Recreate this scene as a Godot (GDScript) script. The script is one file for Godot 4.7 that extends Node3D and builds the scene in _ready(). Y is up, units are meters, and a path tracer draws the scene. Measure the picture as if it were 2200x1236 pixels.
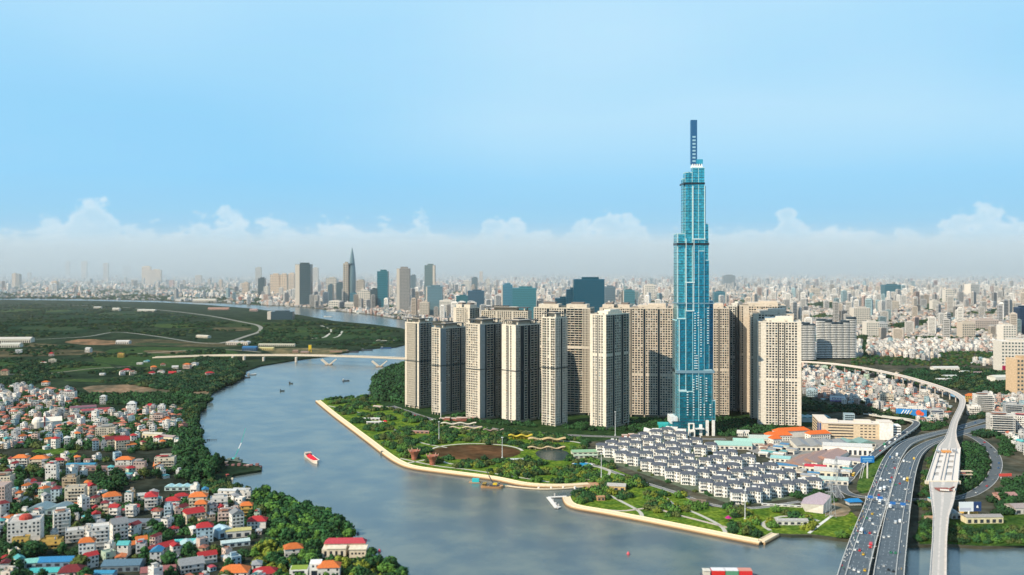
extends Node3D
# A wide river city seen from the air. One pixel of the 2200 wide photograph is turned into a point on the ground with P();
# everything is then built at its real size in metres. Camera at the origin, 250 m up, looking along -Z.
const CAM_H := 250.0
const FOCAL := 2058.0
const MID_X := 1100.0
const HORIZON := 566.0
const LAND := 2.5

var rng := RandomNumberGenerator.new()
var mats := {}
var taken := {}
var labelled := []
var places := []
var fixed_trees := []

func P(px: float, py: float, h: float = LAND) -> Vector3:
	var d := (CAM_H - h) * FOCAL / (py - HORIZON)
	return Vector3((px - MID_X) / FOCAL * d, h, -d)

func at_depth(px: float, d: float, h: float = LAND) -> Vector3:
	return Vector3((px - MID_X) / FOCAL * d, h, -d)

func seen(v: Vector3) -> Vector2:
	return Vector2(MID_X + v.x / -v.z * FOCAL, HORIZON + (CAM_H - v.y) / -v.z * FOCAL)

func lin(r: float, g: float, b: float) -> Color:
	return Color(r, g, b).srgb_to_linear()

func flat(v: Vector3) -> Vector2:
	return Vector2(v.x, v.z)

func polygon(px_points: Array) -> PackedVector2Array:
	var out := PackedVector2Array()
	for i in range(0, px_points.size(), 2):
		out.append(flat(P(px_points[i], px_points[i + 1])))
	return out

func inside(p: Vector2, poly: PackedVector2Array) -> bool:
	return Geometry2D.is_point_in_polygon(p, poly)

func line_distance(p: Vector2, line: PackedVector2Array) -> float:
	var best := 1e9
	for i in line.size() - 1:
		best = minf(best, p.distance_to(Geometry2D.get_closest_point_to_segment(p, line[i], line[i + 1])))
	return best

# ---------------------------------------------------------------- mesh collector
class Shape:
	var v := PackedVector3Array()
	var n := PackedVector3Array()
	var c := PackedColorArray()
	var col := Color.WHITE
	var xf := Transform3D()

	func tri(a: Vector3, b: Vector3, d: Vector3) -> void:
		a = xf * a
		b = xf * b
		d = xf * d
		var m := (d - a).cross(b - a).normalized()
		v.append(a); v.append(b); v.append(d)
		n.append(m); n.append(m); n.append(m)
		c.append(col); c.append(col); c.append(col)

	func tri_n(a: Vector3, b: Vector3, d: Vector3, na: Vector3, nb: Vector3, nd: Vector3) -> void:
		v.append(xf * a); v.append(xf * b); v.append(xf * d)
		n.append((xf.basis * na).normalized()); n.append((xf.basis * nb).normalized()); n.append((xf.basis * nd).normalized())
		c.append(col); c.append(col); c.append(col)

	func quad(a: Vector3, b: Vector3, d: Vector3, e: Vector3) -> void:
		tri(a, b, d)
		tri(a, d, e)

	# a box given by its low and high corner
	func bb(lo: Vector3, hi: Vector3) -> void:
		var a := Vector3(lo.x, lo.y, hi.z)
		var b := Vector3(hi.x, lo.y, hi.z)
		var d := Vector3(hi.x, lo.y, lo.z)
		var e := Vector3(lo.x, lo.y, lo.z)
		var up := Vector3(0, hi.y - lo.y, 0)
		quad(a, a + up, b + up, b)
		quad(b, b + up, d + up, d)
		quad(d, d + up, e + up, e)
		quad(e, e + up, a + up, a)
		quad(a + up, e + up, d + up, b + up)
		quad(a, b, d, e)

	# a box standing on y0
	func box(x: float, y0: float, z: float, sx: float, sy: float, sz: float) -> void:
		bb(Vector3(x - sx / 2, y0, z - sz / 2), Vector3(x + sx / 2, y0 + sy, z + sz / 2))

	func beam(a: Vector3, b: Vector3, w: float, h: float) -> void:
		var along := b - a
		var l := along.length()
		if l < 0.001:
			return
		along /= l
		var side := along.cross(Vector3.UP)
		side = Vector3.RIGHT if side.length() < 0.01 else side.normalized()
		var up := side.cross(along)
		var s := side * w / 2
		var u := up * h / 2
		var p := [a - s - u, a + s - u, a + s + u, a - s + u]
		var q := [b - s - u, b + s - u, b + s + u, b - s + u]
		for i in 4:
			var j := (i + 1) % 4
			quad(p[i], p[j], q[j], q[i])
		quad(p[0], p[3], p[2], p[1])
		quad(q[0], q[1], q[2], q[3])

	func rod(a: Vector3, b: Vector3, r0: float, r1: float, sides: int = 6) -> void:
		var along := (b - a).normalized()
		var side := along.cross(Vector3(0.31, 0.2, 0.93)).normalized()
		var up := along.cross(side)
		for i in sides:
			var t0 := TAU * i / sides
			var t1 := TAU * (i + 1) / sides
			var d0 := side * cos(t0) + up * sin(t0)
			var d1 := side * cos(t1) + up * sin(t1)
			tri_n(a + d0 * r0, b + d1 * r1, a + d1 * r0, d0, d1, d1)
			tri_n(a + d0 * r0, b + d0 * r1, b + d1 * r1, d0, d0, d1)
			tri(b, b + d1 * r1, b + d0 * r1)

	# outline in x and z, any winding
	func prism(poly: PackedVector2Array, y0: float, y1: float, bottom: bool = false) -> void:
		var pts := poly
		if Geometry2D.is_polygon_clockwise(pts):
			pts = pts.duplicate()
			pts.reverse()
		for i in pts.size():
			var a := pts[i]
			var b := pts[(i + 1) % pts.size()]
			quad(Vector3(b.x, y0, b.y), Vector3(b.x, y1, b.y), Vector3(a.x, y1, a.y), Vector3(a.x, y0, a.y))
		top(pts, y1)
		if bottom:
			top(pts, y0)

	func top(poly: PackedVector2Array, y: float) -> void:
		var id := Geometry2D.triangulate_polygon(poly)
		for i in range(0, id.size(), 3):
			var a := poly[id[i]]
			var b := poly[id[i + 1]]
			var d := poly[id[i + 2]]
			if (b - a).cross(d - a) < 0.0:
				var t := b
				b = d
				d = t
			tri(Vector3(a.x, y, a.y), Vector3(b.x, y, b.y), Vector3(d.x, y, d.y))

	func hip(x: float, y: float, z: float, w: float, d: float, h: float, ridge: float) -> void:
		var x0 := x - w / 2
		var x1 := x + w / 2
		var z0 := z - d / 2
		var z1 := z + d / 2
		var a := Vector3(x0, y, z1)
		var b := Vector3(x1, y, z1)
		var e := Vector3(x1, y, z0)
		var f := Vector3(x0, y, z0)
		var p: Vector3
		var q: Vector3
		if w >= d:
			p = Vector3(x - ridge * w / 2, y + h, z)
			q = Vector3(x + ridge * w / 2, y + h, z)
			quad(a, p, q, b)
			tri(b, q, e)
			quad(e, q, p, f)
			tri(f, p, a)
		else:
			p = Vector3(x, y + h, z + ridge * d / 2)
			q = Vector3(x, y + h, z - ridge * d / 2)
			tri(a, p, b)
			quad(b, p, q, e)
			tri(e, q, f)
			quad(f, q, p, a)
		quad(a, b, e, f)

	# strip of quads between two edges, lists of equal length; up-facing
	func strip(l: Array, r: Array) -> void:
		for i in l.size() - 1:
			quad(l[i], l[i + 1], r[i + 1], r[i])

	func lathe(prof: PackedVector2Array, sides: int = 12, x: float = 0.0, z: float = 0.0) -> void:
		for i in prof.size() - 1:
			for k in sides:
				var t0 := TAU * k / sides
				var t1 := TAU * (k + 1) / sides
				var a := Vector3(x + cos(t0) * prof[i].x, prof[i].y, z + sin(t0) * prof[i].x)
				var b := Vector3(x + cos(t1) * prof[i].x, prof[i].y, z + sin(t1) * prof[i].x)
				var d := Vector3(x + cos(t1) * prof[i + 1].x, prof[i + 1].y, z + sin(t1) * prof[i + 1].x)
				var e := Vector3(x + cos(t0) * prof[i + 1].x, prof[i + 1].y, z + sin(t0) * prof[i + 1].x)
				if prof[i].x > 0.001:
					tri(a, b, d)
				if prof[i + 1].x > 0.001:
					tri(a, d, e)

	func mesh(m: Material) -> ArrayMesh:
		var am := ArrayMesh.new()
		if v.is_empty():
			return am
		var arr := []
		arr.resize(Mesh.ARRAY_MAX)
		arr[Mesh.ARRAY_VERTEX] = v
		arr[Mesh.ARRAY_NORMAL] = n
		arr[Mesh.ARRAY_COLOR] = c
		am.add_surface_from_arrays(Mesh.PRIMITIVE_TRIANGLES, arr)
		am.surface_set_material(0, m)
		return am

# ---------------------------------------------------------------- things, parts, labels
func numbered(called: String) -> String:
	if not taken.has(called):
		taken[called] = 0
		return called
	taken[called] += 1
	return "%s_%03d" % [called, taken[called]]

func thing(called: String, label: String, category: String, at: Vector3 = Vector3.ZERO, turn: float = 0.0, group: String = "") -> Node3D:
	var o := Node3D.new()
	o.name = numbered(called)
	add_child(o)
	o.position = at
	o.rotation.y = turn
	tag(o, label, category, group)
	return o

func tag(o: Node3D, label: String, category: String, group: String = "") -> void:
	o.set_meta("label", label)
	if category:
		o.set_meta("category", category)
	if group:
		o.set_meta("group", group)
	labelled.append(o)

func part(called: String, s: Shape, m: Material, parent: Node3D, stuff: bool = false) -> MeshInstance3D:
	var o := MeshInstance3D.new()
	o.name = called
	o.mesh = s.mesh(m)
	parent.add_child(o, true)
	if stuff:
		o.set_meta("kind", "stuff")
	return o

func part_mesh(called: String, m: Mesh, parent: Node3D, stuff: bool = false) -> MeshInstance3D:
	var o := MeshInstance3D.new()
	o.name = called
	o.mesh = m
	parent.add_child(o, true)
	if stuff:
		o.set_meta("kind", "stuff")
	return o

func lone(called: String, s: Shape, m: Material, label: String, category: String, group: String = "") -> MeshInstance3D:
	var o := MeshInstance3D.new()
	o.name = numbered(called)
	o.mesh = s.mesh(m)
	add_child(o)
	tag(o, label, category, group)
	return o

func setting(called: String, s: Shape, m: Material, label: String, kind: String = "structure") -> MeshInstance3D:
	var o := MeshInstance3D.new()
	o.name = numbered(called)
	o.mesh = s.mesh(m)
	add_child(o)
	o.set_meta("kind", kind)
	o.set_meta("label", label)
	return o

func copy(o: Node3D, at: Vector3, turn: float, label: String) -> Node3D:
	var r: Node3D = o.duplicate()
	r.name = numbered(String(o.name).get_slice("_00", 0))
	add_child(r)
	r.position = at
	r.rotation.y = turn
	r.set_meta("label", label)
	labelled.append(r)
	return r

func scatter(called: String, m: Mesh, spots: Array, tints: Array, label: String) -> void:
	if spots.is_empty():
		return
	var mm := MultiMesh.new()
	mm.transform_format = MultiMesh.TRANSFORM_3D
	mm.use_colors = true
	mm.mesh = m
	mm.instance_count = spots.size()
	for i in spots.size():
		var t: Transform3D = spots[i]
		var k: Color = tints[i]
		mm.set_instance_transform(i, t)
		mm.set_instance_color(i, k)
	var o := MultiMeshInstance3D.new()
	o.name = numbered(called)
	o.multimesh = mm
	add_child(o)
	o.set_meta("kind", "stuff")
	o.set_meta("label", label)

const ORDINALS := ["first", "second", "third", "fourth", "fifth", "sixth", "seventh", "eighth", "ninth", "tenth", "eleventh", "twelfth", "thirteenth", "fourteenth", "fifteenth", "sixteenth", "seventeenth", "eighteenth", "nineteenth", "twentieth"]
const TENS := ["", "", "twenty", "thirty", "forty", "fifty", "sixty", "seventy", "eighty", "ninety"]

func ordinal(i: int) -> String:
	if i < 20:
		return ORDINALS[i]
	var k := i + 1
	if k >= 100:
		return "%dth" % k
	if k % 10 == 0:
		return TENS[k / 10].trim_suffix("y") + "ieth"
	return TENS[k / 10] + "-" + ORDINALS[k % 10 - 1]

func near_what(p: Vector3) -> String:
	var best := ""
	var low := 1e12
	for k in places:
		var d: float = (k[0] - p).length()
		if d < low:
			low = d
			best = k[1]
	return best

# things whose description is the same are told apart first by the landmark next to them, last by their order in the photograph
func tell_apart() -> void:
	for step in 2:
		var same := {}
		for o in labelled:
			var l: String = o.get_meta("label")
			if not same.has(l):
				same[l] = []
			same[l].append(o)
		for l in same:
			var all: Array = same[l]
			if all.size() < 2:
				continue
			if step == 0:
				for o in all:
					o.set_meta("label", l + " " + near_what(o.position))
				continue
			all.sort_custom(func(a, b): return seen(a.position).x < seen(b.position).x)
			for i in all.size():
				var how: String = ", " + ordinal(i) + " from left"
				if i == 0:
					how = ", leftmost" if all.size() > 2 else ", left of two"
				elif i == all.size() - 1:
					how = ", rightmost" if all.size() > 2 else ", right of two"
				all[i].set_meta("label", l + how)

# ---------------------------------------------------------------- materials
func noise_texture(seed_: int, freq: float, dark: Color, light: Color, size: int = 256, oct: int = 4) -> NoiseTexture2D:
	var f := FastNoiseLite.new()
	f.seed = seed_
	f.frequency = freq
	f.fractal_octaves = oct
	var g := Gradient.new()
	g.offsets = PackedFloat32Array([0.2, 0.8])
	g.colors = PackedColorArray([dark, light])
	var t := NoiseTexture2D.new()
	t.width = size
	t.height = size
	t.seamless = true
	t.noise = f
	t.color_ramp = g
	return t

func painted(called: String, rough: float, spec: float = 0.4, tex: Texture2D = null, metres: float = 20.0, metal: float = 0.0) -> StandardMaterial3D:
	var m := StandardMaterial3D.new()
	m.resource_name = called
	m.vertex_color_use_as_albedo = true
	m.roughness = rough
	m.metallic = metal
	m.metallic_specular = spec
	if tex:
		m.albedo_texture = tex
		m.uv1_triplanar = true
		m.uv1_world_triplanar = true
		m.uv1_scale = Vector3.ONE / metres
	mats[called] = m
	return m

func make_materials() -> void:
	var stain := noise_texture(3, 0.02, Color(0.91, 0.895, 0.875), Color.WHITE)
	var rust := noise_texture(5, 0.05, Color(0.8, 0.785, 0.77), Color.WHITE)
	painted("plaster", 0.85, 0.3, stain, 26.0)
	painted("roofing", 0.8, 0.3, rust, 14.0)
	painted("sheet_metal", 0.45, 0.5, rust, 18.0)
	painted("concrete", 0.9, 0.3, noise_texture(11, 0.03, Color(0.94, 0.935, 0.92), Color.WHITE), 18.0)
	painted("asphalt", 0.92, 0.3, noise_texture(13, 0.02, Color(0.88, 0.88, 0.89), Color.WHITE), 40.0)
	painted("earth", 0.97, 0.1, noise_texture(17, 0.015, Color(0.80, 0.78, 0.74), Color.WHITE, 512, 5), 130.0)
	painted("lawn", 0.95, 0.15, noise_texture(19, 0.02, Color(0.6, 0.68, 0.5), Color.WHITE, 512, 5), 60.0)
	painted("paint", 0.35, 0.5)
	painted("dark_glass", 0.2, 0.35)
	painted("leaf", 0.75, 0.25)
	mats["leaf"].backlight = Color(0.35, 0.4, 0.2)
	var g: StandardMaterial3D = painted("curtain_wall", 0.16, 0.7, noise_texture(23, 0.05, Color(0.7, 0.8, 0.84), Color.WHITE), 34.0, 0.72)
	g.uv1_scale = Vector3(1.0 / 60.0, 1.0 / 24.0, 1.0 / 60.0)
	painted("far_glass", 0.3, 0.6, null, 1.0, 0.25)
	var w := StandardMaterial3D.new()
	w.resource_name = "water"
	w.albedo_color = Color(0.36, 0.405, 0.40)
	w.roughness = 0.2
	w.metallic_specular = 0.5
	var f := FastNoiseLite.new()
	f.seed = 31
	f.frequency = 0.03
	f.fractal_octaves = 4
	var nt := NoiseTexture2D.new()
	nt.width = 512
	nt.height = 512
	nt.seamless = true
	nt.noise = f
	nt.as_normal_map = true
	nt.bump_strength = 5.0
	w.normal_enabled = true
	w.normal_texture = nt
	w.normal_scale = 0.14
	w.uv1_triplanar = true
	w.uv1_world_triplanar = true
	w.uv1_scale = Vector3.ONE / 48.0
	broad(w, 37, 420.0, Color(0.72, 0.78, 0.84), Color(1.0, 0.97, 0.92))
	broad(mats.lawn, 39, 150.0, Color(0.66, 0.78, 0.7), Color(1.0, 0.98, 0.86))
	broad(mats.earth, 47, 520.0, Color(0.6, 0.68, 0.64), Color(1.0, 0.97, 0.9))
	mats["water"] = w

# a second, wider pattern multiplied over a ground material, so that the fine one does not repeat visibly
func broad(m: StandardMaterial3D, seed_: int, metres: float, dark: Color, light: Color) -> void:
	m.detail_enabled = true
	m.detail_blend_mode = BaseMaterial3D.BLEND_MODE_MUL
	m.detail_uv_layer = BaseMaterial3D.DETAIL_UV_2
	m.detail_albedo = noise_texture(seed_, 0.012, dark, light, 512, 4)
	m.uv2_triplanar = true
	m.uv2_world_triplanar = true
	m.uv2_scale = Vector3.ONE / metres

# ---------------------------------------------------------------- sky: clear air that pales towards the horizon, and a low bank of cumulus all the way round
func sky_picture() -> ImageTexture:
	var wide := 4096
	var high := 2048
	var small := Image.create(272, 1024, false, Image.FORMAT_RGBA8)
	var wash := FastNoiseLite.new()
	wash.seed = 41
	wash.frequency = 0.9
	wash.fractal_octaves = 3
	var steps := [[-90.0, Color(0.60, 0.68, 0.70)], [-1.0, Color(0.65, 0.77, 0.82)], [0.0, Color(0.68, 0.81, 0.88)], [2.0, Color(0.615, 0.815, 0.93)], [5.0, Color(0.565, 0.815, 0.965)], [9.0, Color(0.59, 0.825, 0.968)], [15.0, Color(0.67, 0.86, 0.975)], [25.0, Color(0.64, 0.82, 0.97)], [50.0, Color(0.50, 0.73, 0.94)], [90.0, Color(0.42, 0.66, 0.90)]]
	for y in 1024:
		var el := 90.0 - (y + 0.5) * 180.0 / 1024.0
		var c := Color.WHITE
		for i in steps.size() - 1:
			if el >= steps[i][0] and el <= steps[i + 1][0]:
				var t: float = (el - steps[i][0]) / (steps[i + 1][0] - steps[i][0])
				c = steps[i][1].lerp(steps[i + 1][1], t)
		for x in 272:
			var az := TAU * (x - 8 + 0.5) / 256.0
			var e := deg_to_rad(el)
			var k := wash.get_noise_3d(sin(az) * cos(e) * 1.2, sin(e) * 3.0, -cos(az) * cos(e) * 1.2)
			var veil := clampf(0.17 + k * 0.7, 0.0, 0.5) * smoothstep(2.0, 9.0, el)
			small.set_pixel(x, y, c.lerp(Color(0.83, 0.93, 0.985), veil))
	small.resize(4352, high, Image.INTERPOLATE_CUBIC)
	small = small.get_region(Rect2i(128, 0, wide, high))
	var puff := FastNoiseLite.new()
	puff.seed = 43
	puff.frequency = 1.0
	puff.fractal_octaves = 5
	puff.fractal_gain = 0.55
	var r := RandomNumberGenerator.new()
	r.seed = 7
	var heads := []
	# azimuth, height, half width (degrees)
	for h in [[200, 447, 52], [120, 488, 50], [270, 487, 35], [420, 470, 40], [495, 458, 40], [600, 482, 70], [720, 474, 70], [830, 472, 50], [897, 458, 26], [1060, 458, 34], [1105, 478, 40], [1250, 470, 40], [1305, 455, 40], [1350, 466, 34], [1600, 486, 60], [1690, 440, 24], [1720, 476, 40], [1790, 480, 46], [2060, 462, 40], [2110, 455, 34], [2160, 474, 40], [1440, 515, 60], [1900, 520, 60]]:
		heads.append([rad_to_deg(atan((h[0] - MID_X) / FOCAL)), (HORIZON - h[1]) / FOCAL * 57.3 * 1.04, h[2] / FOCAL * 57.3])
	var a := 30.0
	while a < 330.0:
		heads.append([a, r.randf_range(1.4, 3.4), r.randf_range(0.7, 1.9)])
		a += r.randf_range(0.9, 3.2)
	for x in wide:
		var az := (x + 0.5) / wide * 360.0
		if az > 180.0:
			az -= 360.0
		var crown := 1.8
		for h in heads:
			var dx: float = absf(az - h[0])
			dx = minf(dx, 360.0 - dx)
			var q: float = dx / h[2]
			if q < 1.6:
				crown = maxf(crown, h[1] * (1.0 - 0.36 * q * q))
		var ca := cos(deg_to_rad(az))
		var sa := sin(deg_to_rad(az))
		for y in range(high / 2 - 52, high / 2 + 4):
			var el := 90.0 - (y + 0.5) * 180.0 / high
			var k := puff.get_noise_3d(sa * 32.0, el * 0.9, ca * 32.0)
			var fine := puff.get_noise_3d(sa * 95.0, el * 3.2 + 9.0, ca * 95.0)
			var rim := crown + k * 1.5 + fine * 0.55 - el
			var fill := smoothstep(0.0, 0.55 + 0.3 * fine, rim)
			if fill <= 0.0:
				continue
			var thick := smoothstep(-0.9, 0.8, puff.get_noise_3d(sa * 18.0 + 5.0, el * 0.7, ca * 18.0))
			var body := Color(0.86, 0.925, 0.965).lerp(Color(0.76, 0.875, 0.94), smoothstep(0.2, 1.4, rim))
			body = body.lerp(Color(0.70, 0.825, 0.88), smoothstep(1.0, 0.0, el))
			var have := small.get_pixel(x, y)
			small.set_pixel(x, y, have.lerp(body, fill * lerpf(0.55, 0.96, thick) * smoothstep(-0.3, 0.7, el)))
	return ImageTexture.create_from_image(small)

func _ready() -> void:
	rng.seed = 20240
	# ---- camera: level, with the lens shifted down a little so that verticals stay upright
	var cam := Camera3D.new()
	cam.name = "camera"
	add_child(cam)
	cam.position = Vector3(0, CAM_H, 0)
	cam.set_frustum(2.0 * 618.0 / FOCAL * 2.0, Vector2(0, -(618.0 - HORIZON) / FOCAL * 2.0), 2.0, 120000.0)
	cam.current = true
	# ---- sky, haze, sun, exposure
	var env := Environment.new()
	env.background_mode = Environment.BG_SKY
	var sky := Sky.new()
	var pan := PanoramaSkyMaterial.new()
	pan.panorama = sky_picture()
	pan.energy_multiplier = 1.0
	sky.sky_material = pan
	env.sky = sky
	env.background_energy_multiplier = 0.82
	env.tonemap_mode = Environment.TONE_MAPPER_LINEAR
	env.tonemap_exposure = 1.28
	env.fog_enabled = true
	env.fog_light_color = Color(1.0, 0.98, 0.93)
	env.fog_density = 0.000009
	env.volumetric_fog_enabled = true
	env.volumetric_fog_density = 0.0
	env.sdfgi_enabled = true
	env.ssao_enabled = true
	env.ssil_enabled = true
	var we := WorldEnvironment.new()
	we.name = "world_environment"
	we.environment = env
	var lens := CameraAttributesPhysical.new()
	lens.frustum_focal_length = 900.0
	lens.exposure_aperture = 0.5
	lens.frustum_focus_distance = 1550.0
	we.camera_attributes = lens
	add_child(we)
	var sun := DirectionalLight3D.new()
	sun.name = "sun"
	add_child(sun)
	sun.look_at_from_position(Vector3(-0.70, 0.70, 0.54) * 100.0, Vector3.ZERO)
	sun.light_color = Color(1.0, 0.945, 0.85)
	sun.light_energy = 1.6
	sun.light_angular_distance = 0.5
	sun.shadow_enabled = true
	make_materials()
	build_haze()
	build_ground()
	build_roads()
	build_apartments()
	build_glass_tower()
	build_downtown()
	build_city()
	build_villas()
	build_market()
	build_park()
	build_left_bank()
	build_peninsula()
	build_viaduct()
	build_river_traffic()
	build_road_traffic()
	build_masts_and_signs()
	build_trees()
	tell_apart()

# ---------------------------------------------------------------- ground, water, roads
var shore_right := PackedVector2Array()
var shore_left := PackedVector2Array()
const PARK_EDGE := [683, 860, 760, 920, 830, 975, 860, 994, 890, 1005, 960, 1015, 1060, 1028, 1130, 1042, 1200, 1045, 1265, 1041, 1270, 1047, 1258, 1057, 1236, 1062, 1217, 1068, 1231, 1087, 1300, 1100, 1400, 1119, 1500, 1139, 1635, 1166, 1665, 1147]
var highway_west := []
var highway_east := []
var flyover := []
var metro := []
var road_lines := []

func build_ground() -> void:
	var right_px := [-200, 639, 0, 640, 180, 642, 350, 646, 450, 650, 530, 654, 600, 657, 660, 660, 720, 668, 790, 675, 850, 684, 900, 692, 960, 702, 1005, 720, 990, 742, 930, 765, 880, 782, 840, 795, 808, 818, 803, 846, 770, 856]
	right_px.append_array(PARK_EDGE)
	right_px.append_array([1700, 1150, 1745, 1150, 1780, 1155, 1822, 1160, 1900, 1166, 1960, 1172, 2040, 1170, 2110, 1175, 2200, 1171, 2500, 1171])
	shore_right.append(Vector2(-45000, -7200))
	shore_right.append_array(polygon(right_px))
	shore_right.append_array(PackedVector2Array([Vector2(3000, -700), Vector2(45000, 3000), Vector2(45000, -45000), Vector2(-45000, -45000)]))
	var left_px := [-200, 645, 0, 644, 200, 646.5, 350, 650, 440, 655, 530, 662, 600, 670, 650, 678, 720, 690, 800, 697, 860, 705, 890, 713, 905, 724, 890, 735, 850, 745, 800, 748, 740, 757, 700, 765, 640, 772, 560, 785, 530, 795, 520, 812, 480, 830, 455, 845, 440, 870, 425, 890, 424, 920, 428, 960, 440, 985, 500, 990, 557, 1002, 562, 1010, 500, 1020, 490, 1035, 520, 1050, 560, 1060, 620, 1088, 700, 1110, 742, 1132, 758, 1168, 800, 1195, 850, 1205, 872, 1225, 885, 1250, 900, 1300, 880, 1400]
	shore_left.append(Vector2(-45000, -6800))
	shore_left.append_array(polygon(left_px))
	shore_left.append_array(PackedVector2Array([Vector2(-100, -300), Vector2(-300, 6000), Vector2(-45000, 6000)]))
	var s := Shape.new()
	s.quad(Vector3(-50000, 0, 8000), Vector3(-50000, 0, -50000), Vector3(50000, 0, -50000), Vector3(50000, 0, 8000))
	setting("river_water", s, mats.water, "grey green river winding round the green headland and under the bridges")
	s = Shape.new()
	s.col = Color(0.115, 0.11, 0.095)
	s.prism(shore_right, -1.0, LAND)
	setting("city_ground", s, mats.earth, "grey brown city ground on the far bank of the river")
	s = Shape.new()
	s.col = Color(0.035, 0.06, 0.038)
	s.prism(shore_left, -1.0, LAND)
	setting("headland_ground", s, mats.earth, "dark green low ground of the headland and the near bank")
	# far dark land on the horizon at the left, a long low rise
	s = Shape.new()
	s.col = Color(0.05, 0.075, 0.05)
	var rise := PackedVector3Array()
	for i in 60:
		var x := -22000.0 + i * 420.0
		var h := 95.0 * (0.55 + 0.3 * sin(i * 0.37) + 0.2 * sin(i * 0.93 + 1.0)) * smoothstep(59.0, 36.0, i)
		rise.append(Vector3(x, maxf(h, 0.0) + 2.0, -21000.0 - 900.0 * sin(i * 0.2)))
	for i in 59:
		var a := rise[i]
		var b := rise[i + 1]
		s.quad(Vector3(a.x, 2.5, a.z + 2600), a, b, Vector3(b.x, 2.5, b.z + 2600))
		s.quad(a, Vector3(a.x, 2.5, a.z - 2600), Vector3(b.x, 2.5, b.z - 2600), b)
	setting("hill", s, mats.earth, "long low dark green rise on the hazy horizon")

func sheet(called: String, px_points: Array, y: float, c: Color, m: String, label: String, kind: String = "structure") -> PackedVector2Array:
	var poly := smooth_ring(polygon(px_points))
	var s := Shape.new()
	s.col = c
	s.top(poly, LAND + y)
	setting(called, s, mats[m], label, kind)
	return poly

func smooth_ring(p: PackedVector2Array) -> PackedVector2Array:
	var out := PackedVector2Array()
	var k := p.size()
	for i in k:
		var a := p[i]
		var b := p[(i + 1) % k]
		out.append(a.lerp(b, 0.22))
		out.append(a.lerp(b, 0.78))
	return out

# centre line through pixel points [x, y, height, width in metres], made smooth; gives [position, side vector, width]
func centre_line(pts: Array, step: int = 6) -> Array:
	var base := []
	for p in pts:
		base.append([P(p[0], p[1], p[2]), float(p[3])])
	var out := []
	for i in base.size() - 1:
		var a: Vector3 = base[maxi(i - 1, 0)][0]
		var b: Vector3 = base[i][0]
		var c: Vector3 = base[i + 1][0]
		var d: Vector3 = base[mini(i + 2, base.size() - 1)][0]
		for k in step:
			var t := float(k) / step
			out.append([b.cubic_interpolate(c, a, d, t), Vector3.ZERO, lerpf(base[i][1], base[i + 1][1], t)])
	out.append([base[-1][0], Vector3.ZERO, base[-1][1]])
	for i in out.size():
		var f: Vector3 = out[mini(i + 1, out.size() - 1)][0] - out[maxi(i - 1, 0)][0]
		f.y = 0
		out[i][1] = f.normalized().cross(Vector3.UP)
	return out

func lane(line: Array, from: float, to: float, up: float, s: Shape) -> void:
	var l := []
	var r := []
	for q in line:
		l.append(q[0] + q[1] * (q[2] * from) + Vector3.UP * up)
		r.append(q[0] + q[1] * (q[2] * to) + Vector3.UP * up)
	s.strip(l, r)

# a wall or rail that follows the line at a share of its width
func rail(line: Array, where: float, wide: float, y0: float, y1: float, s: Shape) -> void:
	for i in line.size() - 1:
		var a: Vector3 = line[i][0] + line[i][1] * (line[i][2] * where)
		var b: Vector3 = line[i + 1][0] + line[i + 1][1] * (line[i + 1][2] * where)
		var mid := Vector3.UP * ((y0 + y1) / 2.0)
		s.beam(a + mid, b + mid, wide, y1 - y0)

func dashes(line: Array, where: float, long: float, gap: float, s: Shape) -> void:
	var run := 0.0
	for i in line.size() - 1:
		var a: Vector3 = line[i][0] + line[i][1] * (line[i][2] * where)
		var b: Vector3 = line[i + 1][0] + line[i + 1][1] * (line[i + 1][2] * where)
		var l := a.distance_to(b)
		while run < l:
			var t0 := run / l
			var t1 := minf((run + long) / l, 1.0)
			var p := a.lerp(b, t0) + Vector3.UP * 0.03
			var q := a.lerp(b, t1) + Vector3.UP * 0.03
			var side: Vector3 = line[i][1] * 0.11
			s.quad(p - side, q - side, q + side, p + side)
			run += long + gap
		run -= l

func flat_line(line: Array) -> PackedVector2Array:
	var out := PackedVector2Array()
	for q in line:
		out.append(flat(q[0]))
	return out

func road(called: String, pts: Array, c: Color, label: String, kerb: bool = true) -> Array:
	var line := centre_line(pts)
	var s := Shape.new()
	s.col = c
	lane(line, -0.5, 0.5, 0.06, s)
	if kerb:
		s.col = Color(0.42, 0.4, 0.37)
		rail(line, -0.52, 0.7, 0.0, 0.2, s)
		rail(line, 0.52, 0.7, 0.0, 0.2, s)
	setting(called, s, mats.asphalt, label)
	road_lines.append([flat_line(line), float(pts[0][3])])
	return line

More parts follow.
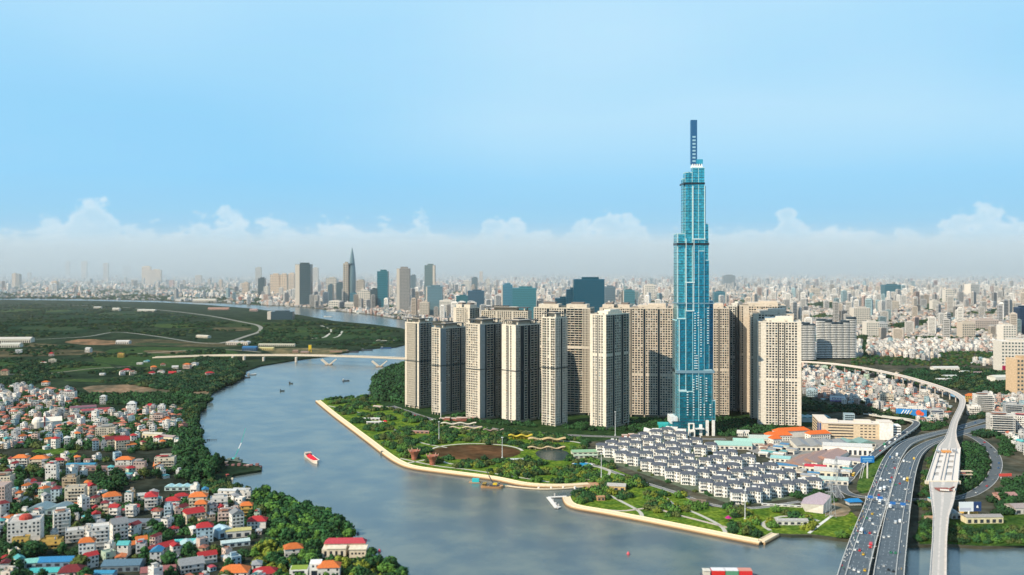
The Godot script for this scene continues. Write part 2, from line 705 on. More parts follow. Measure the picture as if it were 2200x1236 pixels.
func elevated(called: String, line: Array, label: String, surface: Color, side_wall: Color, deep: float, pier_every: float, category: String, marks: Array, dividers: Array) -> Node3D:
	var o := thing(called, label, category, Vector3.ZERO)
	var mid: Vector3 = line[line.size() / 3][0]
	o.position = Vector3(mid.x, 0, mid.z)
	var inv := Transform3D(Basis(), -o.position)
	var s := Shape.new()
	s.xf = inv
	s.col = surface
	lane(line, -0.5, 0.5, 0.0, s)
	part("carriageway", s, mats.asphalt, o)
	s = Shape.new()
	s.xf = inv
	s.col = side_wall
	for i in line.size() - 1:
		var a: Vector3 = line[i][0]
		var b: Vector3 = line[i + 1][0]
		s.beam(a + Vector3.UP * (-deep / 2 - 0.05), b + Vector3.UP * (-deep / 2 - 0.05), line[i][2] * 0.98, deep)
	part("deck", s, mats.concrete, o)
	for w in [-0.5, 0.5]:
		s = Shape.new()
		s.xf = inv
		s.col = side_wall
		rail(line, w, 0.5, -deep * 0.6, 1.1, s)
		part("parapet", s, mats.concrete, o)
	for w in dividers:
		s = Shape.new()
		s.xf = inv
		s.col = Color(0.5, 0.49, 0.46)
		rail(line, w, 0.55, 0.0, 0.9, s)
		part("lane_divider", s, mats.concrete, o)
	if marks.size():
		s = Shape.new()
		s.xf = inv
		s.col = Color(0.34, 0.36, 0.37)
		for w in marks:
			dashes(line, w, 4.0, 6.0, s)
		part("lane_marking", s, mats.paint, o, true)
	var run := pier_every * 0.5
	for i in line.size() - 1:
		var a: Vector3 = line[i][0]
		run += a.distance_to(line[i + 1][0])
		if run > pier_every and a.y > LAND + 3.0:
			run = 0.0
			s = Shape.new()
			s.xf = inv
			s.col = side_wall * 0.85
			var w: float = line[i][2]
			var side: Vector3 = line[i][1]
			if w > 14.0:
				s.beam(a - side * w * 0.46 + Vector3.DOWN * (deep + 0.9), a + side * w * 0.46 + Vector3.DOWN * (deep + 0.9), 2.0, 1.7)
				for k in [-0.33, 0.0, 0.33]:
					s.rod(Vector3(a.x, -1, a.z) + side * w * k, a + side * w * k + Vector3.DOWN * (deep + 1.0), 1.0, 1.0, 8)
			else:
				s.beam(a - side * w * 0.4 + Vector3.DOWN * (deep + 0.6), a + side * w * 0.4 + Vector3.DOWN * (deep + 0.6), 1.8, 1.2)
				s.rod(Vector3(a.x, -1, a.z), a + Vector3.DOWN * (deep + 0.7), 1.1, 1.1, 8)
			part("pier", s, mats.concrete, o)
	return o

func build_roads() -> void:
	var tar := Color(0.095, 0.12, 0.135)
	highway_west = centre_line([[1816, 1320, 15, 21], [1833, 1236, 15, 21], [1852, 1170, 14.5, 20.5], [1874, 1107, 13.5, 20], [1893, 1052, 11.5, 19.5], [1910, 1003, 8.5, 19.5], [1925, 975, 6, 19], [1947, 953, 4, 17], [1986, 939, 2.9, 15], [2040, 926, 2.8, 14]])
	highway_east = centre_line([[1902, 1320, 15, 21], [1910, 1236, 15, 21], [1919, 1170, 14.5, 21], [1929, 1107, 13.5, 20.5], [1941, 1045, 11, 20], [1955, 996, 8, 19], [1972, 970, 5, 17], [2002, 952, 3.4, 15], [2046, 937, 2.9, 14]])
	metro = centre_line([[2013, 1320, 16, 11], [2016, 1236, 16, 11], [2019, 1160, 16, 11], [2022, 1110, 16, 13], [2025, 1078, 16, 20], [2026, 1045, 16, 26], [2028, 1030, 16, 29], [2034, 990, 16, 29], [2039, 962, 16, 26], [2043, 945, 16, 15], [2046, 928, 16, 10], [2051, 908, 15.5, 9], [2059, 890, 15, 9], [2067, 872, 16, 9], [2067, 857, 17, 9], [2050, 844, 18, 10], [2020, 832, 19, 10], [1985, 821, 20, 11], [1930, 806, 20, 12], [1850, 790, 20, 13], [1780, 781, 20, 13], [1700, 776, 20, 13]])
	elevated("highway_bridge", highway_west, "wide grey road bridge full of traffic, with white side rails, nearer the park", tar, Color(0.6, 0.57, 0.52), 1.8, 42.0, "bridge", [-0.1, 0.08, 0.27], [-0.24])
	elevated("highway_bridge", highway_east, "wide grey road bridge with sparse traffic, beside the metro viaduct", tar, Color(0.6, 0.57, 0.52), 1.8, 42.0, "bridge", [-0.3, -0.12, 0.06], [0.23])
	flyover = centre_line([[1828, 1026, 2.8, 9], [1846, 1004, 4, 9], [1880, 976, 7.5, 9], [1915, 950, 9, 9], [1950, 927, 9.5, 9], [1968, 913, 9.5, 9], [1966, 906, 9.5, 9], [1945, 901, 9, 9], [1905, 896, 8, 9], [1860, 889, 5, 9]], 8)
	elevated("flyover_ramp", flyover, "narrow curving flyover ramp with white rails beside the highway", Color(0.09, 0.1, 0.11), Color(0.62, 0.6, 0.55), 1.3, 17.0, "ramp", [0.0], [])
	road("road", [[2040, 926, 2.5, 14], [2085, 912, 2.5, 14], [2130, 899, 2.5, 14], [2200, 884, 2.5, 14], [2320, 868, 2.5, 14]], tar, "grey road running under the viaduct to the city edge")
	road("road", [[2046, 937, 2.5, 14], [2090, 923, 2.5, 14], [2140, 910, 2.5, 14], [2200, 897, 2.5, 14], [2320, 880, 2.5, 14]], tar, "grey road with lorries beside the pale office block")
	road("slip_road", [[1828, 1026, 2.52, 9], [1812, 1042, 2.52, 9], [1816, 1056, 2.52, 9], [1840, 1066, 2.52, 9], [1880, 1070, 2.52, 9], [1930, 1072, 2.52, 9], [1990, 1075, 2.52, 10], [2060, 1070, 2.52, 10], [2100, 1056, 2.52, 11], [2130, 1030, 2.52, 12], [2142, 995, 2.52, 12], [2128, 965, 2.52, 12], [2095, 940, 2.52, 12], [2060, 930, 2.52, 12]], Color(0.1, 0.11, 0.115), "looping slip road round the tree island under the bridges")
	road("street", [[1800, 1010, 2.52, 8], [1790, 1040, 2.52, 8], [1806, 1070, 2.52, 8]], Color(0.12, 0.12, 0.12), "narrow street beside the steel pylon")
	road("avenue", [[838, 873, 2.52, 14], [870, 884, 2.52, 14], [900, 894, 2.52, 13], [930, 902, 2.52, 12], [985, 912, 2.52, 10], [1080, 924, 2.52, 10], [1200, 934, 2.52, 10], [1320, 939, 2.52, 9], [1440, 942, 2.52, 9], [1560, 944, 2.52, 9]], Color(0.13, 0.13, 0.13), "avenue with parked cars along the foot of the apartment towers")
	road("park_road", [[1236, 985, 2.52, 6], [1300, 1008, 2.52, 6], [1360, 1030, 2.52, 6], [1440, 1055, 2.52, 6], [1530, 1085, 2.52, 6], [1620, 1092, 2.52, 6], [1720, 1078, 2.52, 6]], Color(0.2, 0.2, 0.19), "park road skirting the rows of white villas")

# the smog that lies over the distant city, thicker than the air near us
func build_haze() -> void:
	for b in [[3900.0, 0.000036, 480.0], [7200.0, 0.00009, 560.0], [11000.0, 0.0002, 600.0]]:
		var f := FogVolume.new()
		f.name = numbered("haze_bank")
		f.shape = RenderingServer.FOG_VOLUME_SHAPE_BOX
		f.size = Vector3(90000, b[2], 46000.0 - b[0])
		f.position = Vector3(0, b[2] / 2.0 + 3.0, -(46000.0 + b[0]) / 2.0)
		var m := FogMaterial.new()
		m.albedo = Color(0.93, 0.98, 1.0)
		m.density = b[1]
		f.material = m
		add_child(f)
		f.set_meta("kind", "stuff")
		f.set_meta("label", "pale smog lying over the distant city")

# ---------------------------------------------------------------- facades
# right: unit vector along the wall, out: its normal, at: lower corner (left as one faces it). spec: letters and metres, fitted to the width.
# g windows in a wall, b balconies, w blank wall, s dark recess, v upright ribs, p wide paired windows
func facade(wall: Shape, at: Vector3, right: Vector3, out: Vector3, width: float, height: float, floor_h: float, spec: Array, c: Color, service: Array = [], panel: Color = Color.BLACK) -> void:
	var total := 0.0
	for e in spec:
		total += e[1]
	var floors := int(height / floor_h)
	var fh := height / floors
	var x := 0.0
	var turned := Basis(right, Vector3.UP, out)
	wall.xf = Transform3D(turned, at)
	for e in spec:
		var w: float = e[1] * width / total
		var kind: String = e[0]
		wall.col = c
		match kind:
			"w":
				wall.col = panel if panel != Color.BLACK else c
				wall.bb(Vector3(x, 0, -1.2), Vector3(x + w, height, 0.0))
			"g", "p":
				var pitch := 4.2 if kind == "g" else 5.6
				var k := maxi(1, roundi(w / pitch))
				var pw := w / k
				var band := 0.33 if kind == "g" else 0.3
				for f in floors:
					var y := f * fh
					wall.bb(Vector3(x, y, -1.2), Vector3(x + w, y + fh * (1.0 if f in service else band), -0.12))
				for f in floors:
					for i in k:
						var t := rng.randf()
						if t < 0.2:
							# curtains, blinds and washing behind the glass
							wall.col = [Color(0.5, 0.48, 0.43), Color(0.3, 0.31, 0.31), Color(0.42, 0.34, 0.25), Color(0.14, 0.2, 0.23)][int(t * 19.9)]
							wall.bb(Vector3(x + (i + 0.2) * pw, f * fh + fh * band, -1.16), Vector3(x + (i + 0.2 + rng.randf_range(0.3, 0.6)) * pw, f * fh + fh, -0.95))
				wall.col = c
				for i in k + 1:
					var half := pw * (0.16 if kind == "g" else 0.11)
					wall.bb(Vector3(maxf(x, x + i * pw - half), 0, -1.2), Vector3(minf(x + w, x + i * pw + half), height, 0.0))
			"b":
				for f in floors:
					var y := f * fh
					wall.bb(Vector3(x, y, -1.2), Vector3(x + w, y + (fh if f in service else 0.95), 0.7))
				var flats := maxi(1, roundi(w / 6.5))
				for f in floors:
					for i in flats * 2:
						if rng.randf() < 0.3:
							wall.col = [Color(0.45, 0.43, 0.4), Color(0.2, 0.26, 0.28), Color(0.36, 0.22, 0.14), Color(0.1, 0.18, 0.08)][rng.randi_range(0, 3)]
							var u := x + w * (i + rng.randf_range(0.1, 0.5)) / (flats * 2)
							wall.bb(Vector3(u, f * fh + 1.0, -1.1), Vector3(u + rng.randf_range(0.6, 1.8), f * fh + rng.randf_range(1.8, 3.0), -0.2))
				wall.col = c
				for i in range(1, flats):
					wall.bb(Vector3(x + w * i / flats - 0.15, 0, -1.2), Vector3(x + w * i / flats + 0.15, height, 0.45))
				wall.bb(Vector3(x, 0, -1.2), Vector3(x + 0.5, height, 0.1))
				wall.bb(Vector3(x + w - 0.5, 0, -1.2), Vector3(x + w, height, 0.1))
			"v":
				var k := maxi(1, roundi(w / 2.6))
				var pw := w / k
				for i in k + 1:
					wall.bb(Vector3(maxf(x, x + i * pw - 0.5), 0, -1.2), Vector3(minf(x + w, x + i * pw + 0.5), height, 0.25))
				for f in floors:
					wall.bb(Vector3(x, f * fh, -1.2), Vector3(x + w, f * fh + (fh if f in service else 0.7), -0.1))
		x += w
	wall.xf = Transform3D()

func block(o: Node3D, w: float, d: float, h: float, y0: float, specs: Array, c: Color, floor_h: float, glass: Color, service: Array = [], xo: float = 0.0, zo: float = 0.0) -> void:
	# shade painted into the colour: balcony sides darkened, their blank panels turned slate grey
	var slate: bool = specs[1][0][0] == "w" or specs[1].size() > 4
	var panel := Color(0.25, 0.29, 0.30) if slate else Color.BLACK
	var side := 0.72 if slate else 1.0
	var g := Shape.new()
	g.col = glass
	g.bb(Vector3(xo - w / 2 + 1.1, y0 - 0.5, zo - d / 2 + 1.1), Vector3(xo + w / 2 - 1.1, y0 + h - 0.3, zo + d / 2 - 1.1))
	part("window_glazing", g, mats.dark_glass, o, true)
	var s := Shape.new()
	var hx := w / 2
	var hz := d / 2
	facade(s, Vector3(xo - hx, y0, zo + hz), Vector3.RIGHT, Vector3.BACK, w, h, floor_h, specs[0], c, service)
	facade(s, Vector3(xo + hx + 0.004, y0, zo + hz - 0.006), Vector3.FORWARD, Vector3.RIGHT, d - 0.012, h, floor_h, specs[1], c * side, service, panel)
	facade(s, Vector3(xo + hx, y0, zo - hz), Vector3.LEFT, Vector3.FORWARD, w, h, floor_h, specs[0], c, service)
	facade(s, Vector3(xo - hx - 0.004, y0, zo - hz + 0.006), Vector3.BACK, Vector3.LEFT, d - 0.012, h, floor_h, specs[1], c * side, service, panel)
	part("facade", s, mats.plaster, o)
	var r := Shape.new()
	r.col = c * 0.8
	r.bb(Vector3(xo - hx, y0 + h - 0.35, zo - hz), Vector3(xo + hx, y0 + h + 0.25, zo + hz))
	r.col = c
	r.bb(Vector3(xo - hx, y0 + h + 0.25, zo + hz - 0.5), Vector3(xo + hx, y0 + h + 1.6, zo + hz))
	r.bb(Vector3(xo - hx, y0 + h + 0.25, zo - hz), Vector3(xo + hx, y0 + h + 1.6, zo - hz + 0.5))
	r.bb(Vector3(xo - hx, y0 + h + 0.25, zo - hz + 0.5), Vector3(xo - hx + 0.5, y0 + h + 1.6, zo + hz - 0.5))
	r.bb(Vector3(xo + hx - 0.5, y0 + h + 0.25, zo - hz + 0.5), Vector3(xo + hx, y0 + h + 1.6, zo + hz - 0.5))
	part("roof", r, mats.concrete, o)

# the corner of a tower nearest to us stands at pixel (xc, yb); its left face reaches to xl, its right face to xr; turn is the angle of the left face
func corner_box(xl: float, xc: float, xr: float, yb: float, turn_deg: float, least: float) -> Dictionary:
	var a := deg_to_rad(turn_deg)
	var c := P(xc, yb)
	var d := -c.z
	var kl := (xl - MID_X) / FOCAL
	var kr := (xr - MID_X) / FOCAL
	var wl := (c.x - kl * d) / (cos(a) + kl * sin(a))
	var wr := (kr * d - c.x) / maxf(sin(a) - kr * cos(a), 0.02)
	wr = clampf(wr, least, 70.0)
	var xdir := Vector3(cos(a), 0, sin(a))
	var back := Vector3(sin(a), 0, -cos(a))
	return {"at": c - xdir * wl / 2 + back * wr / 2, "w": wl, "d": wr, "turn": -a}

func crown(o: Node3D, w: float, d: float, h: float, style: String, c: Color) -> void:
	var s := Shape.new()
	s.col = c
	match style:
		"pergola":
			for sx in [-0.42, 0.42]:
				for sz in [-0.38, 0.38]:
					s.box(sx * w, h, sz * d, 2.0, 7.0, 2.0)
			s.box(0, h, 0, w * 0.5, 8.5, d * 0.45)
			s.col = Color(0.09, 0.09, 0.09)
			s.box(0, h + 7.0, 0, w * 0.98, 0.9, d * 0.9)
			s.box(-w * 0.12, h + 8.5, 0, w * 0.34, 2.2, d * 0.3)
		"white":
			s.box(0, h, 0, w * 0.66, 5.5, d * 0.6)
			s.box(w * 0.12, h + 5.5, 0, w * 0.4, 2.5, d * 0.4)
			s.col = c * 0.5
			s.box(-w * 0.38, h, d * 0.2, w * 0.14, 3.0, d * 0.3)
		"terraced":
			s.box(-w * 0.25, h, 0, w * 0.36, 7.0, d * 0.7)
			s.box(w * 0.25, h, 0, w * 0.36, 7.0, d * 0.7)
			s.col = Color(0.2, 0.17, 0.15)
			s.box(-w * 0.25, h + 7.0, 0, w * 0.22, 3.0, d * 0.4)
			s.box(w * 0.25, h + 7.0, 0, w * 0.22, 3.0, d * 0.4)
			s.col = Color(0.1, 0.12, 0.12)
			s.box(0, h, 0, w * 0.12, 4.0, d * 0.5)
	s.col = Color(0.16, 0.15, 0.14)
	for i in 5:
		s.box(-w * 0.4 + i * w * 0.2, h, -d * 0.36, w * 0.07, 1.6 + (i % 3) * 0.9, d * 0.08)
		s.box(-w * 0.38 + i * w * 0.18, h, d * 0.38, w * 0.05, 1.2 + (i % 2), d * 0.06)
	s.rod(Vector3(w * 0.1, h + 5.0, 0), Vector3(w * 0.1, h + 13.0, 0), 0.25, 0.12, 5)
	part("roof_crown", s, mats.plaster, o)

func apartment(label: String, xl: float, xc: float, xr: float, yb: float, ytop: float, turn_deg: float, left: Array, right: Array, c: Color, crown_style: String, service: Array, least: float = 22.0) -> Node3D:
	var q := corner_box(xl, xc, xr, yb, turn_deg, least)
	var corner := P(xc, yb)
	var h := CAM_H - (ytop - HORIZON) * -corner.z / FOCAL - LAND
	var o := thing("apartment_tower", label, "apartment tower", q.at, q.turn, "apartment towers between the park and the city")
	var top_h := 9.0 if crown_style != "white" else 7.0
	h -= top_h
	var row_tower := crown_style == "pergola"
	block(o, q.w, q.d, h - 4.0, 4.0, [left, right], c, 3.8, Color(0.008, 0.026, 0.036), [] if row_tower else service)
	if row_tower:
		var belt := Shape.new()
		belt.col = Color(0.07, 0.085, 0.09)
		belt.box(0, 4.0 + 3.8 * service[0], 0, q.w + 1.5, 1.3, q.d + 1.5)
		part("service_belt", belt, mats.plaster, o)
	crown(o, q.w, q.d, h, crown_style, c)
	var s := Shape.new()
	s.col = c * 0.8
	s.box(0, 0.0, 0, q.w * 0.8, 4.0, q.d * 0.8)
	for sx in [-0.47, -0.16, 0.16, 0.47]:
		for sz in [-0.47, 0.47]:
			s.box(sx * q.w, 0.0, sz * q.d, 1.6, 4.0, 1.6)
	part("entrance_storey", s, mats.plaster, o)
	return o

func build_apartments() -> void:
	var cream := Color(0.62, 0.555, 0.46)
	var white := Color(0.71, 0.65, 0.55)
	var buff := Color(0.60, 0.52, 0.425)
	var grey := Color(0.56, 0.54, 0.49)
	# [xl, xc, xr, yb, ytop, turn, left face, right face, colour, crown, service floors]
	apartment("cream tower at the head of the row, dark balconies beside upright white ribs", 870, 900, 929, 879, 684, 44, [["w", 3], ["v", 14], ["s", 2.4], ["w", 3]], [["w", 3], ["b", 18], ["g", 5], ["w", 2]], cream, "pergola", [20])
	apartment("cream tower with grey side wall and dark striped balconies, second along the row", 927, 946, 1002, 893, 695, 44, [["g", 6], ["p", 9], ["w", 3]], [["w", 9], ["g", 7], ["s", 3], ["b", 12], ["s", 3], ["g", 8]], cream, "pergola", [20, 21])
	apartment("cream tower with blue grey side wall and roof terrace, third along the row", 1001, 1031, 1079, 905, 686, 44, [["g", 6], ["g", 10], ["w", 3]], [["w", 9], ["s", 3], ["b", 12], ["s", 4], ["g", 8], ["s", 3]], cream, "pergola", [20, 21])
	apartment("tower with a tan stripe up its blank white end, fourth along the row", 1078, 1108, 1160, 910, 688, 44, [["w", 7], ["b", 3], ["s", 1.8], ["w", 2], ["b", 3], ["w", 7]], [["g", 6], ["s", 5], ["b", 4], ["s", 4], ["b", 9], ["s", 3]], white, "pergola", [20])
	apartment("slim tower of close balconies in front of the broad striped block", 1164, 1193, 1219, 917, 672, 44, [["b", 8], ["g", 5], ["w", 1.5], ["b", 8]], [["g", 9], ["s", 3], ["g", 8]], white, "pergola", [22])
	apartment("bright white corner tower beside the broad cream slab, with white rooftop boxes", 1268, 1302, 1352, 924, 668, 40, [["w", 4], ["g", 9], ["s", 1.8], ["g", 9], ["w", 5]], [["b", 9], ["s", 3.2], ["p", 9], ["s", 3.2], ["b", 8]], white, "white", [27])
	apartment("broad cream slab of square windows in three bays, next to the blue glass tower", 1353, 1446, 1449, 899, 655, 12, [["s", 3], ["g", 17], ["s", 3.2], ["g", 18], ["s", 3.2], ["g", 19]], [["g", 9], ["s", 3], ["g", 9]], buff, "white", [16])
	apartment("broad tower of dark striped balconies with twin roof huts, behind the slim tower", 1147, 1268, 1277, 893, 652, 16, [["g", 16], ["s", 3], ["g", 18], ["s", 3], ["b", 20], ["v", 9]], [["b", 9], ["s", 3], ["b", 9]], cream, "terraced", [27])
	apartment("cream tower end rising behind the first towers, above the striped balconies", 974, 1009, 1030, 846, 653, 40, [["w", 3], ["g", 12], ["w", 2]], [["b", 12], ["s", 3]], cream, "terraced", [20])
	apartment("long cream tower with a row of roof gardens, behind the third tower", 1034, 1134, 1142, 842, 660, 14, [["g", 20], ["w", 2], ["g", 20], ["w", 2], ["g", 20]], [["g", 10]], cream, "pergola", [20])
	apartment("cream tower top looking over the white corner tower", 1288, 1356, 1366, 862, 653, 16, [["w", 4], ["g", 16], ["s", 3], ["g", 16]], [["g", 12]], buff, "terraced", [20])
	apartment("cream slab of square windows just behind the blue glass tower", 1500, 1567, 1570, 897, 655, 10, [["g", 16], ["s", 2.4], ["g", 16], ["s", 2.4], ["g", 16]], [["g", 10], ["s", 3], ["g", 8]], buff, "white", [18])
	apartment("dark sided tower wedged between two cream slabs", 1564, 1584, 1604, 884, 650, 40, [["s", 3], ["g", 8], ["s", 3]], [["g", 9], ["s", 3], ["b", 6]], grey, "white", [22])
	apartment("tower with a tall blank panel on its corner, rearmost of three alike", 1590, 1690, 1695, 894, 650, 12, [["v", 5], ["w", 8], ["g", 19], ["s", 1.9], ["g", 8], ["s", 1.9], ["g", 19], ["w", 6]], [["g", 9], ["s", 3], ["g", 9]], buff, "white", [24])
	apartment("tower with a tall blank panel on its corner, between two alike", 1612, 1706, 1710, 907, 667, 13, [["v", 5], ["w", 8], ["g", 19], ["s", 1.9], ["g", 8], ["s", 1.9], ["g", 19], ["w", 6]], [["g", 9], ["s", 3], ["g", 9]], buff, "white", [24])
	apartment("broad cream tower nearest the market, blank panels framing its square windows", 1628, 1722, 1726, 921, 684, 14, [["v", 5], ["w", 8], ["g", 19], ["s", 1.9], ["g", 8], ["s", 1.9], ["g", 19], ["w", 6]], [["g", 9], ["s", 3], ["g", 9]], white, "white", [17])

# ---------------------------------------------------------------- the tall glass tower: a bundle of square glass tubes of different heights
func build_glass_tower() -> void:
	var base := P(1492, 935)
	var k := -base.z / FOCAL
	var o := thing("glass_skyscraper", "tallest tower, a turquoise bundle of glass tubes with a slim dark spire", "skyscraper", base, 0.0)
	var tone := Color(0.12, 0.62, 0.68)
	var deep := Color(0.03, 0.37, 0.48)  # deeper than the upper glass: sky and city reflections put into the colours
	var shade_glass := Color(0.02, 0.2, 0.32)  # darker glass copy, shade painted into the set back right tube
	# pixel left, right, top, bottom, front face, back face (metres from the front plane, minus is farther), colour, floor pitch
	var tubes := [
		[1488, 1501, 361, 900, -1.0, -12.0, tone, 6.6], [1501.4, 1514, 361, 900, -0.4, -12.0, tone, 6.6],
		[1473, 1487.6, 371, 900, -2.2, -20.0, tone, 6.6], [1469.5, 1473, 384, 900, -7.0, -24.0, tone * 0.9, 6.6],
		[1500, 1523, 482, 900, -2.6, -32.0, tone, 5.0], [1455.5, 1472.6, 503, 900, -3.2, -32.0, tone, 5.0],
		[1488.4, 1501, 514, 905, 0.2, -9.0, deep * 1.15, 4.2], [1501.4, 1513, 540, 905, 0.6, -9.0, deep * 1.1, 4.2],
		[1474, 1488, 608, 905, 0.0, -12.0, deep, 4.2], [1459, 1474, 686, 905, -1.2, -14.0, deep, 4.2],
		[1513.4, 1524, 560, 905, -1.4, -14.0, deep, 4.2], [1523.4, 1534.4, 648, 905, -7.0, -30.0, shade_glass, 4.2],
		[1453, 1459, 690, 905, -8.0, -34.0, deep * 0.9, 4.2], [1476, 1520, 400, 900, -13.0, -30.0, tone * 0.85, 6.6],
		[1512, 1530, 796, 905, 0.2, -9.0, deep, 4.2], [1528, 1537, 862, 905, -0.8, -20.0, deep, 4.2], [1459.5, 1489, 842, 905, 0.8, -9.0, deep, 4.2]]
	for t in tubes:
		var x0: float = (t[0] - 1492) * k
		var x1: float = (t[1] - 1492) * k
		var y1: float = (935 - t[2]) * k
		var y0: float = (935 - t[3]) * k
		var g := Shape.new()
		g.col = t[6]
		g.bb(Vector3(x0 + 0.06, y0, t[5]), Vector3(x1 - 0.06, y1 - 0.06, t[4] - 0.06))
		# single panes, each a little different in tint and set of the frame
		var py := y0
		while py < y1 - 0.1:
			var ph := minf(4.0, y1 - py)
			for face in 3:
				var wide: float = x1 - x0 if face == 0 else t[4] - t[5]
				var across := maxi(1, roundi(wide / 3.0))
				for i in across:
					var u0 := wide * i / across + 0.05
					var u1 := wide * (i + 1) / across - 0.05
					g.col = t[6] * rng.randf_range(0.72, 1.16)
					var tilt := Vector3(rng.randf_range(-0.03, 0.03), rng.randf_range(-0.03, 0.03), rng.randf_range(-0.03, 0.03))
					var p: Array
					var nm: Vector3
					if face == 0:
						p = [Vector3(x0 + u0, py, t[4]), Vector3(x0 + u0, py + ph - 0.08, t[4]), Vector3(x0 + u1, py + ph - 0.08, t[4]), Vector3(x0 + u1, py, t[4])]
						nm = Vector3.BACK + tilt
					elif face == 1:
						p = [Vector3(x0, py, t[5] + u0), Vector3(x0, py + ph - 0.08, t[5] + u0), Vector3(x0, py + ph - 0.08, t[5] + u1), Vector3(x0, py, t[5] + u1)]
						nm = Vector3.LEFT + tilt
					else:
						p = [Vector3(x1, py, t[4] - u0), Vector3(x1, py + ph - 0.08, t[4] - u0), Vector3(x1, py + ph - 0.08, t[4] - u1), Vector3(x1, py, t[4] - u1)]
						nm = Vector3.RIGHT + tilt
					g.tri_n(p[0], p[1], p[2], nm, nm, nm)
					g.tri_n(p[0], p[2], p[3], nm, nm, nm)
			py += 4.0
		var tube := part("glass_tube", g, mats.curtain_wall, o)
		var f := Shape.new()
		f.col = Color(0.02, 0.06, 0.08)
		var y := y0 + 3.0
		var step: float = 4.0
		var n_floor := int(t[7])
		while y < y1 - 2.0:
			var thick := 0.95 if n_floor % 4 == 0 else 0.4
			f.bb(Vector3(x0 - 0.12, y, t[5] - 0.1), Vector3(x1 + 0.12, y + thick, t[4] + 0.14))
			n_floor += 1
			y += step
		part("spandrel", f, mats.paint, tube, true)
		f = Shape.new()
		f.col = Color(0.38, 0.56, 0.58)
		for x in [x0, x1]:
			f.bb(Vector3(x - 0.16, y0, t[4] - 0.5), Vector3(x + 0.16, y1 + 1.2, t[4] + 0.4))
		f.bb(Vector3(x0 - 0.3, y1 - 0.2, t[5]), Vector3(x1 + 0.3, y1 + 1.0, t[4] + 0.45))
		part("edge_trim", f, mats.paint, tube, true)
	# thin mullions down the upper glass
	var s := Shape.new()
	s.col = Color(0.05, 0.2, 0.24)
	for px in [1480.5, 1494.5, 1507.5]:
		s.bb(Vector3((px - 1492) * k - 0.12, 300, -2.6), Vector3((px - 1492) * k + 0.12, 380, -0.2))
	part("mullion", s, mats.paint, o, true)
	# dark service storeys that cut right across
	for b in [[1454.6, 1523.6, 522, 527, 0.8], [1468.6, 1514.8, 392, 396, 0.2]]:
		s = Shape.new()
		s.col = Color(0.012, 0.02, 0.03)
		s.bb(Vector3((b[0] - 1492) * k, (935 - b[3]) * k, -32.4), Vector3((b[1] - 1492) * k, (935 - b[2]) * k, b[4]))
		part("service_storey", s, mats.paint, o)
	for b in [[1453, 1535, 651, 653, 1.0], [1453, 1535, 796, 802, 1.2]]:
		s = Shape.new()
		s.col = Color(0.16, 0.26, 0.32)
		s.bb(Vector3((b[0] - 1492) * k, (935 - b[3]) * k, -34.4), Vector3((b[1] - 1492) * k, (935 - b[2]) * k, b[4]))
		part("service_storey", s, mats.paint, o)
	# pale frames that step down the front
	for fr in [[1457, 1474, 503, 684, -2.4], [1474, 1491, 513, 606, 1.2], [1474.5, 1490.5, 608, 667, 1.3], [1459.6, 1474, 688, 838, -0.2], [1489, 1514, 400, 513, 1.0]]:
		s = Shape.new()
		s.col = Color(0.58, 0.68, 0.68)
		var x0: float = (fr[0] - 1492) * k
		var x1: float = (fr[1] - 1492) * k
		var y1: float = (935 - fr[2]) * k
		var y0: float = (935 - fr[3]) * k
		s.bb(Vector3(x0 - 0.45, y0, fr[4] - 1.6), Vector3(x0 + 0.45, y1, fr[4]))
		s.bb(Vector3(x1 - 0.45, y0, fr[4] - 1.6), Vector3(x1 + 0.45, y1, fr[4]))
		s.bb(Vector3(x0 - 0.9, y0 - 1.3, fr[4] - 1.6), Vector3(x1 + 0.9, y0, fr[4] + 0.5))
		part("pale_frame", s, mats.paint, o)
	# columns of small white balconies
	for col in [[1493, 670, 792], [1500, 668, 700], [1506, 688, 742], [1506, 748, 766], [1497, 760, 792], [1521, 662, 738], [1477, 842, 892], [1490, 812, 892], [1497, 808, 836], [1505, 808, 892], [1517.5, 810, 862], [1513, 866, 892], [1526, 866, 892]]:
		s = Shape.new()
		s.col = Color(0.72, 0.74, 0.72)
		var y: float = (935 - col[2]) * k
		var x: float = (col[0] - 1492) * k
		while y < (935 - col[1]) * k:
			s.bb(Vector3(x - 1.0, y, -0.4), Vector3(x + 1.0, y + 0.9, 2.0))
			y += 3.6
		part("balcony_column", s, mats.paint, o, true)
	# top: white crown, small glass box, spire
	s = Shape.new()
	s.col = Color(0.82, 0.82, 0.8)
	s.bb(Vector3(-3.4, (935 - 360) * k, -12.0), Vector3(12.2, (935 - 356) * k, -1.6))
	for i in 5:
		s.bb(Vector3(-2.6 + i * 3.2, (935 - 356) * k, -11.0), Vector3(-1.2 + i * 3.2, (935 - 352) * k, -2.2))
	part("crown", s, mats.paint, o)
	s = Shape.new()
	s.col = tone
	s.bb(Vector3(3.4, (935 - 352) * k, -11.0), Vector3(12.8, (935 - 342) * k, -2.4))
	part("glass_box", s, mats.curtain_wall, o)
	s = Shape.new()
	s.col = Color(0.03, 0.12, 0.25)
	s.bb(Vector3(-4.3, (935 - 352) * k, -10.0), Vector3(4.6, (935 - 257) * k, -3.0))
	var spire := part("spire", s, mats.far_glass, o)
	s = Shape.new()
	s.col = Color(0.3, 0.5, 0.6)
	for i in 8:
		s.bb(Vector3(-2.2, 394 + i * 5.0, -3.1), Vector3(2.4, 396.4 + i * 5.0, -2.86))
	part("spire_louvre", s, mats.paint, spire, true)
	# foot of the tower
	s = Shape.new()
	s.col = deep * 0.9
	s.bb(Vector3(-32, 0, -36), Vector3(20, 20, 3.5))
	part("podium", s, mats.curtain_wall, o)
	s = Shape.new()
	s.col = Color(0.02, 0.05, 0.07)
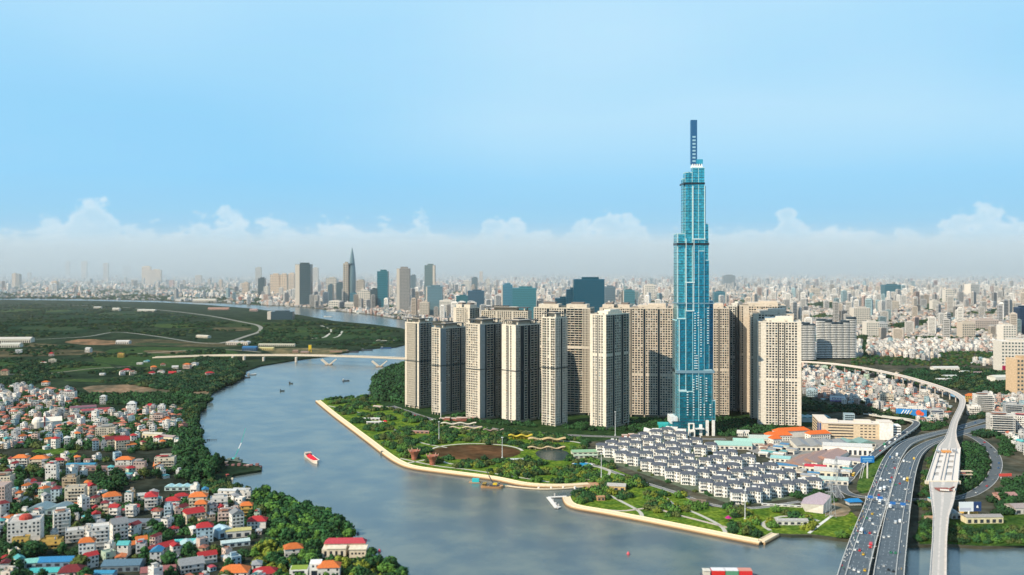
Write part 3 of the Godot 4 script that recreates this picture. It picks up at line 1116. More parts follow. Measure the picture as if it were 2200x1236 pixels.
	for y in [5.0, 10.0, 15.0, 19.4]:
		s.bb(Vector3(-32.3, y, -36.2), Vector3(20.3, y + 0.6, 3.8))
	for i in 14:
		s.bb(Vector3(-31 + i * 3.8, 0, 3.4), Vector3(-30.6 + i * 3.8, 20, 3.75))
	part("podium_mullion", s, mats.paint, o, true)
	for px in [1504, 1518, 1531]:
		s = Shape.new()
		s.col = Color(0.8, 0.78, 0.73)
		s.bb(Vector3((px - 1492) * k - 1.9, 0, 4.0), Vector3((px - 1492) * k + 1.9, 22 if px > 1510 else 16, 7.5))
		part("white_pier", s, mats.plaster, o)
	s = Shape.new()
	s.col = Color(0.8, 0.78, 0.73)
	s.bb(Vector3(-10, 0, 5), Vector3(-1.5, 9, 14))
	s.bb(Vector3(-10, 9, 5), Vector3(-8.2, 17, 9))
	s.bb(Vector3(-3.3, 9, 5), Vector3(-1.5, 17, 9))
	s.bb(Vector3(-10, 17, 5), Vector3(-1.5, 18.2, 9))
	part("entrance_block", s, mats.plaster, o)
	s = Shape.new()
	s.col = Color(0.02, 0.04, 0.05)
	s.bb(Vector3(-8, 1, 14), Vector3(-3.5, 6.5, 14.15))
	part("entrance_door", s, mats.dark_glass, o)
	s = Shape.new()
	s.col = Color(0.66, 0.68, 0.68)
	s.bb(Vector3(-34, 16, -30), Vector3(-24, 26, 0))
	s.bb(Vector3(-0.5, 10, 4), Vector3(12, 11.2, 12))
	part("canopy", s, mats.plaster, o)
	# low white shop blocks in front and beside it
	var n := 0
	for b in [[1392, 933, 11, 6, 9, "white shop pavilion with slanted roof, leftmost at the foot of the glass tower"], [1408, 935, 10, 9, 9, "white cubic pavilion beside the slanted one, by the glass tower"], [1427, 934, 11, 8, 9, "stacked white pavilion with long canopy near the glass tower"], [1446, 938, 11, 13, 12, "tall blank white pavilion beside the tower podium"], [1463, 941, 12, 12, 11, "white pavilion with a dark round sign, in front of the podium"], [1590, 937, 9, 8, 6, "pale ribbed booth on the plaza, left of the pair"], [1602, 937, 9, 8, 6, "pale ribbed booth on the plaza, right of the pair"]]:
		var p := thing("pavilion", b[5], "pavilion", P(b[0], b[1]), -0.25, "pavilions at the foot of the tower")
		s = Shape.new()
		s.col = Color(0.76, 0.73, 0.67)
		s.box(0, 0, 0, b[2], b[3] * 0.8, b[4])
		part("wall", s, mats.plaster, p)
		s = Shape.new()
		s.col = Color(0.7, 0.68, 0.64)
		if n == 0:
			s.quad(Vector3(-b[2] * 0.55, 4.9, b[4] * 0.55), Vector3(-b[2] * 0.55, 9, -b[4] * 0.55), Vector3(b[2] * 0.55, 6.2, -b[4] * 0.55), Vector3(b[2] * 0.55, 5.0, b[4] * 0.55))
			s.box(0, 4.8, 0, b[2], 0.1, b[4])
		else:
			s.box(0.6, b[3] * 0.8, 0, b[2] * 1.1, b[3] * 0.2, b[4] * 1.05)
		part("roof", s, mats.plaster, p)
		s = Shape.new()
		s.col = Color(0.03, 0.05, 0.06)
		for i in 3:
			s.box(-b[2] * 0.3 + i * b[2] * 0.3, 1.0, b[4] / 2, b[2] * 0.16, 3.2, 0.12)
		part("window", s, mats.dark_glass, p, true)
		if n == 4:
			s = Shape.new()
			s.col = Color(0.05, 0.06, 0.08)
			s.rod(Vector3(2, 6.6, b[4] / 2), Vector3(2, 6.6, b[4] / 2 + 0.2), 1.8, 1.8, 12)
			part("round_sign", s, mats.paint, p)
		n += 1
	var pool := Shape.new()
	pool.col = Color(0.05, 0.55, 0.55)
	pool.box(0, 0, 0, 24, 8, 22)
	lone("green_canopy", pool, mats.sheet_metal, "flat turquoise canopy roof between the cream slab and the glass tower", "canopy").position = P(1432, 921)
	for b in [[1363, 940, 0.0, "low red brick shop wing with bushes, in front of the broad cream slab"], [1002, 904, 0.2, "red brick terrace with planters at the foot of the third tower"], [968, 904, -0.1, "red brick terrace with planters at the foot of the second tower"]]:
		var p := thing("brick_terrace", b[3], "terrace", P(b[0], b[1]), b[2], "red brick terraces at the foot of the towers")
		s = Shape.new()
		s.col = Color(0.33, 0.12, 0.085)
		for i in 4:
			s.box(-13.5 + i * 9.0, 0, sin(i * 2.1) * 3.0, 8.0, 3.2 + (i % 2) * 1.8, 9.0)
		part("wall", s, mats.plaster, p)
		s = Shape.new()
		s.col = Color(0.55, 0.42, 0.36)
		for i in 4:
			s.box(-13.5 + i * 9.0, 3.2 + (i % 2) * 1.8, sin(i * 2.1) * 3.0, 8.6, 0.5, 9.6)
		part("roof", s, mats.plaster, p)

# ---------------------------------------------------------------- the centre of the city beyond the river
func office(called: String, label: String, x0: float, x1: float, yt: float, yb: float, deep: float, c: Color, style: String, strip: float = 0.0, turn: float = 0.0) -> Node3D:
	var a := P((x0 + x1) / 2.0, yb)
	var d := -a.z
	var w := (x1 - x0) / FOCAL * d
	var h := CAM_H - (yt - HORIZON) * d / FOCAL - LAND
	var o := thing(called, label, "office tower" if h > 60.0 else "building", a + Vector3(0, 0, -deep / 2), turn)
	var s := Shape.new()
	s.col = c
	match style:
		"spindle":
			for i in 14:
				var t0 := i / 14.0
				var t1 := (i + 1) / 14.0
				var r0 := w / 2 * (0.78 + 0.32 * sin(t0 * 2.6)) * (1.0 - 0.92 * pow(t0, 3.2))
				var r1 := w / 2 * (0.78 + 0.32 * sin(t1 * 2.6)) * (1.0 - 0.92 * pow(t1, 3.2))
				s.lathe(PackedVector2Array([Vector2(r0, h * t0), Vector2(r1, h * t1)]), 14)
			part("glass_shaft", s, mats.far_glass, o)
			s = Shape.new()
			s.col = c * 0.6
			s.lathe(PackedVector2Array([Vector2(0, h * 0.71), Vector2(w * 0.55, h * 0.715), Vector2(w * 0.55, h * 0.73), Vector2(0, h * 0.735)]), 14, -w * 0.22)
			part("landing_disc", s, mats.paint, o)
			return o
		_:
			s.box(0, 0, 0, w, h, deep)
	var glassy := style == "glass"
	part("glass_shaft" if glassy else "wall", s, mats.far_glass if glassy else mats.plaster, o)
	s = Shape.new()
	var fl := 12.0 if d > 5000.0 else 7.5
	if glassy:
		s.col = c * 0.55
		var y := 6.0
		while y < h - 3.0:
			s.box(0, y, 0, w + 0.5, fl * 0.2, deep + 0.5)
			y += fl
		part("spandrel", s, mats.far_glass, o, true)
	else:
		s.col = Color(0.05, 0.08, 0.09)
		var y := 4.0
		var k := maxi(2, int(w / (fl * 0.9)))
		while y < h - 4.0:
			for i in k:
				s.box(-w / 2 + w * (i + 0.5) / k, y, deep / 2, w / k * 0.55, fl * 0.45, 0.3)
			y += fl
		part("window", s, mats.dark_glass, o, true)
	s = Shape.new()
	s.col = c * 0.8
	s.box(w * 0.05, h, 0, w * 0.55, 3.0 + h * 0.025, deep * 0.5)
	part("roof_block", s, mats.plaster, o)
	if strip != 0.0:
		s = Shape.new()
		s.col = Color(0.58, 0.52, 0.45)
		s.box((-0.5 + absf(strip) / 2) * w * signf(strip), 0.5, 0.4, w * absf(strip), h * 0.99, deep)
		part("pale_strip", s, mats.plaster, o)
	return o

func build_downtown() -> void:
	var teal := Color(0.03, 0.13, 0.165)
	var slate := Color(0.07, 0.12, 0.14)
	var stone := Color(0.55, 0.48, 0.40)
	var pale := Color(0.66, 0.61, 0.54)
	office("office_tower", "dark two tone tower with a stepped cap, standing on the far river bank", 634, 667, 568, 658, 60, slate * 0.7, "glass", 0.28)
	office("office_tower", "slender pointed glass tower with a round landing disc, tallest downtown", 747, 763, 533, 655, 50, Color(0.12, 0.19, 0.21), "spindle")
	office("office_tower", "thin pale tower standing against the pointed glass tower", 737, 748, 566, 655, 40, stone * 0.8, "stone")
	office("office_tower", "flat topped teal glass tower by the far river", 810, 833, 583, 664, 50, Color(0.02, 0.15, 0.19), "glass")
	office("office_tower", "dark lower block beside the flat topped teal tower", 795, 811, 622, 664, 50, slate * 0.7, "glass")
	office("hotel_block", "white hotel block on the far quay", 767, 795, 626, 662, 60, pale, "stone")
	office("quay_building", "low white building in three wings on the far quay", 706, 731, 647, 662, 60, pale, "stone")
	office("quay_building", "low white building with long roof beside the white hotel", 732, 763, 651, 663, 60, pale * 0.95, "stone")
	office("office_tower", "grey slab tower with a left edge painted as sunlit, right of the teal tower", 852, 880, 577, 670, 40, Color(0.30, 0.29, 0.28), "stone", 0.22)  # the pale left strip paints sunlight on that side
	office("office_tower", "tall grey green tower with a dark side, behind the grey slab", 912, 934, 570, 645, 60, Color(0.14, 0.2, 0.2), "glass", -0.2)
	office("office_tower", "broad blue grey glass block beyond the river", 915, 950, 616, 678, 60, Color(0.13, 0.23, 0.27), "glass", 0.08)
	office("apartment_block", "stepped white block beyond the first apartment tower", 944, 972, 646, 680, 60, pale, "stone")
	office("apartment_block", "cream ribbed block on the bank beyond the river", 901, 921, 650, 680, 50, stone, "stone")
	office("office_block", "teal glass block with white parapet, left of two", 980, 1005, 636, 668, 60, Color(0.03, 0.15, 0.18), "glass")
	office("office_block", "dark blue glass block with white rooftop frame", 1005, 1040, 625, 668, 60, Color(0.035, 0.10, 0.15), "glass")
	office("office_tower", "blue glass tower with bright vertical ribs behind the roof gardens", 1077, 1101, 612, 680, 50, Color(0.07, 0.22, 0.30), "glass", 0.12)
	office("office_tower", "wide pale teal glass tower behind the long cream tower", 1101, 1152, 619, 690, 60, Color(0.06, 0.22, 0.26), "glass")
	office("office_tower", "big dark teal glass block towering over the striped balcony tower", 1233, 1299, 600, 705, 60, Color(0.018, 0.10, 0.15), "glass")
	office("office_tower", "stepped middle wing of the dark teal glass group", 1217, 1250, 622, 703, 50, Color(0.016, 0.09, 0.14), "glass")
	office("office_tower", "lowest stepped wing of the dark teal glass group", 1193, 1232, 641, 700, 46, Color(0.016, 0.085, 0.13), "glass")
	office("office_block", "plain blue grey block right of the dark teal glass group", 1300, 1322, 616, 660, 50, Color(0.12, 0.18, 0.21), "glass")
	office("office_block", "green glass block in a white frame near the broad cream slab", 1338, 1364, 624, 665, 50, Color(0.05, 0.19, 0.22), "glass", 0.1)
	office("apartment_block", "white block with a dark cap between the framed blocks", 1386, 1408, 612, 645, 50, pale, "stone")
	office("office_block", "blue glass block in a white frame right of the tall glass tower", 1535, 1561, 628, 668, 50, Color(0.06, 0.19, 0.24), "glass", -0.1)
	office("office_tower", "grey tower in the haze right of the tall glass tower", 1555, 1580, 592, 622, 70, Color(0.17, 0.2, 0.21), "glass")
	office("office_tower", "square dark teal block alone among the white houses", 1901, 1936, 612, 645, 70, Color(0.02, 0.13, 0.17), "glass")
	office("apartment_block", "cream ribbed tower in the white city near the dark square block", 2032, 2051, 623, 652, 50, pale, "stone")
	office("apartment_block", "pale tower with shaded side beyond the tree belt", 2080, 2104, 611, 637, 60, pale, "stone", 0.0, 0.4)
	office("office_tower", "dark blue tower at the very edge beside the cream ribbed block", 2191, 2216, 661, 722, 40, Color(0.02, 0.05, 0.10), "glass")
	office("apartment_block", "cream block with window rows left of the tree belt", 1862, 1890, 692, 724, 40, pale, "stone")
	office("apartment_block", "pale grey block joined to the cream block by the tree belt", 1890, 1908, 694, 720, 40, Color(0.45, 0.46, 0.46), "stone")
	office("apartment_block", "wide cream block behind the wave fronted tower", 1835, 1870, 662, 700, 50, pale * 0.9, "stone")
	office("apartment_block", "tan tower beside the slim white mast", 2068, 2096, 693, 727, 40, stone, "stone")
	office("apartment_block", "long pink and grey ribbed block on the city slope", 2096, 2146, 687, 708, 40, Color(0.5, 0.42, 0.38), "stone")
	office("apartment_block", "cream ribbed block high at the edge of the city", 2160, 2193, 650, 676, 50, stone * 1.1, "stone")
	office("apartment_block", "plain white tower above the cream block with a crimson base", 2156, 2184, 700, 738, 40, pale * 1.08, "stone")
	var big := office("apartment_block", "large cream block with a crimson base beside the dark park", 2157, 2230, 734, 800, 50, pale * 1.05, "stone", 0.0, -0.12)
	var s := Shape.new()
	s.col = Color(0.32, 0.015, 0.07)
	s.box(-20, 0.5, 26, 34, 14, 2.5)
	part("crimson_base", s, mats.plaster, big)
	office("apartment_block", "orange cream tower cut off by the edge beside the park", 2185, 2240, 772, 852, 40, Color(0.62, 0.45, 0.29), "stone")
	office("apartment_block", "tan block among the city trees, left of two by a tree clump", 1868, 1884, 646, 668, 40, stone, "stone")
	office("apartment_block", "tan block with dark shaded neighbour in the white city", 1914, 1932, 648, 672, 40, stone, "stone")
	office("apartment_block", "cream block standing before a dark tree clump", 2004, 2018, 646, 668, 40, pale, "stone")
	office("apartment_block", "pink grey block behind the last cream towers", 1742, 1762, 620, 640, 50, stone, "stone")
	office("apartment_block", "white block in the city with four dark ribs", 1812, 1832, 622, 645, 50, pale, "stone")
	# far left of the river
	var tan := Color(0.60, 0.47, 0.36)
	for b in [[554, 568, 598, 637, slate * 0.6, "small dark glass block left of the cream pair"], [566, 576, 616, 641, pale, "small cream block in front of the dark glass block"], [580, 600, 590, 639, tan * 1.1, "cream tower, left half of the joined pair on the far bank"], [601, 616, 590, 639, tan * 1.1, "cream tower, right half of the joined pair on the far bank"], [619, 632, 588, 630, tan * 1.1, "cream tower beside the dark two tone tower"], [670, 683, 576, 615, stone, "thin cream tower just right of the dark two tone tower"], [140, 148, 562, 600, tan * 1.2, "thin pale tower far left in the haze, left of a pair"], [174, 185, 562, 604, tan * 1.2, "thin pale tower far left in the haze, right of a pair"], [221, 231, 566, 606, tan, "pinkish tower in the haze beside the stepped one"], [304, 322, 573, 612, tan * 1.2, "stepped pale tower in the haze, higher half"], [322, 345, 580, 612, tan * 1.1, "stepped pale tower in the haze, lower half"], [25, 33, 588, 618, tan * 1.2, "pale tower at the far left edge of the skyline"], [34, 41, 590, 618, stone * 0.6, "grey tower at the far left edge of the skyline"], [58, 64, 586, 606, tan * 1.1, "small pale tower beside the edge pair"], [110, 121, 605, 626, tan, "short pale tower below the hazy pair"], [262, 280, 571, 596, tan * 0.9, "hazy pink block behind the stepped tower"], [520, 533, 608, 632, tan, "cream tower on the far bank near the sheds"], [548, 560, 575, 612, stone * 0.8, "hazy tower rising above the small dark block"], [470, 476, 602, 622, tan, "thin pale tower halfway along the far left bank"], [418, 432, 592, 610, tan, "broad pale tower in the haze above the far left bank"], [362, 372, 603, 618, Color(0.55, 0.35, 0.3), "small pink tower on the far left bank"], [700, 722, 598, 640, pale * 0.8, "cream block left of the thin pale tower"], [722, 736, 608, 650, slate, "grey glass block at the foot of the thin pale tower"], [704, 714, 612, 650, slate * 1.3, "narrow grey block beside the grey glass block"], [765, 782, 603, 645, stone * 0.8, "brown grey block right of the pointed tower"], [751, 764, 630, 658, Color(0.05, 0.16, 0.2), "low blue glass block at the foot of the pointed tower"], [882, 893, 592, 630, slate, "slim blue grey tower right of the grey slab"], [1013, 1026, 597, 630, slate, "slim blue tower in the haze beyond the glass blocks"], [1030, 1037, 584, 612, tan, "thin cream tower in the haze beyond the glass blocks"], [995, 1010, 604, 628, pale, "cream block in the haze above the teal glass block"], [1044, 1053, 600, 625, pale, "cream tower in the haze beside the thin one"]]:
		var cc: Color = b[4]
		office("city_block", b[5], b[0], b[1], b[2], b[3], 45, cc, "glass" if cc.b > cc.r else "stone")

# ---------------------------------------------------------------- small houses
const WALLS := [["white", 0.74, 0.71, 0.66], ["cream", 0.68, 0.60, 0.47], ["pale pink", 0.62, 0.48, 0.42], ["light grey", 0.5, 0.51, 0.51], ["tan", 0.52, 0.41, 0.28], ["pale blue", 0.42, 0.55, 0.62], ["pale green", 0.44, 0.55, 0.44], ["yellow", 0.62, 0.42, 0.12]]
const ROOFS := [["orange", 0.62, 0.17, 0.045], ["red", 0.42, 0.035, 0.04], ["maroon", 0.2, 0.035, 0.04], ["grey", 0.26, 0.27, 0.28], ["teal", 0.10, 0.40, 0.40], ["blue", 0.05, 0.24, 0.42], ["rust", 0.30, 0.12, 0.08], ["pale", 0.58, 0.58, 0.55]]

func tone(row: Array) -> Color:
	return Color(row[1], row[2], row[3])

# shapes of one house, front towards +Z; roof: hip, gable, flat, shed
func house_shapes(w: float, d: float, storeys: int, wc: Color, roof: String, rc: Color, r: RandomNumberGenerator) -> Dictionary:
	var fh := 3.3
	var h := storeys * fh
	var wall := Shape.new()
	wall.col = wc
	wall.box(0, 0, 0, w, h, d)
	wall.col = wc * 0.86
	for f in range(1, storeys):
		wall.box(0, f * fh - 0.15, 0, w + 0.24, 0.3, d + 0.24)
	var win := Shape.new()
	var cols := maxi(2, int(w / 3.0))
	var sides := maxi(2, int(d / 4.0))
	for f in storeys:
		win.col = Color(0.02, 0.035, 0.042)
		for i in cols:
			if r.randf() < 0.72:
				var x := -w / 2 + w * (i + 0.5) / cols
				win.box(x, f * fh + 0.8, d / 2, minf(1.7, w / cols * 0.6), 1.7, 0.1)
				win.box(x, f * fh + 0.8, -d / 2, minf(1.5, w / cols * 0.55), 1.5, 0.1)
		for i in sides:
			if r.randf() < 0.6:
				var z := -d / 2 + d * (i + 0.5) / sides
				win.box(-w / 2, f * fh + 0.9, z, 0.1, 1.5, 1.2)
				win.box(w / 2, f * fh + 0.9, z, 0.1, 1.5, 1.2)
	var top := Shape.new()
	top.col = rc
	match roof:
		"hip":
			top.hip(0, h, 0, w + 1.4, d + 1.4, minf(w, d) * 0.3, 0.35)
		"gable":
			top.hip(0, h, 0, w + 1.2, d + 1.2, minf(w, d) * 0.32, 1.0)
		"shed":
			top.hip(0, h, 0, w + 0.8, d + 0.8, minf(w, d) * 0.14, 1.0)
		_:
			top.box(0, h, 0, w - 0.5, 0.12, d - 0.5)
			wall.col = wc
			wall.box(0, h, d / 2 - 0.12, w, 0.9, 0.24)
			wall.box(0, h, -d / 2 + 0.12, w, 0.9, 0.24)
			wall.box(w / 2 - 0.12, h, 0, 0.24, 0.9, d - 0.48)
			wall.box(-w / 2 + 0.12, h, 0, 0.24, 0.9, d - 0.48)
			if r.randf() < 0.75:
				wall.box(r.randf_range(-0.15, 0.15) * w, h, -d * 0.22, w * 0.5, 2.7, d * 0.34)
				top.box(0.0, h + 2.75, -d * 0.22, w * 0.6, 0.2, d * 0.4)
			if r.randf() < 0.6:
				top.col = Color(0.45, 0.46, 0.47)
				top.rod(Vector3(w * 0.2, h + 1.0, d * 0.2), Vector3(w * 0.2, h + 2.6, d * 0.2), 0.7, 0.7, 8)
				top.col = Color(0.12, 0.12, 0.13)
				top.box(w * 0.2, h, d * 0.2, 1.2, 1.0, 1.2)
			if r.randf() < 0.35:
				top.col = [Color(0.3, 0.13, 0.08), Color(0.35, 0.36, 0.36), Color(0.06, 0.25, 0.27), Color(0.4, 0.05, 0.05)][r.randi_range(0, 3)]
				top.hip(-w * 0.12, h + 2.2, d * 0.2, w * 0.6, d * 0.42, 0.6, 1.0)
	var bal := Shape.new()
	if storeys > 1 and r.randf() < 0.7:
		bal.col = wc * 0.95
		for f in range(1, storeys):
			bal.box(0, f * fh - 0.1, d / 2 + 0.7, w * 0.8, 0.2, 1.4)
			bal.box(0, f * fh + 0.1, d / 2 + 1.32, w * 0.8, 0.85, 0.12)
	return {"wall": wall, "window": win, "roof": top, "balcony": bal, "h": h}

func house(called: String, at: Vector3, turn: float, w: float, d: float, storeys: int, wi: int, roof: String, ri: int, category: String, group: String, extra: String, r: RandomNumberGenerator) -> Node3D:
	var names := {"hip": "hipped", "gable": "gabled", "flat": "flat", "shed": "low metal"}
	var size := "tiny " if w * d < 60.0 else ("big " if w * d > 230.0 else "")
	var label: String
	if roof == "flat":
		label = "%s%s %s-storey house with flat roof" % [size, WALLS[wi][0], ["one", "two", "three", "four", "five", "six", "seven", "eight"][storeys - 1]]
	else:
		label = "%s%s house with %s %s roof" % [size, WALLS[wi][0], ROOFS[ri][0], names[roof]]
	if extra:
		label = extra
	var o := thing(called, label, category, at, turn, group)
	var c := tone(WALLS[wi]) * r.randf_range(0.86, 1.06)
	var rc := tone(ROOFS[ri]) * r.randf_range(0.8, 1.12)
	if roof == "flat":
		rc = c * r.randf_range(0.5, 0.9)
	var s := house_shapes(w, d, storeys, c, roof, rc, r)
	part("wall", s.wall, mats.plaster, o)
	part("roof", s.roof, mats.sheet_metal if roof == "shed" else mats.roofing, o)
	part("window", s.window, mats.dark_glass, o, true)
	if s.balcony.v.size():
		part("balcony", s.balcony, mats.plaster, o)
	return o

# one merged house for the crowds of houses; white walls take the tint of the copy
func plain_house(kind: int) -> ArrayMesh:
	var r := RandomNumberGenerator.new()
	r.seed = 900 + kind
	var roof: String = ["flat", "flat", "gable", "flat", "hip", "shed"][kind]
	var rc := Color(0.7, 0.7, 0.68)
	if kind == 2:
		rc = Color(0.62, 0.2, 0.13)
	elif kind == 5:
		rc = Color(0.5, 0.62, 0.64)
	elif kind == 4:
		rc = Color(0.7, 0.3, 0.2)
	var d := house_shapes(6.5, 12.0, [3, 4, 2, 5, 2, 1][kind], Color(0.95, 0.95, 0.95), roof, rc, r)
	var s: Shape = d.wall
	for k in ["roof", "window", "balcony"]:
		var q: Shape = d[k]
		s.v.append_array(q.v)
		s.n.append_array(q.n)
		s.c.append_array(q.c)
	return s.mesh(mats.plaster)

func far_block(kind: int) -> ArrayMesh:
	var s := Shape.new()
	s.col = Color(0.95, 0.95, 0.95)
	if kind == 0:
		s.box(0, 0, 0, 1, 1, 1)
		s.col = Color(0.7, 0.68, 0.66)
		s.box(0.05, 1, -0.1, 0.5, 0.22, 0.5)
		s.col = Color(0.12, 0.14, 0.15)
		for f in 3:
			for i in 3:
				s.box(-0.32 + i * 0.32, 0.12 + f * 0.3, 0.5, 0.17, 0.14, 0.01)
				s.box(-0.5, 0.12 + f * 0.3, -0.32 + i * 0.32, 0.01, 0.14, 0.17)
	elif kind == 1:
		s.box(0, 0, 0, 1, 0.7, 1)
		s.col = Color(0.75, 0.6, 0.52)
		s.hip(0, 0.7, 0, 1.06, 1.06, 0.34, 0.5)
		s.col = Color(0.12, 0.14, 0.15)
		for i in 3:
			s.box(-0.32 + i * 0.32, 0.25, 0.5, 0.17, 0.2, 0.01)
	else:
		s.box(0, 0, 0, 1, 1, 1)
		s.box(0, 1, 0, 0.6, 0.04, 0.6)
		s.col = Color(0.12, 0.14, 0.15)
		for f in 12:
			s.box(0, 0.04 + f * 0.08, 0.5, 0.82, 0.035, 0.012)
			s.box(-0.5, 0.04 + f * 0.08, 0, 0.012, 0.035, 0.82)
	return s.mesh(mats.plaster)

var tree_belts := []
var busy := []

func city_tint(r: RandomNumberGenerator) -> Color:
	var t := r.randf()
	var c: Color
	if t < 0.62:
		c = Color(0.80, 0.77, 0.73)
	elif t < 0.74:
		c = Color(0.72, 0.63, 0.54)
	elif t < 0.81:
		c = Color(0.62, 0.47, 0.41)
	elif t < 0.92:
		c = Color(0.48, 0.48, 0.48)
	elif t < 0.975:
		c = Color(0.34, 0.48, 0.52)
	else:
		c = Color(0.42, 0.22, 0.18)
	return c * r.randf_range(0.75, 1.08)

func build_city() -> void:
	var r := RandomNumberGenerator.new()
	r.seed = 515
	places.append_array([[P(1800, 858), "by the white hoarding"], [P(1960, 888), "by the painted mural block"], [P(2110, 872), "by the stepped white office"], [P(2140, 905), "by the pale office block"], [P(2050, 860), "inside the viaduct bend"], [P(1900, 850), "below the viaduct"], [P(1960, 850), "between viaduct and mural"], [P(1755, 830), "beside the last cream tower"], [P(1830, 835), "in the middle of the quarter"], [P(2180, 880), "at the picture edge"], [P(2090, 850), "near the orange domed house"], [P(1870, 875), "by the dark trees"]])
	tree_belts = [polygon([1905, 704, 1945, 694, 1985, 690, 2030, 678, 2068, 670, 2066, 678, 2020, 690, 1975, 702, 1930, 708]), polygon([1985, 668, 1996, 648, 2006, 650, 2004, 670]), polygon([1728, 660, 1760, 650, 1830, 655, 1832, 661, 1770, 664]), polygon([1918, 808, 1950, 799, 2000, 795, 2060, 792, 2110, 796, 2158, 800, 2186, 808, 2190, 850, 2120, 846, 2060, 838, 1990, 824, 1940, 812]), polygon([1730, 862, 1790, 872, 1850, 878, 1890, 890, 1950, 896, 1962, 902, 1950, 915, 1900, 905, 1850, 892, 1790, 888, 1730, 885]), polygon([2100, 935, 2128, 925, 2140, 940, 2110, 950]), polygon([1850, 772, 1852, 690, 1864, 700, 1864, 770]), polygon([2085, 900, 2110, 892, 2130, 900, 2100, 912]), polygon([2120, 668, 2150, 664, 2160, 668, 2130, 674]), polygon([1740, 780, 1800, 784, 1860, 794, 1930, 812, 1925, 818, 1850, 800, 1740, 787])]
	var quarters := [polygon([1728, 788, 1850, 800, 1920, 814, 1990, 832, 2035, 846, 2056, 862, 2050, 885, 2036, 905, 2000, 912, 1975, 908, 1940, 892, 1900, 884, 1860, 872, 1800, 866, 1728, 850]), polygon([2076, 868, 2100, 856, 2150, 850, 2320, 852, 2320, 900, 2210, 880, 2150, 890, 2110, 888, 2082, 886]), polygon([2150, 920, 2320, 900, 2320, 990, 2210, 985, 2180, 960])]
	for o in get_children():
		if o.has_meta("category") and o.get_meta("category") in ["office tower", "building", "apartment tower"]:
			busy.append([flat(o.position), 34.0])
	# hand placed blocks of the near quarter
	for b in [[1800, 862, 26, 16, 3, 3, "flat", 3, "white hoarding building with a purple line along its foot", "hoarding"], [1845, 862, 18, 12, 3, 0, "flat", 3, "plain white block right of the purple lined hoarding", ""], [1958, 893, 46, 18, 4, 0, "flat", 3, "long white block with a bright blue painted mural wall", "mural"], [1905, 868, 22, 16, 5, 1, "flat", 3, "cream cube shaped block above the dark trees", ""], [1935, 858, 12, 12, 5, 3, "flat", 3, "pale grey block with small windows left of the mural", ""], [1985, 862, 14, 14, 6, 0, "flat", 3, "tall white block with staggered balconies above the mural", ""], [2113, 882, 30, 18, 8, 0, "flat", 3, "stepped white office with horizontal window bands beside the viaduct", "bands"], [2085, 862, 16, 14, 3, 7, "hip", 0, "yellow house with an orange dome like roof inside the viaduct bend", ""], [2150, 930, 34, 22, 8, 0, "flat", 3, "pale office block with dark striped end by the road", "bands"], [2177, 905, 26, 18, 8, 3, "flat", 3, "light grey office behind the pale striped block", "bands"], [2092, 890, 20, 18, 4, 0, "flat", 3, "low white workshop right beside the viaduct curve", ""], [2196, 925, 24, 30, 7, 0, "flat", 3, "tall white block at the picture edge near the road", ""], [1772, 800, 14, 12, 4, 6, "flat", 3, "small green tinted block under the far viaduct", ""], [1774, 853, 16, 14, 5, 2, "flat", 3, "salmon pink block with a dark side near the hoarding", ""], [1745, 852, 20, 14, 4, 5, "flat", 3, "blue grey block with a magenta strip beside the last cream tower", ""], [1862, 818, 10, 9, 4, 6, "flat", 3, "small lime green block among low roofs", ""], [1895, 822, 14, 10, 4, 0, "flat", 3, "white block standing alone under the viaduct", ""], [2012, 894, 20, 14, 3, 3, "flat", 3, "grey block with a dark screen on its wall near the viaduct", "screen"], [2002, 903, 22, 12, 1, 7, "shed", 7, "yellow roadside shop below the dark screen", ""], [1824, 908, 16, 12, 4, 5, "flat", 3, "glassy pale blue block in the shade of the last cream tower", "bands"]]:
		var o := house("city_block_near", P(b[0], b[1]), -0.3 + 0.1 * sin(b[0]), b[2], b[3], b[4], b[5], b[6], b[7], "building", "", b[8], r)
		busy.append([flat(o.position), maxf(b[2], b[3]) * 0.62])
		var s := Shape.new()
		var h: float = b[4] * 3.3
		match b[9]:
			"hoarding":
				s.col = Color(0.8, 0.8, 0.82)
				s.box(0, 0.5, b[3] / 2 + 0.4, b[2], h * 0.9, 0.5)
				s.col = Color(0.16, 0.04, 0.4)
				s.box(0, 0.7, b[3] / 2 + 0.7, b[2], 1.4, 0.2)
				for i in 5:
					s.box(-9 + i * 4.5, h * 0.5, b[3] / 2 + 0.7, 2.2, 1.0, 0.2)
				part("hoarding", s, mats.paint, o)
			"mural":
				s.col = Color(0.03, 0.2, 0.5)
				s.box(0, 0.3, b[3] / 2 + 0.8, b[2], h * 0.86, 0.5)
				part("mural_panel", s, mats.paint, o)
				s = Shape.new()
				s.col = Color(0.65, 0.1, 0.04)
				s.rod(Vector3(11, h * 0.5, b[3] / 2 + 1.0), Vector3(11, h * 0.5, b[3] / 2 + 1.25), 4.4, 4.4, 14)
				s.rod(Vector3(16, h * 0.36, b[3] / 2 + 1.0), Vector3(16, h * 0.36, b[3] / 2 + 1.25), 3.0, 3.0, 12)
				s.col = Color(0.75, 0.75, 0.72)
				for i in 3:
					s.beam(Vector3(-16 + i * 4, 2, b[3] / 2 + 1.2), Vector3(-11 + i * 4, h * 0.75, b[3] / 2 + 1.2), 0.3, 1.4)
				s.col = Color(0.7, 0.45, 0.05)
				s.beam(Vector3(-4, 2, b[3] / 2 + 1.2), Vector3(1, h * 0.7, b[3] / 2 + 1.2), 0.3, 1.2)
				part("mural_print", s, mats.paint, o)
			"bands":
				s.col = Color(0.02, 0.04, 0.055)
				for f in int(b[4]):
					s.box(0, f * 3.3 + 1.1, 0, b[2] * 0.8, 1.3, b[3] + 0.5)
				part("window_band", s, mats.dark_glass, o, true)
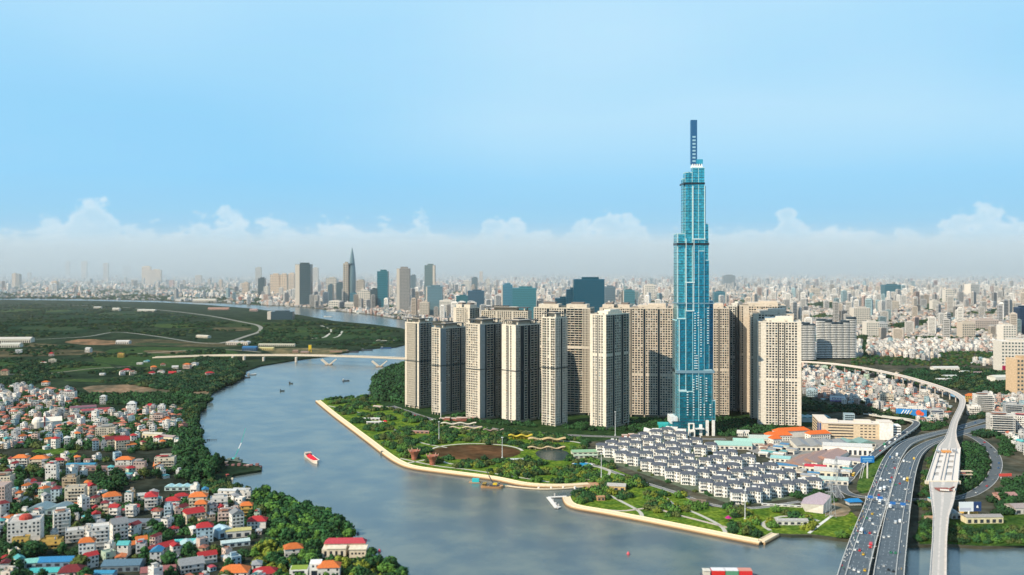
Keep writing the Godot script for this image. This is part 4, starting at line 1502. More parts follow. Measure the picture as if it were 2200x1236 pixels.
			"screen":
				s.col = Color(0.04, 0.06, 0.10)
				s.box(0, 2.5, b[3] / 2 + 0.4, 16, 7, 0.4)
				part("screen", s, mats.paint, o)
	# every lot of the quarters between towers and viaduct
	var lots := []
	var street := FastNoiseLite.new()
	street.seed = 77
	street.frequency = 0.006
	for q in quarters:
		var lo := Vector2(1e9, 1e9)
		var hi := -lo
		for p in q:
			lo = lo.min(p)
			hi = hi.max(p)
		var y := lo.y
		var row := 0
		while y < hi.y:
			var x := lo.x
			while x < hi.x:
				var p := Vector2(x + r.randf_range(-1.5, 1.5), y + r.randf_range(-2, 2))
				x += 8.2
				if int((x - lo.x) / 8.2) % 9 == 0 or not inside(p, q) or clear_of(p, 7.0) == false:
					continue
				if r.randf() < 0.10:
					fixed_trees.append([Vector3(p.x, LAND, p.y), r.randf_range(5, 9)])
					continue
				lots.append([p, -0.35 + street.get_noise_2d(p.x, p.y) * 1.2 + (PI if row % 2 else 0.0)])
			row += 1
			y += 13.5 if row % 2 else 17.5
	lots.sort_custom(func(a, b): return a[0].y > b[0].y)
	var mm := [[], [], [], [], [], []]
	var tints := [[], [], [], [], [], []]
	for i in lots.size():
		var p: Vector2 = lots[i][0]
		var at := Vector3(p.x, LAND, p.y)
		var v := seen(at)
		if i < 30 and v.x < 2215:
			var t := r.randf()
			var wi := 0 if t < 0.5 else (1 if t < 0.66 else (2 if t < 0.76 else (3 if t < 0.9 else r.randi_range(4, 7))))
			var k := r.randf()
			var roof := "flat" if k < 0.55 else ("shed" if k < 0.75 else ("gable" if k < 0.9 else "hip"))
			house("tube_house", at, lots[i][1], r.randf_range(5.5, 8), r.randf_range(9, 13), r.randi_range(1, 4) if roof != "shed" else r.randi_range(1, 2), wi, roof, [0, 1, 2, 3, 3, 4, 5, 6, 7, 7][r.randi_range(0, 9)], "house", "houses of the dense quarter by the viaduct", "", r)
		else:
			var kind: int = [0, 0, 0, 1, 3, 5, 5, 5, 2, 4, 4][r.randi_range(0, 10)]
			var b := Basis(Vector3.UP, lots[i][1]).scaled_local(Vector3(r.randf_range(0.85, 1.3), r.randf_range(0.45, 0.95), r.randf_range(0.8, 1.15)))
			mm[kind].append(Transform3D(b, at))
			tints[kind].append(city_tint(r))
	# beyond: the city out to the haze; lots grow with distance because single houses can no longer be told apart
	var far := [[], [], []]
	var far_tints := [[], [], []]
	var clump := FastNoiseLite.new()
	clump.seed = 5
	clump.frequency = 0.0022
	clump.fractal_octaves = 3
	var district := FastNoiseLite.new()
	district.seed = 15
	district.frequency = 0.0011
	district.fractal_octaves = 2
	var d := 2080.0
	while d < 19000.0:
		var size := clampf(9.0 * pow(d / 2500.0, 0.72), 9.0, 60.0)
		var x := -0.62 * d
		while x < 0.60 * d:
			var p := Vector2(x + r.randf_range(-0.4, 0.4) * size, -d + r.randf_range(-0.7, 0.7) * size)
			x += size * r.randf_range(1.05, 1.5)
			var v := seen(Vector3(p.x, LAND, p.y))
			if v.y > 786 - (26 if v.x < 1830 else 0) or (v.x < 1724 and v.y > 690) or not inside(p, shore_right):
				continue
			if v.x < 560 and r.randf() < 0.78:
				if r.randf() < 0.3:
					fixed_trees.append([Vector3(p.x, LAND, p.y), size * r.randf_range(0.5, 0.8)])
				continue
			var g := clump.get_noise_2d(p.x, p.y)
			if g < -0.22 or not clear_of(p, size * 0.7):
				if g < -0.22 and r.randf() < 0.7:
					fixed_trees.append([Vector3(p.x, LAND, p.y), size * r.randf_range(0.55, 0.9)])
				continue
			var quarter := district.get_noise_2d(p.x, p.y)
			if absf(quarter - 0.12) < 0.016 + size * 0.0004 or absf(quarter + 0.2) < 0.014 + size * 0.0004:
				continue
			var at := Vector3(p.x, LAND, p.y)
			if d < 3000.0:
				var kind: int = [0, 0, 0, 1, 1, 3, 3, 5, 5, 2, 4][r.randi_range(0, 10)]
				var b := Basis(Vector3.UP, r.randf_range(-0.6, 0.6)).scaled_local(Vector3(r.randf_range(0.9, 1.5), r.randf_range(0.55, 1.1), r.randf_range(0.8, 1.2)))
				mm[kind].append(Transform3D(b, at))
				tints[kind].append(city_tint(r))
				continue
			var h := size * r.randf_range(0.6, 1.1) * (0.85 + quarter * 0.9)
			var kind := 0 if r.randf() < 0.66 else 1
			var w := size * r.randf_range(0.7, 1.3)
			if r.randf() < 0.022 + maxf(0.0, quarter) * 0.06 and d < 15000.0:
				kind = 2
				h = r.randf_range(35, 85)
				w = r.randf_range(18, 34)
			elif r.randf() < 0.1:
				h *= 1.7
			h = minf(h, 85.0)
			far[kind].append(Transform3D(Basis(Vector3.UP, r.randf_range(-0.7, 0.7)).scaled_local(Vector3(w, h, size * r.randf_range(0.7, 1.2))), at))
			far_tints[kind].append(city_tint(r) * (0.88 + 0.45 * quarter))
		d += size * 1.9
	for k in 6:
		scatter("crowded_houses", plain_house(k), mm[k], tints[k], "crowded %s houses filling the city behind the viaduct" % ["flat roofed white", "tall flat roofed", "red gabled", "taller flat roofed", "hipped", "metal roofed"][k])
	for k in 3:
		scatter("distant_city_blocks", far_block(k), far[k], far_tints[k], "distant %s fading into the haze" % ["flat roofed city blocks", "roofed city blocks", "city towers"][k])
	wave_tower(1804, 772, [[-34, -2, 14, 97], [-21, 0, 14, 95], [-8, 1, 14, 89], [5, 1, 14, 89], [18, 0, 14, 94], [31, -3, 14, 102]], "wave fronted tower of thin white balcony bands with four rounded lobes")
	wave_tower(1738, 776, [[-16, 0, 14, 92], [-4, 1, 14, 91], [8, 2, 14, 87]], "smaller wave fronted banded tower half hidden by the last cream tower")

func clear_of(p: Vector2, reach: float) -> bool:
	for b in busy:
		if p.distance_to(b[0]) < b[1] + reach * 0.6:
			return false
	for t in tree_belts:
		if inside(p, t):
			return false
	if p.y > -3200.0 and p.x > 300.0:
		for l in road_lines:
			if line_distance(p, l[0]) < l[1] * 0.5 + reach * 0.7:
				return false
		for l in [highway_west, highway_east, flyover, metro]:
			if l.size() and line_distance(p, flat_line(l)) < (15.0 if l == metro else 9.0) + reach * 0.6:
				return false
	return true

func wave_tower(px: float, py: float, lobes: Array, label: String) -> void:
	var o := thing("wave_tower", label, "apartment tower", P(px, py) + Vector3(0, 0, -18), 0.0)
	for l in lobes:
		var flat_ := Transform3D(Basis.from_scale(Vector3(1, 1, 0.62)), Vector3.ZERO)
		var s := Shape.new()
		s.xf = flat_
		s.col = Color(0.02, 0.035, 0.045)
		s.lathe(PackedVector2Array([Vector2(l[2] - 2.6, 0), Vector2(l[2] - 2.6, l[3]), Vector2(0, l[3])]), 20, l[0] * 1.2, l[1])
		part("glass_lobe", s, mats.dark_glass, o)
		s = Shape.new()
		s.xf = flat_
		s.col = Color(0.74, 0.73, 0.70)
		var y := 3.0
		while y < l[3]:
			s.lathe(PackedVector2Array([Vector2(0, y), Vector2(l[2], y), Vector2(l[2], y + 2.0), Vector2(0, y + 2.0)]), 20, l[0] * 1.2, l[1])
			y += 4.4
		part("balcony_band", s, mats.plaster, o, true)
		s = Shape.new()
		s.xf = flat_
		s.col = Color(0.035, 0.05, 0.06)
		s.lathe(PackedVector2Array([Vector2(l[2] * 0.92, l[3]), Vector2(l[2] * 0.92, l[3] + 6), Vector2(0, l[3] + 6)]), 20, l[0] * 1.2, l[1])
		part("roof_drum", s, mats.paint, o)

# ---------------------------------------------------------------- rows of white villas with slate roofs
func villa_model(kind: int) -> Node3D:
	var o := Node3D.new()
	o.name = "villa"
	var white := Color(0.84, 0.82, 0.78)
	var w: float = [16.0, 18.0, 14.5][kind]
	var s := Shape.new()
	s.col = white
	s.box(0, 0, 0, w, 12.0, 12)
	s.box(-w * 0.22, 0, 6.4, w * 0.42, 11.8, 1.6)
	var bay := PackedVector2Array()
	for i in 8:
		bay.append(Vector2(w * 0.30 + cos(TAU * (i + 0.5) / 8) * 4.2, 5.4 + sin(TAU * (i + 0.5) / 8) * 4.2))
	s.prism(bay, 0, 11.4)
	s.box(w * 0.36, 0, -6.2, w * 0.3, 8.4, 4.5)
	s.col = white * 0.93
	for y in [3.8, 7.8, 11.6]:
		s.box(0, y, 0, w + 0.5, 0.34, 12.5)
	part("wall", s, mats.plaster, o)
	s = Shape.new()
	s.col = Color(0.10, 0.11, 0.135)
	s.hip(0, 12.02, 0, w + 1.0, 12.8, 2.3, 0.4)
	s.hip(-w * 0.22, 11.9, 6.0, w * 0.46, 4.0, 1.3, 0.2)
	s.lathe(PackedVector2Array([Vector2(4.5, 11.42), Vector2(0.3, 13.6), Vector2(0, 13.6)]), 8, w * 0.30, 5.4)
	var roof := part("roof", s, mats.roofing, o)
	s = Shape.new()
	s.col = white
	if kind != 2:
		s.box(w * 0.05, 12.0, -2.6, w * 0.26, 2.9, 3.4)
	s.box(w * 0.36, 12.0, -3, 1.1, 3.0, 1.1)
	part("rooftop_hut", s, mats.plaster, roof)
	s = Shape.new()
	s.col = Color(0.014, 0.02, 0.028)
	for f in 3:
		for i in 4:
			s.box(-w * 0.39 + i * w * 0.115, f * 4.0 + 1.0, 7.24, 1.1, 1.9, 0.12)
		for z in [-4.0, -0.6, 2.8]:
			s.box(-w / 2, f * 4.0 + 1.1, z, 0.12, 1.7, 1.1)
			s.box(w / 2, f * 4.0 + 1.1, z, 0.12, 1.7, 1.1)
			s.box(z * w / 12.0, f * 4.0 + 0.9, -6.0, 1.4, 2.0, 0.12)
		for i in 3:
			var a := PI * (0.25 + 0.25 * i)
			s.box(w * 0.30 + cos(a) * 3.95, f * 3.9 + 1.0, 5.4 + sin(a) * 3.95, 1.2, 1.8, 0.6)
		s.box(w * 0.08, f * 4.0 + 0.7, 6.0, 1.6, 2.2, 0.12)
	part("window", s, mats.dark_glass, o, true)
	s = Shape.new()
	s.col = white * 0.96
	s.box(-w * 0.22, 3.9, 8.1, w * 0.44, 0.25, 1.8)
	s.box(-w * 0.22, 4.15, 8.95, w * 0.44, 0.8, 0.12)
	s.box(-w * 0.22, 7.9, 7.9, w * 0.38, 0.25, 1.4)
	s.box(-w * 0.22, 8.15, 8.55, w * 0.38, 0.8, 0.12)
	part("balcony", s, mats.plaster, o)
	return o

func build_villas() -> void:
	var r := RandomNumberGenerator.new()
	r.seed = 88
	var kinds := [villa_model(0), villa_model(1), villa_model(2)]
	var a := flat(P(1286, 974))
	var b := flat(P(1590, 1082))
	var c := flat(P(1428, 938))
	var e := flat(P(1752, 1056))
	var wide := [11, 11, 10, 10, 10, 9, 9]
	var rows := ["front row along the park", "second row from the park", "third row from the park", "fourth row from the park", "fifth row from the park", "sixth row from the park", "rear row below the glass tower"]
	var s := Shape.new()
	s.col = Color(0.10, 0.125, 0.075)
	var grow := 14.0
	var quad := PackedVector2Array([a + Vector2(-grow, grow), b + Vector2(-grow * 0.4, grow), e + Vector2(grow, grow * 0.3), c + Vector2(-grow, -grow)])
	s.top(quad, LAND + 0.04)
	setting("villa_street", s, mats.asphalt, "grey lanes between the rows of white villas")
	for k in 7:
		var t := k / 6.0
		var left := a.lerp(c, t)
		var right := b.lerp(e, t)
		var n: int = wide[k]
		var along := (right - left).normalized()
		for i in n:
			var u := (i + 0.1) / (n - 0.8)
			if k == 4 and i == 4:
				continue
			var p := left.lerp(right, u) + along * r.randf_range(-2, 2) + along.orthogonal() * r.randf_range(-2.5, 2.5)
			var turn := -0.16 + r.randf_range(-0.05, 0.05)
			if i % 2 == 1:
				p -= along * 6.0 - along.orthogonal() * 3.0
			var label := "white villa with slate roof in the %s, %s from left" % [rows[k], ordinal(i)]
			if i == 0:
				label = "white villa with slate roof, leftmost in the %s" % rows[k]
			var o: Node3D = kinds[r.randi_range(0, 2)].duplicate()
			o.name = numbered("villa")
			add_child(o)
			o.position = Vector3(p.x, LAND, p.y)
			o.rotation.y = turn
			tag(o, label, "villa", "white villas with slate roofs by the park")
			busy.append([p, 12.0])
			if r.randf() < 0.8:
				var q := p + along.orthogonal() * (-12.0 if along.orthogonal().y < 0 else 12.0) + along * r.randf_range(-8, 8)
				fixed_trees.append([Vector3(q.x, LAND, q.y), r.randf_range(3.5, 6)])
			if r.randf() < 0.5:
				var q := p + along * 10.5 + along.orthogonal() * r.randf_range(-7, 7)
				fixed_trees.append([Vector3(q.x, LAND, q.y), r.randf_range(3.5, 5.5)])
	for k in kinds:
		k.free()
	s = Shape.new()
	s.col = Color(0.62, 0.13, 0.03)
	s.box(0, 7.2, 0, 11, 0.4, 8)
	s.hip(0, 7.6, 0, 12, 9, 2.0, 0.4)
	for x in [-5.0, 5.0]:
		for z in [-3.5, 3.5]:
			s.box(x, 0, z, 0.4, 7.2, 0.4)
	lone("red_canopy", s, mats.roofing, "bright orange red canopy among the white villas", "canopy").position = P(1560, 1022)

# ---------------------------------------------------------------- market sheds, school and long office beside the highway
func shed(label: String, px: float, py: float, w: float, d: float, h: float, turn: float, wc: Color, rc: Color, bays: int = 1, category: String = "shed") -> Node3D:
	var o := thing("shed", label, category, P(px, py), turn)
	var s := Shape.new()
	s.col = wc
	s.box(0, 0, 0, w, h, d)
	part("wall", s, mats.plaster, o)
	for i in bays:
		s = Shape.new()
		s.col = rc
		var bw := w / bays
		s.xf = Transform3D(Basis(), Vector3(-w / 2 + bw * (i + 0.5), 0, 0))
		s.hip(0, h, 0, bw + 0.1, d + 1.2, bw * 0.13 + 0.6, 1.0) if bw < d else s.hip(0, h, 0, bw + 0.8, d + 0.8, d * 0.15, 1.0)
		part("roof", s, mats.sheet_metal, o)
	s = Shape.new()
	s.col = Color(0.04, 0.05, 0.06)
	var k := maxi(2, int(w / 6.0))
	for i in k:
		s.box(-w / 2 + w * (i + 0.5) / k, 0.6, d / 2, w / k * 0.55, h * 0.55, 0.12)
	part("opening", s, mats.dark_glass, o, true)
	busy.append([flat(o.position), maxf(w, d) * 0.55])
	return o

func build_market() -> void:
	var s := Shape.new()
	s.col = Color(0.25, 0.235, 0.21)
	s.top(polygon([1640, 936, 1760, 928, 1900, 945, 1905, 955, 1860, 990, 1830, 1012, 1800, 1050, 1760, 1050, 1690, 1000, 1600, 965]), LAND + 0.03)
	setting("yard", s, mats.asphalt, "dusty grey yard of the market between villas and highway")
	var wall := Color(0.7, 0.66, 0.58)
	var mint := Color(0.36, 0.58, 0.48)
	var rust := Color(0.36, 0.21, 0.16)
	shed("mint green metal shed behind the villas, leftmost of three", 1575, 962, 48, 26, 5, -0.15, wall, mint)
	shed("mint green metal shed behind the villas, middle of three", 1608, 956, 40, 26, 5, -0.15, wall, mint * 1.1)
	shed("pale green grey shed next to the orange roofed school", 1637, 950, 36, 26, 6, -0.15, wall, Color(0.5, 0.58, 0.5))
	shed("long rust brown market shed, one of three, next to the villas", 1722, 998, 26, 62, 5, -0.62, wall, rust)
	shed("long rust brown market shed, one of three, in the middle", 1752, 991, 26, 66, 5, -0.62, wall, rust * 0.92)
	shed("long rust brown market shed, one of three, next to the white hall", 1784, 986, 26, 66, 5, -0.62, wall, rust * 1.08)
	shed("large grey hall with a flat roof rim below the orange roofs", 1765, 962, 74, 50, 6, -0.1, wall, Color(0.28, 0.29, 0.29), 4)
	shed("white hall with a bright blank wall facing the ramp", 1820, 975, 60, 20, 11, -0.22, Color(0.8, 0.78, 0.74), Color(0.62, 0.6, 0.56))
	shed("teal and white patchwork shed near the villas", 1678, 990, 24, 16, 4, -0.4, wall, Color(0.3, 0.55, 0.52))
	shed("white workshop with bright red roof beside the pylon", 1752, 1014, 24, 13, 7, -0.35, wall, Color(0.55, 0.02, 0.035))
	shed("cream workshop in front of the red roofed one", 1775, 1022, 26, 20, 7, -0.35, Color(0.7, 0.64, 0.5), Color(0.55, 0.53, 0.48))
	shed("small yellow green workshop among the market sheds", 1718, 1006, 14, 10, 5, -0.4, Color(0.6, 0.6, 0.36), Color(0.42, 0.52, 0.4))
	shed("blue patched low shed under the villas' tree line", 1690, 1006, 26, 12, 4, -0.4, wall, Color(0.06, 0.2, 0.36))
	shed("pale green sheet roof beside the street", 1790, 1038, 32, 16, 5, -0.3, wall, Color(0.45, 0.56, 0.5))
	shed("green rimmed low hall before the long office", 1838, 957, 46, 26, 5, 0.1, wall, Color(0.2, 0.34, 0.3), 2)
	shed("white roofed shed below the white hall", 1800, 1003, 30, 24, 5, -0.5, wall, Color(0.66, 0.63, 0.58))
	shed("grey roofed shed with magenta edge by the ramp", 1828, 996, 34, 16, 5, -0.5, wall, Color(0.33, 0.3, 0.33))
	var r := RandomNumberGenerator.new()
	r.seed = 929
	places.append_array([[P(1690, 975), "below the orange school"], [P(1650, 985), "at the villa edge"], [P(1720, 972), "beside the rust sheds"], [P(1800, 1012), "by the white shed"], [P(1790, 955), "by the grey hall"], [P(1850, 965), "by the ramp"], [P(1760, 1030), "by the pylon street"]])
	var tones := [["white", Color(0.68, 0.66, 0.62)], ["grey", Color(0.33, 0.34, 0.35)], ["rusty", Color(0.33, 0.18, 0.12)], ["teal", Color(0.14, 0.38, 0.37)], ["pale green", Color(0.42, 0.54, 0.46)], ["tan", Color(0.5, 0.42, 0.32)], ["blue", Color(0.08, 0.22, 0.38)], ["red", Color(0.45, 0.04, 0.04)]]
	var plot := polygon([1630, 968, 1700, 950, 1760, 950, 1850, 950, 1890, 958, 1840, 1005, 1795, 1048, 1745, 1044, 1690, 1012, 1640, 982])
	for i in 900:
		var p := Vector2(lerpf(250, 560, r.randf()), lerpf(-1330, -1040, r.randf()))
		if not inside(p, plot) or not clear_left(p, 5.0) or not clear_of_roads(p):
			continue
		var k: Array = tones[[0, 0, 0, 1, 1, 2, 3, 4, 5, 5, 6, 7][r.randi_range(0, 11)]]
		var w := r.randf_range(7, 15)
		var d := r.randf_range(6, 12)
		var o := thing("market_hut", "small %s roofed market hut" % k[0], "hut", Vector3(p.x, LAND, p.y), -0.5 + r.randf_range(-0.2, 0.2), "huts of the market")
		var h := r.randf_range(3, 6)
		s = Shape.new()
		s.col = Color(0.66, 0.62, 0.55) * r.randf_range(0.7, 1.05)
		s.box(0, 0, 0, w, h, d)
		part("wall", s, mats.plaster, o)
		s = Shape.new()
		s.col = k[1]
		s.hip(0, h, 0, w + 0.8, d + 0.8, r.randf_range(0.6, 1.6), 1.0)
		part("roof", s, mats.sheet_metal, o)
		s = Shape.new()
		s.col = Color(0.03, 0.035, 0.04)
		s.box(0, 0.1, d / 2, w * 0.7, h * 0.6, 0.12)
		part("opening", s, mats.dark_glass, o)
		busy.append([p, w * 0.5])
	# buildings with orange tiles
	for b in [[1672, 946, 34, 16, 8, "long white school with an orange tiled roof, below the last cream tower"], [1700, 938, 52, 15, 9, "white three storey school wing with bright orange roof"], [1757, 943, 32, 14, 8, "short white school wing with orange roof, beside the long office"], [1665, 956, 12, 12, 9, "small white gatehouse with orange cap among the mint sheds"]]:
		var o := thing("school_building", b[5], "school", P(b[0], b[1]), 0.28 if b[0] != 1672 else 0.1, "orange roofed school buildings")
		s = Shape.new()
		s.col = Color(0.78, 0.74, 0.67)
		s.box(0, 0, 0, b[2], b[4], b[3])
		part("wall", s, mats.plaster, o)
		s = Shape.new()
		s.col = Color(0.70, 0.15, 0.035)
		s.hip(0, b[4], 0, b[2] + 2, b[3] + 2, 4.2, 0.75)
		part("roof", s, mats.roofing, o)
		s = Shape.new()
		s.col = Color(0.03, 0.04, 0.05)
		for f in int(b[4] / 3.2):
			for i in int(b[2] / 3.4):
				s.box(-b[2] / 2 + 1.8 + i * 3.4, f * 3.2 + 0.9, b[3] / 2, 1.6, 1.6, 0.12)
			for z in [-3.0, 3.0]:
				s.box(-b[2] / 2, f * 3.2 + 0.9, z, 0.12, 1.6, 1.6)
		part("window", s, mats.dark_glass, o, true)
		busy.append([flat(o.position), b[2] * 0.5])
	# long office block with bands, its dark end towards us on the left
	var o := thing("office_building", "long cream office with dark window bands and a blue end wall, by the flyover", "office", P(1838, 940), -0.16)
	s = Shape.new()
	s.col = Color(0.66, 0.52, 0.36)
	s.box(-8, 0, 0, 78, 21, 26)
	s.box(-42, 0, -30, 16, 21, 62)
	s.col = Color(0.80, 0.78, 0.74)
	s.box(39, 0, 2, 18, 24, 26)
	s.box(54, 0, -2, 12, 19, 20)
	part("wall", s, mats.plaster, o)
	s = Shape.new()
	s.col = Color(0.66, 0.58, 0.5)
	s.box(-8, 21, 0, 79, 0.8, 27)
	s.box(-42, 21.05, -30, 17, 0.8, 63)
	s.box(10, 21.8, -2, 22, 3, 12)
	s.box(-30, 21.8, -4, 12, 2.4, 10)
	s.box(39, 24, 2, 18.5, 0.7, 26.5)
	part("roof", s, mats.concrete, o)
	s = Shape.new()
	s.col = Color(0.02, 0.03, 0.04)
	for f in 5:
		s.box(-22, 2.2 + f * 4.0, 13, 34, 1.5, 0.15)
		for i in 4:
			s.box(6 + i * 5.6, 2.2 + f * 4.0, 13, 3.4, 1.3, 0.15)
		s.box(54, 2 + f * 3.6, 8, 11, 1.5, 0.15)
		s.box(-50.0, 2.2 + f * 4.0, -34, 0.15, 1.5, 44)
	part("window_band", s, mats.dark_glass, o, true)
	s = Shape.new()
	s.col = Color(0.02, 0.06, 0.20)
	s.box(-50.1, 0.5, -6, 0.4, 19, 12)
	s.box(-46, 0.5, 1.2, 7, 19, 0.4)
	part("blue_panel", s, mats.paint, o)
	busy.append([flat(o.position), 52.0])
	# teal roofed arcade in the shade behind it
	o = thing("arcade", "teal roofed arcade in shade behind the long office", "arcade", P(1745, 905), -0.1)
	s = Shape.new()
	s.col = Color(0.4, 0.5, 0.5)
	s.box(0, 0, 0, 52, 7, 24)
	part("wall", s, mats.plaster, o)
	s = Shape.new()
	s.col = Color(0.10, 0.30, 0.33)
	for i in 6:
		s.hip(-22 + i * 8.8, 7, 0, 8.7, 25, 1.6, 1.0)
	part("roof", s, mats.sheet_metal, o)
	# wedge shaped glass hall and blue tents by the water
	o = thing("wedge_hall", "white wedge shaped hall with a pink grey slanted roof near the pylon", "hall", P(1757, 1098), -0.12)
	s = Shape.new()
	s.col = Color(0.74, 0.69, 0.64)
	var pts := [Vector3(-13, 0, 4), Vector3(3, 0, 11), Vector3(12, 0, -2), Vector3(4, 0, -13), Vector3(-9, 0, -9)]
	var hs := [8.0, 9.0, 15.0, 15.5, 10.0]
	var grow := [1.35, 1.1, 1.15, 1.1, 1.25]
	for i in 5:
		var j := (i + 1) % 5
		var p: Vector3 = pts[i]
		var q: Vector3 = pts[j]
		var pu: Vector3 = p * grow[i] + Vector3.UP * hs[i]
		var qu: Vector3 = q * grow[j] + Vector3.UP * hs[j]
		s.quad(p, pu, qu, q)
	part("wall", s, mats.plaster, o)
	s = Shape.new()
	s.col = Color(0.42, 0.33, 0.36)
	for i in range(1, 4):
		s.tri(pts[0] * grow[0] + Vector3.UP * 8.1, pts[i + 1] * grow[i + 1] + Vector3.UP * (hs[i + 1] + 0.1), pts[i] * grow[i] + Vector3.UP * (hs[i] + 0.1))
	part("roof", s, mats.sheet_metal, o)
	busy.append([flat(o.position), 18.0])
	o = thing("blue_pavilion", "bright blue roofed pavilion beside the highway bridge", "pavilion", P(1834, 1084), 0.1)
	s = Shape.new()
	s.col = Color(0.5, 0.5, 0.48)
	s.box(0, 0, 0, 13, 3.6, 9)
	part("wall", s, mats.plaster, o)
	s = Shape.new()
	s.col = Color(0.01, 0.2, 0.5)
	s.hip(0, 3.6, 0, 15.5, 11.5, 2.6, 0.7)
	part("roof", s, mats.sheet_metal, o)
	# restaurants on the right of the viaduct
	for b in [[2110, 1122, 36, 11, 6, 0.05, Color(0.72, 0.64, 0.42), Color(0.33, 0.3, 0.27), "long cream riverside building with a grey roof, right of the viaduct"], [2080, 1112, 16, 12, 8, -0.3, Color(0.62, 0.4, 0.12), Color(0.55, 0.34, 0.1), "ochre gabled riverside house under the large hoarding"], [2043, 1108, 10, 26, 5, 0.0, Color(0.5, 0.52, 0.52), Color(0.48, 0.55, 0.57), "pale blue metal shed pressed against the viaduct"], [2160, 1072, 20, 14, 5, 0.1, Color(0.5, 0.3, 0.25), Color(0.4, 0.2, 0.16), "low brick red house among the trees by the loop road"], [2192, 1100, 22, 18, 6, 0.1, Color(0.6, 0.55, 0.5), Color(0.35, 0.28, 0.25), "grey brown house at the picture edge by the river"], [2012, 1082, 14, 10, 5, 0.0, Color(0.6, 0.56, 0.5), Color(0.05, 0.4, 0.48), "turquoise roofed hut between bridge and viaduct"], [2008, 1120, 16, 9, 4, 0.1, Color(0.5, 0.4, 0.3), Color(0.45, 0.28, 0.16), "rusty roofed hut on the bank between bridge and viaduct"]]:
		var q := shed(b[8], b[0], b[1], b[2], b[3], b[4], b[5], b[6], b[7], 1, "building")
		q.name = numbered("riverside_building")

# ---------------------------------------------------------------- the riverside park
func bank(px: Array, wide: float, label: String) -> void:
	var line := centre_line(px, 5)
	var o := thing("promenade", label, "promenade", Vector3.ZERO)
	var mid: Vector3 = line[line.size() / 2][0]
	o.position = Vector3(mid.x, 0, mid.z)
	var inv := Transform3D(Basis(), -o.position)
	var s := Shape.new()
	s.xf = inv
	s.col = Color(0.70, 0.56, 0.38)
	for i in line.size() - 1:
		var a: Vector3 = line[i][0]
		var b: Vector3 = line[i + 1][0]
		s.beam(Vector3(a.x, LAND - 0.2, a.z), Vector3(b.x, LAND - 0.2, b.z), wide, 0.9)
	part("walkway", s, mats.concrete, o)
	s = Shape.new()
	s.xf = inv
	s.col = Color(0.50, 0.34, 0.19)
	for i in line.size() - 1:
		var a: Vector3 = line[i][0] + line[i][1] * (wide * 0.5 - 0.3) * line[i][2]
		var b: Vector3 = line[i + 1][0] + line[i + 1][1] * (wide * 0.5 - 0.3) * line[i + 1][2]
		s.beam(Vector3(a.x, 0.6, a.z), Vector3(b.x, 0.6, b.z), 1.6, 3.2)
	part("retaining_wall", s, mats.concrete, o)
	s = Shape.new()
	s.xf = inv
	s.col = Color(0.16, 0.10, 0.055)
	rail(line, 0.5 * wide - 0.1, 1.5, -1.6 - LAND + 1.0, -1.35, s)
	part("waterline", s, mats.concrete, o)
	s = Shape.new()
	s.xf = inv
	s.col = Color(0.74, 0.62, 0.44)
	rail(line, 0.5 * wide - 0.4, 0.7, 0.25, 0.75, s)
	rail(line, -0.5 * wide + 0.4, 0.5, 0.25, 1.0, s)
	part("kerb", s, mats.concrete, o)
	road_lines.append([flat_line(line), wide + 9.0])

func path_line(pts: Array, wide: float, label: String, c: Color = Color(0.45, 0.42, 0.36)) -> void:
	var q := []
	for i in range(0, pts.size(), 2):
		q.append([pts[i], pts[i + 1], LAND + 0.1, wide])
	var line := centre_line(q, 5)
	var s := Shape.new()
	s.col = c
	lane(line, -0.5, 0.5, 0.0, s)
	setting("path", s, mats.concrete, label)
	road_lines.append([flat_line(line), wide])

var park_lawn: PackedVector2Array
var keep_open := []

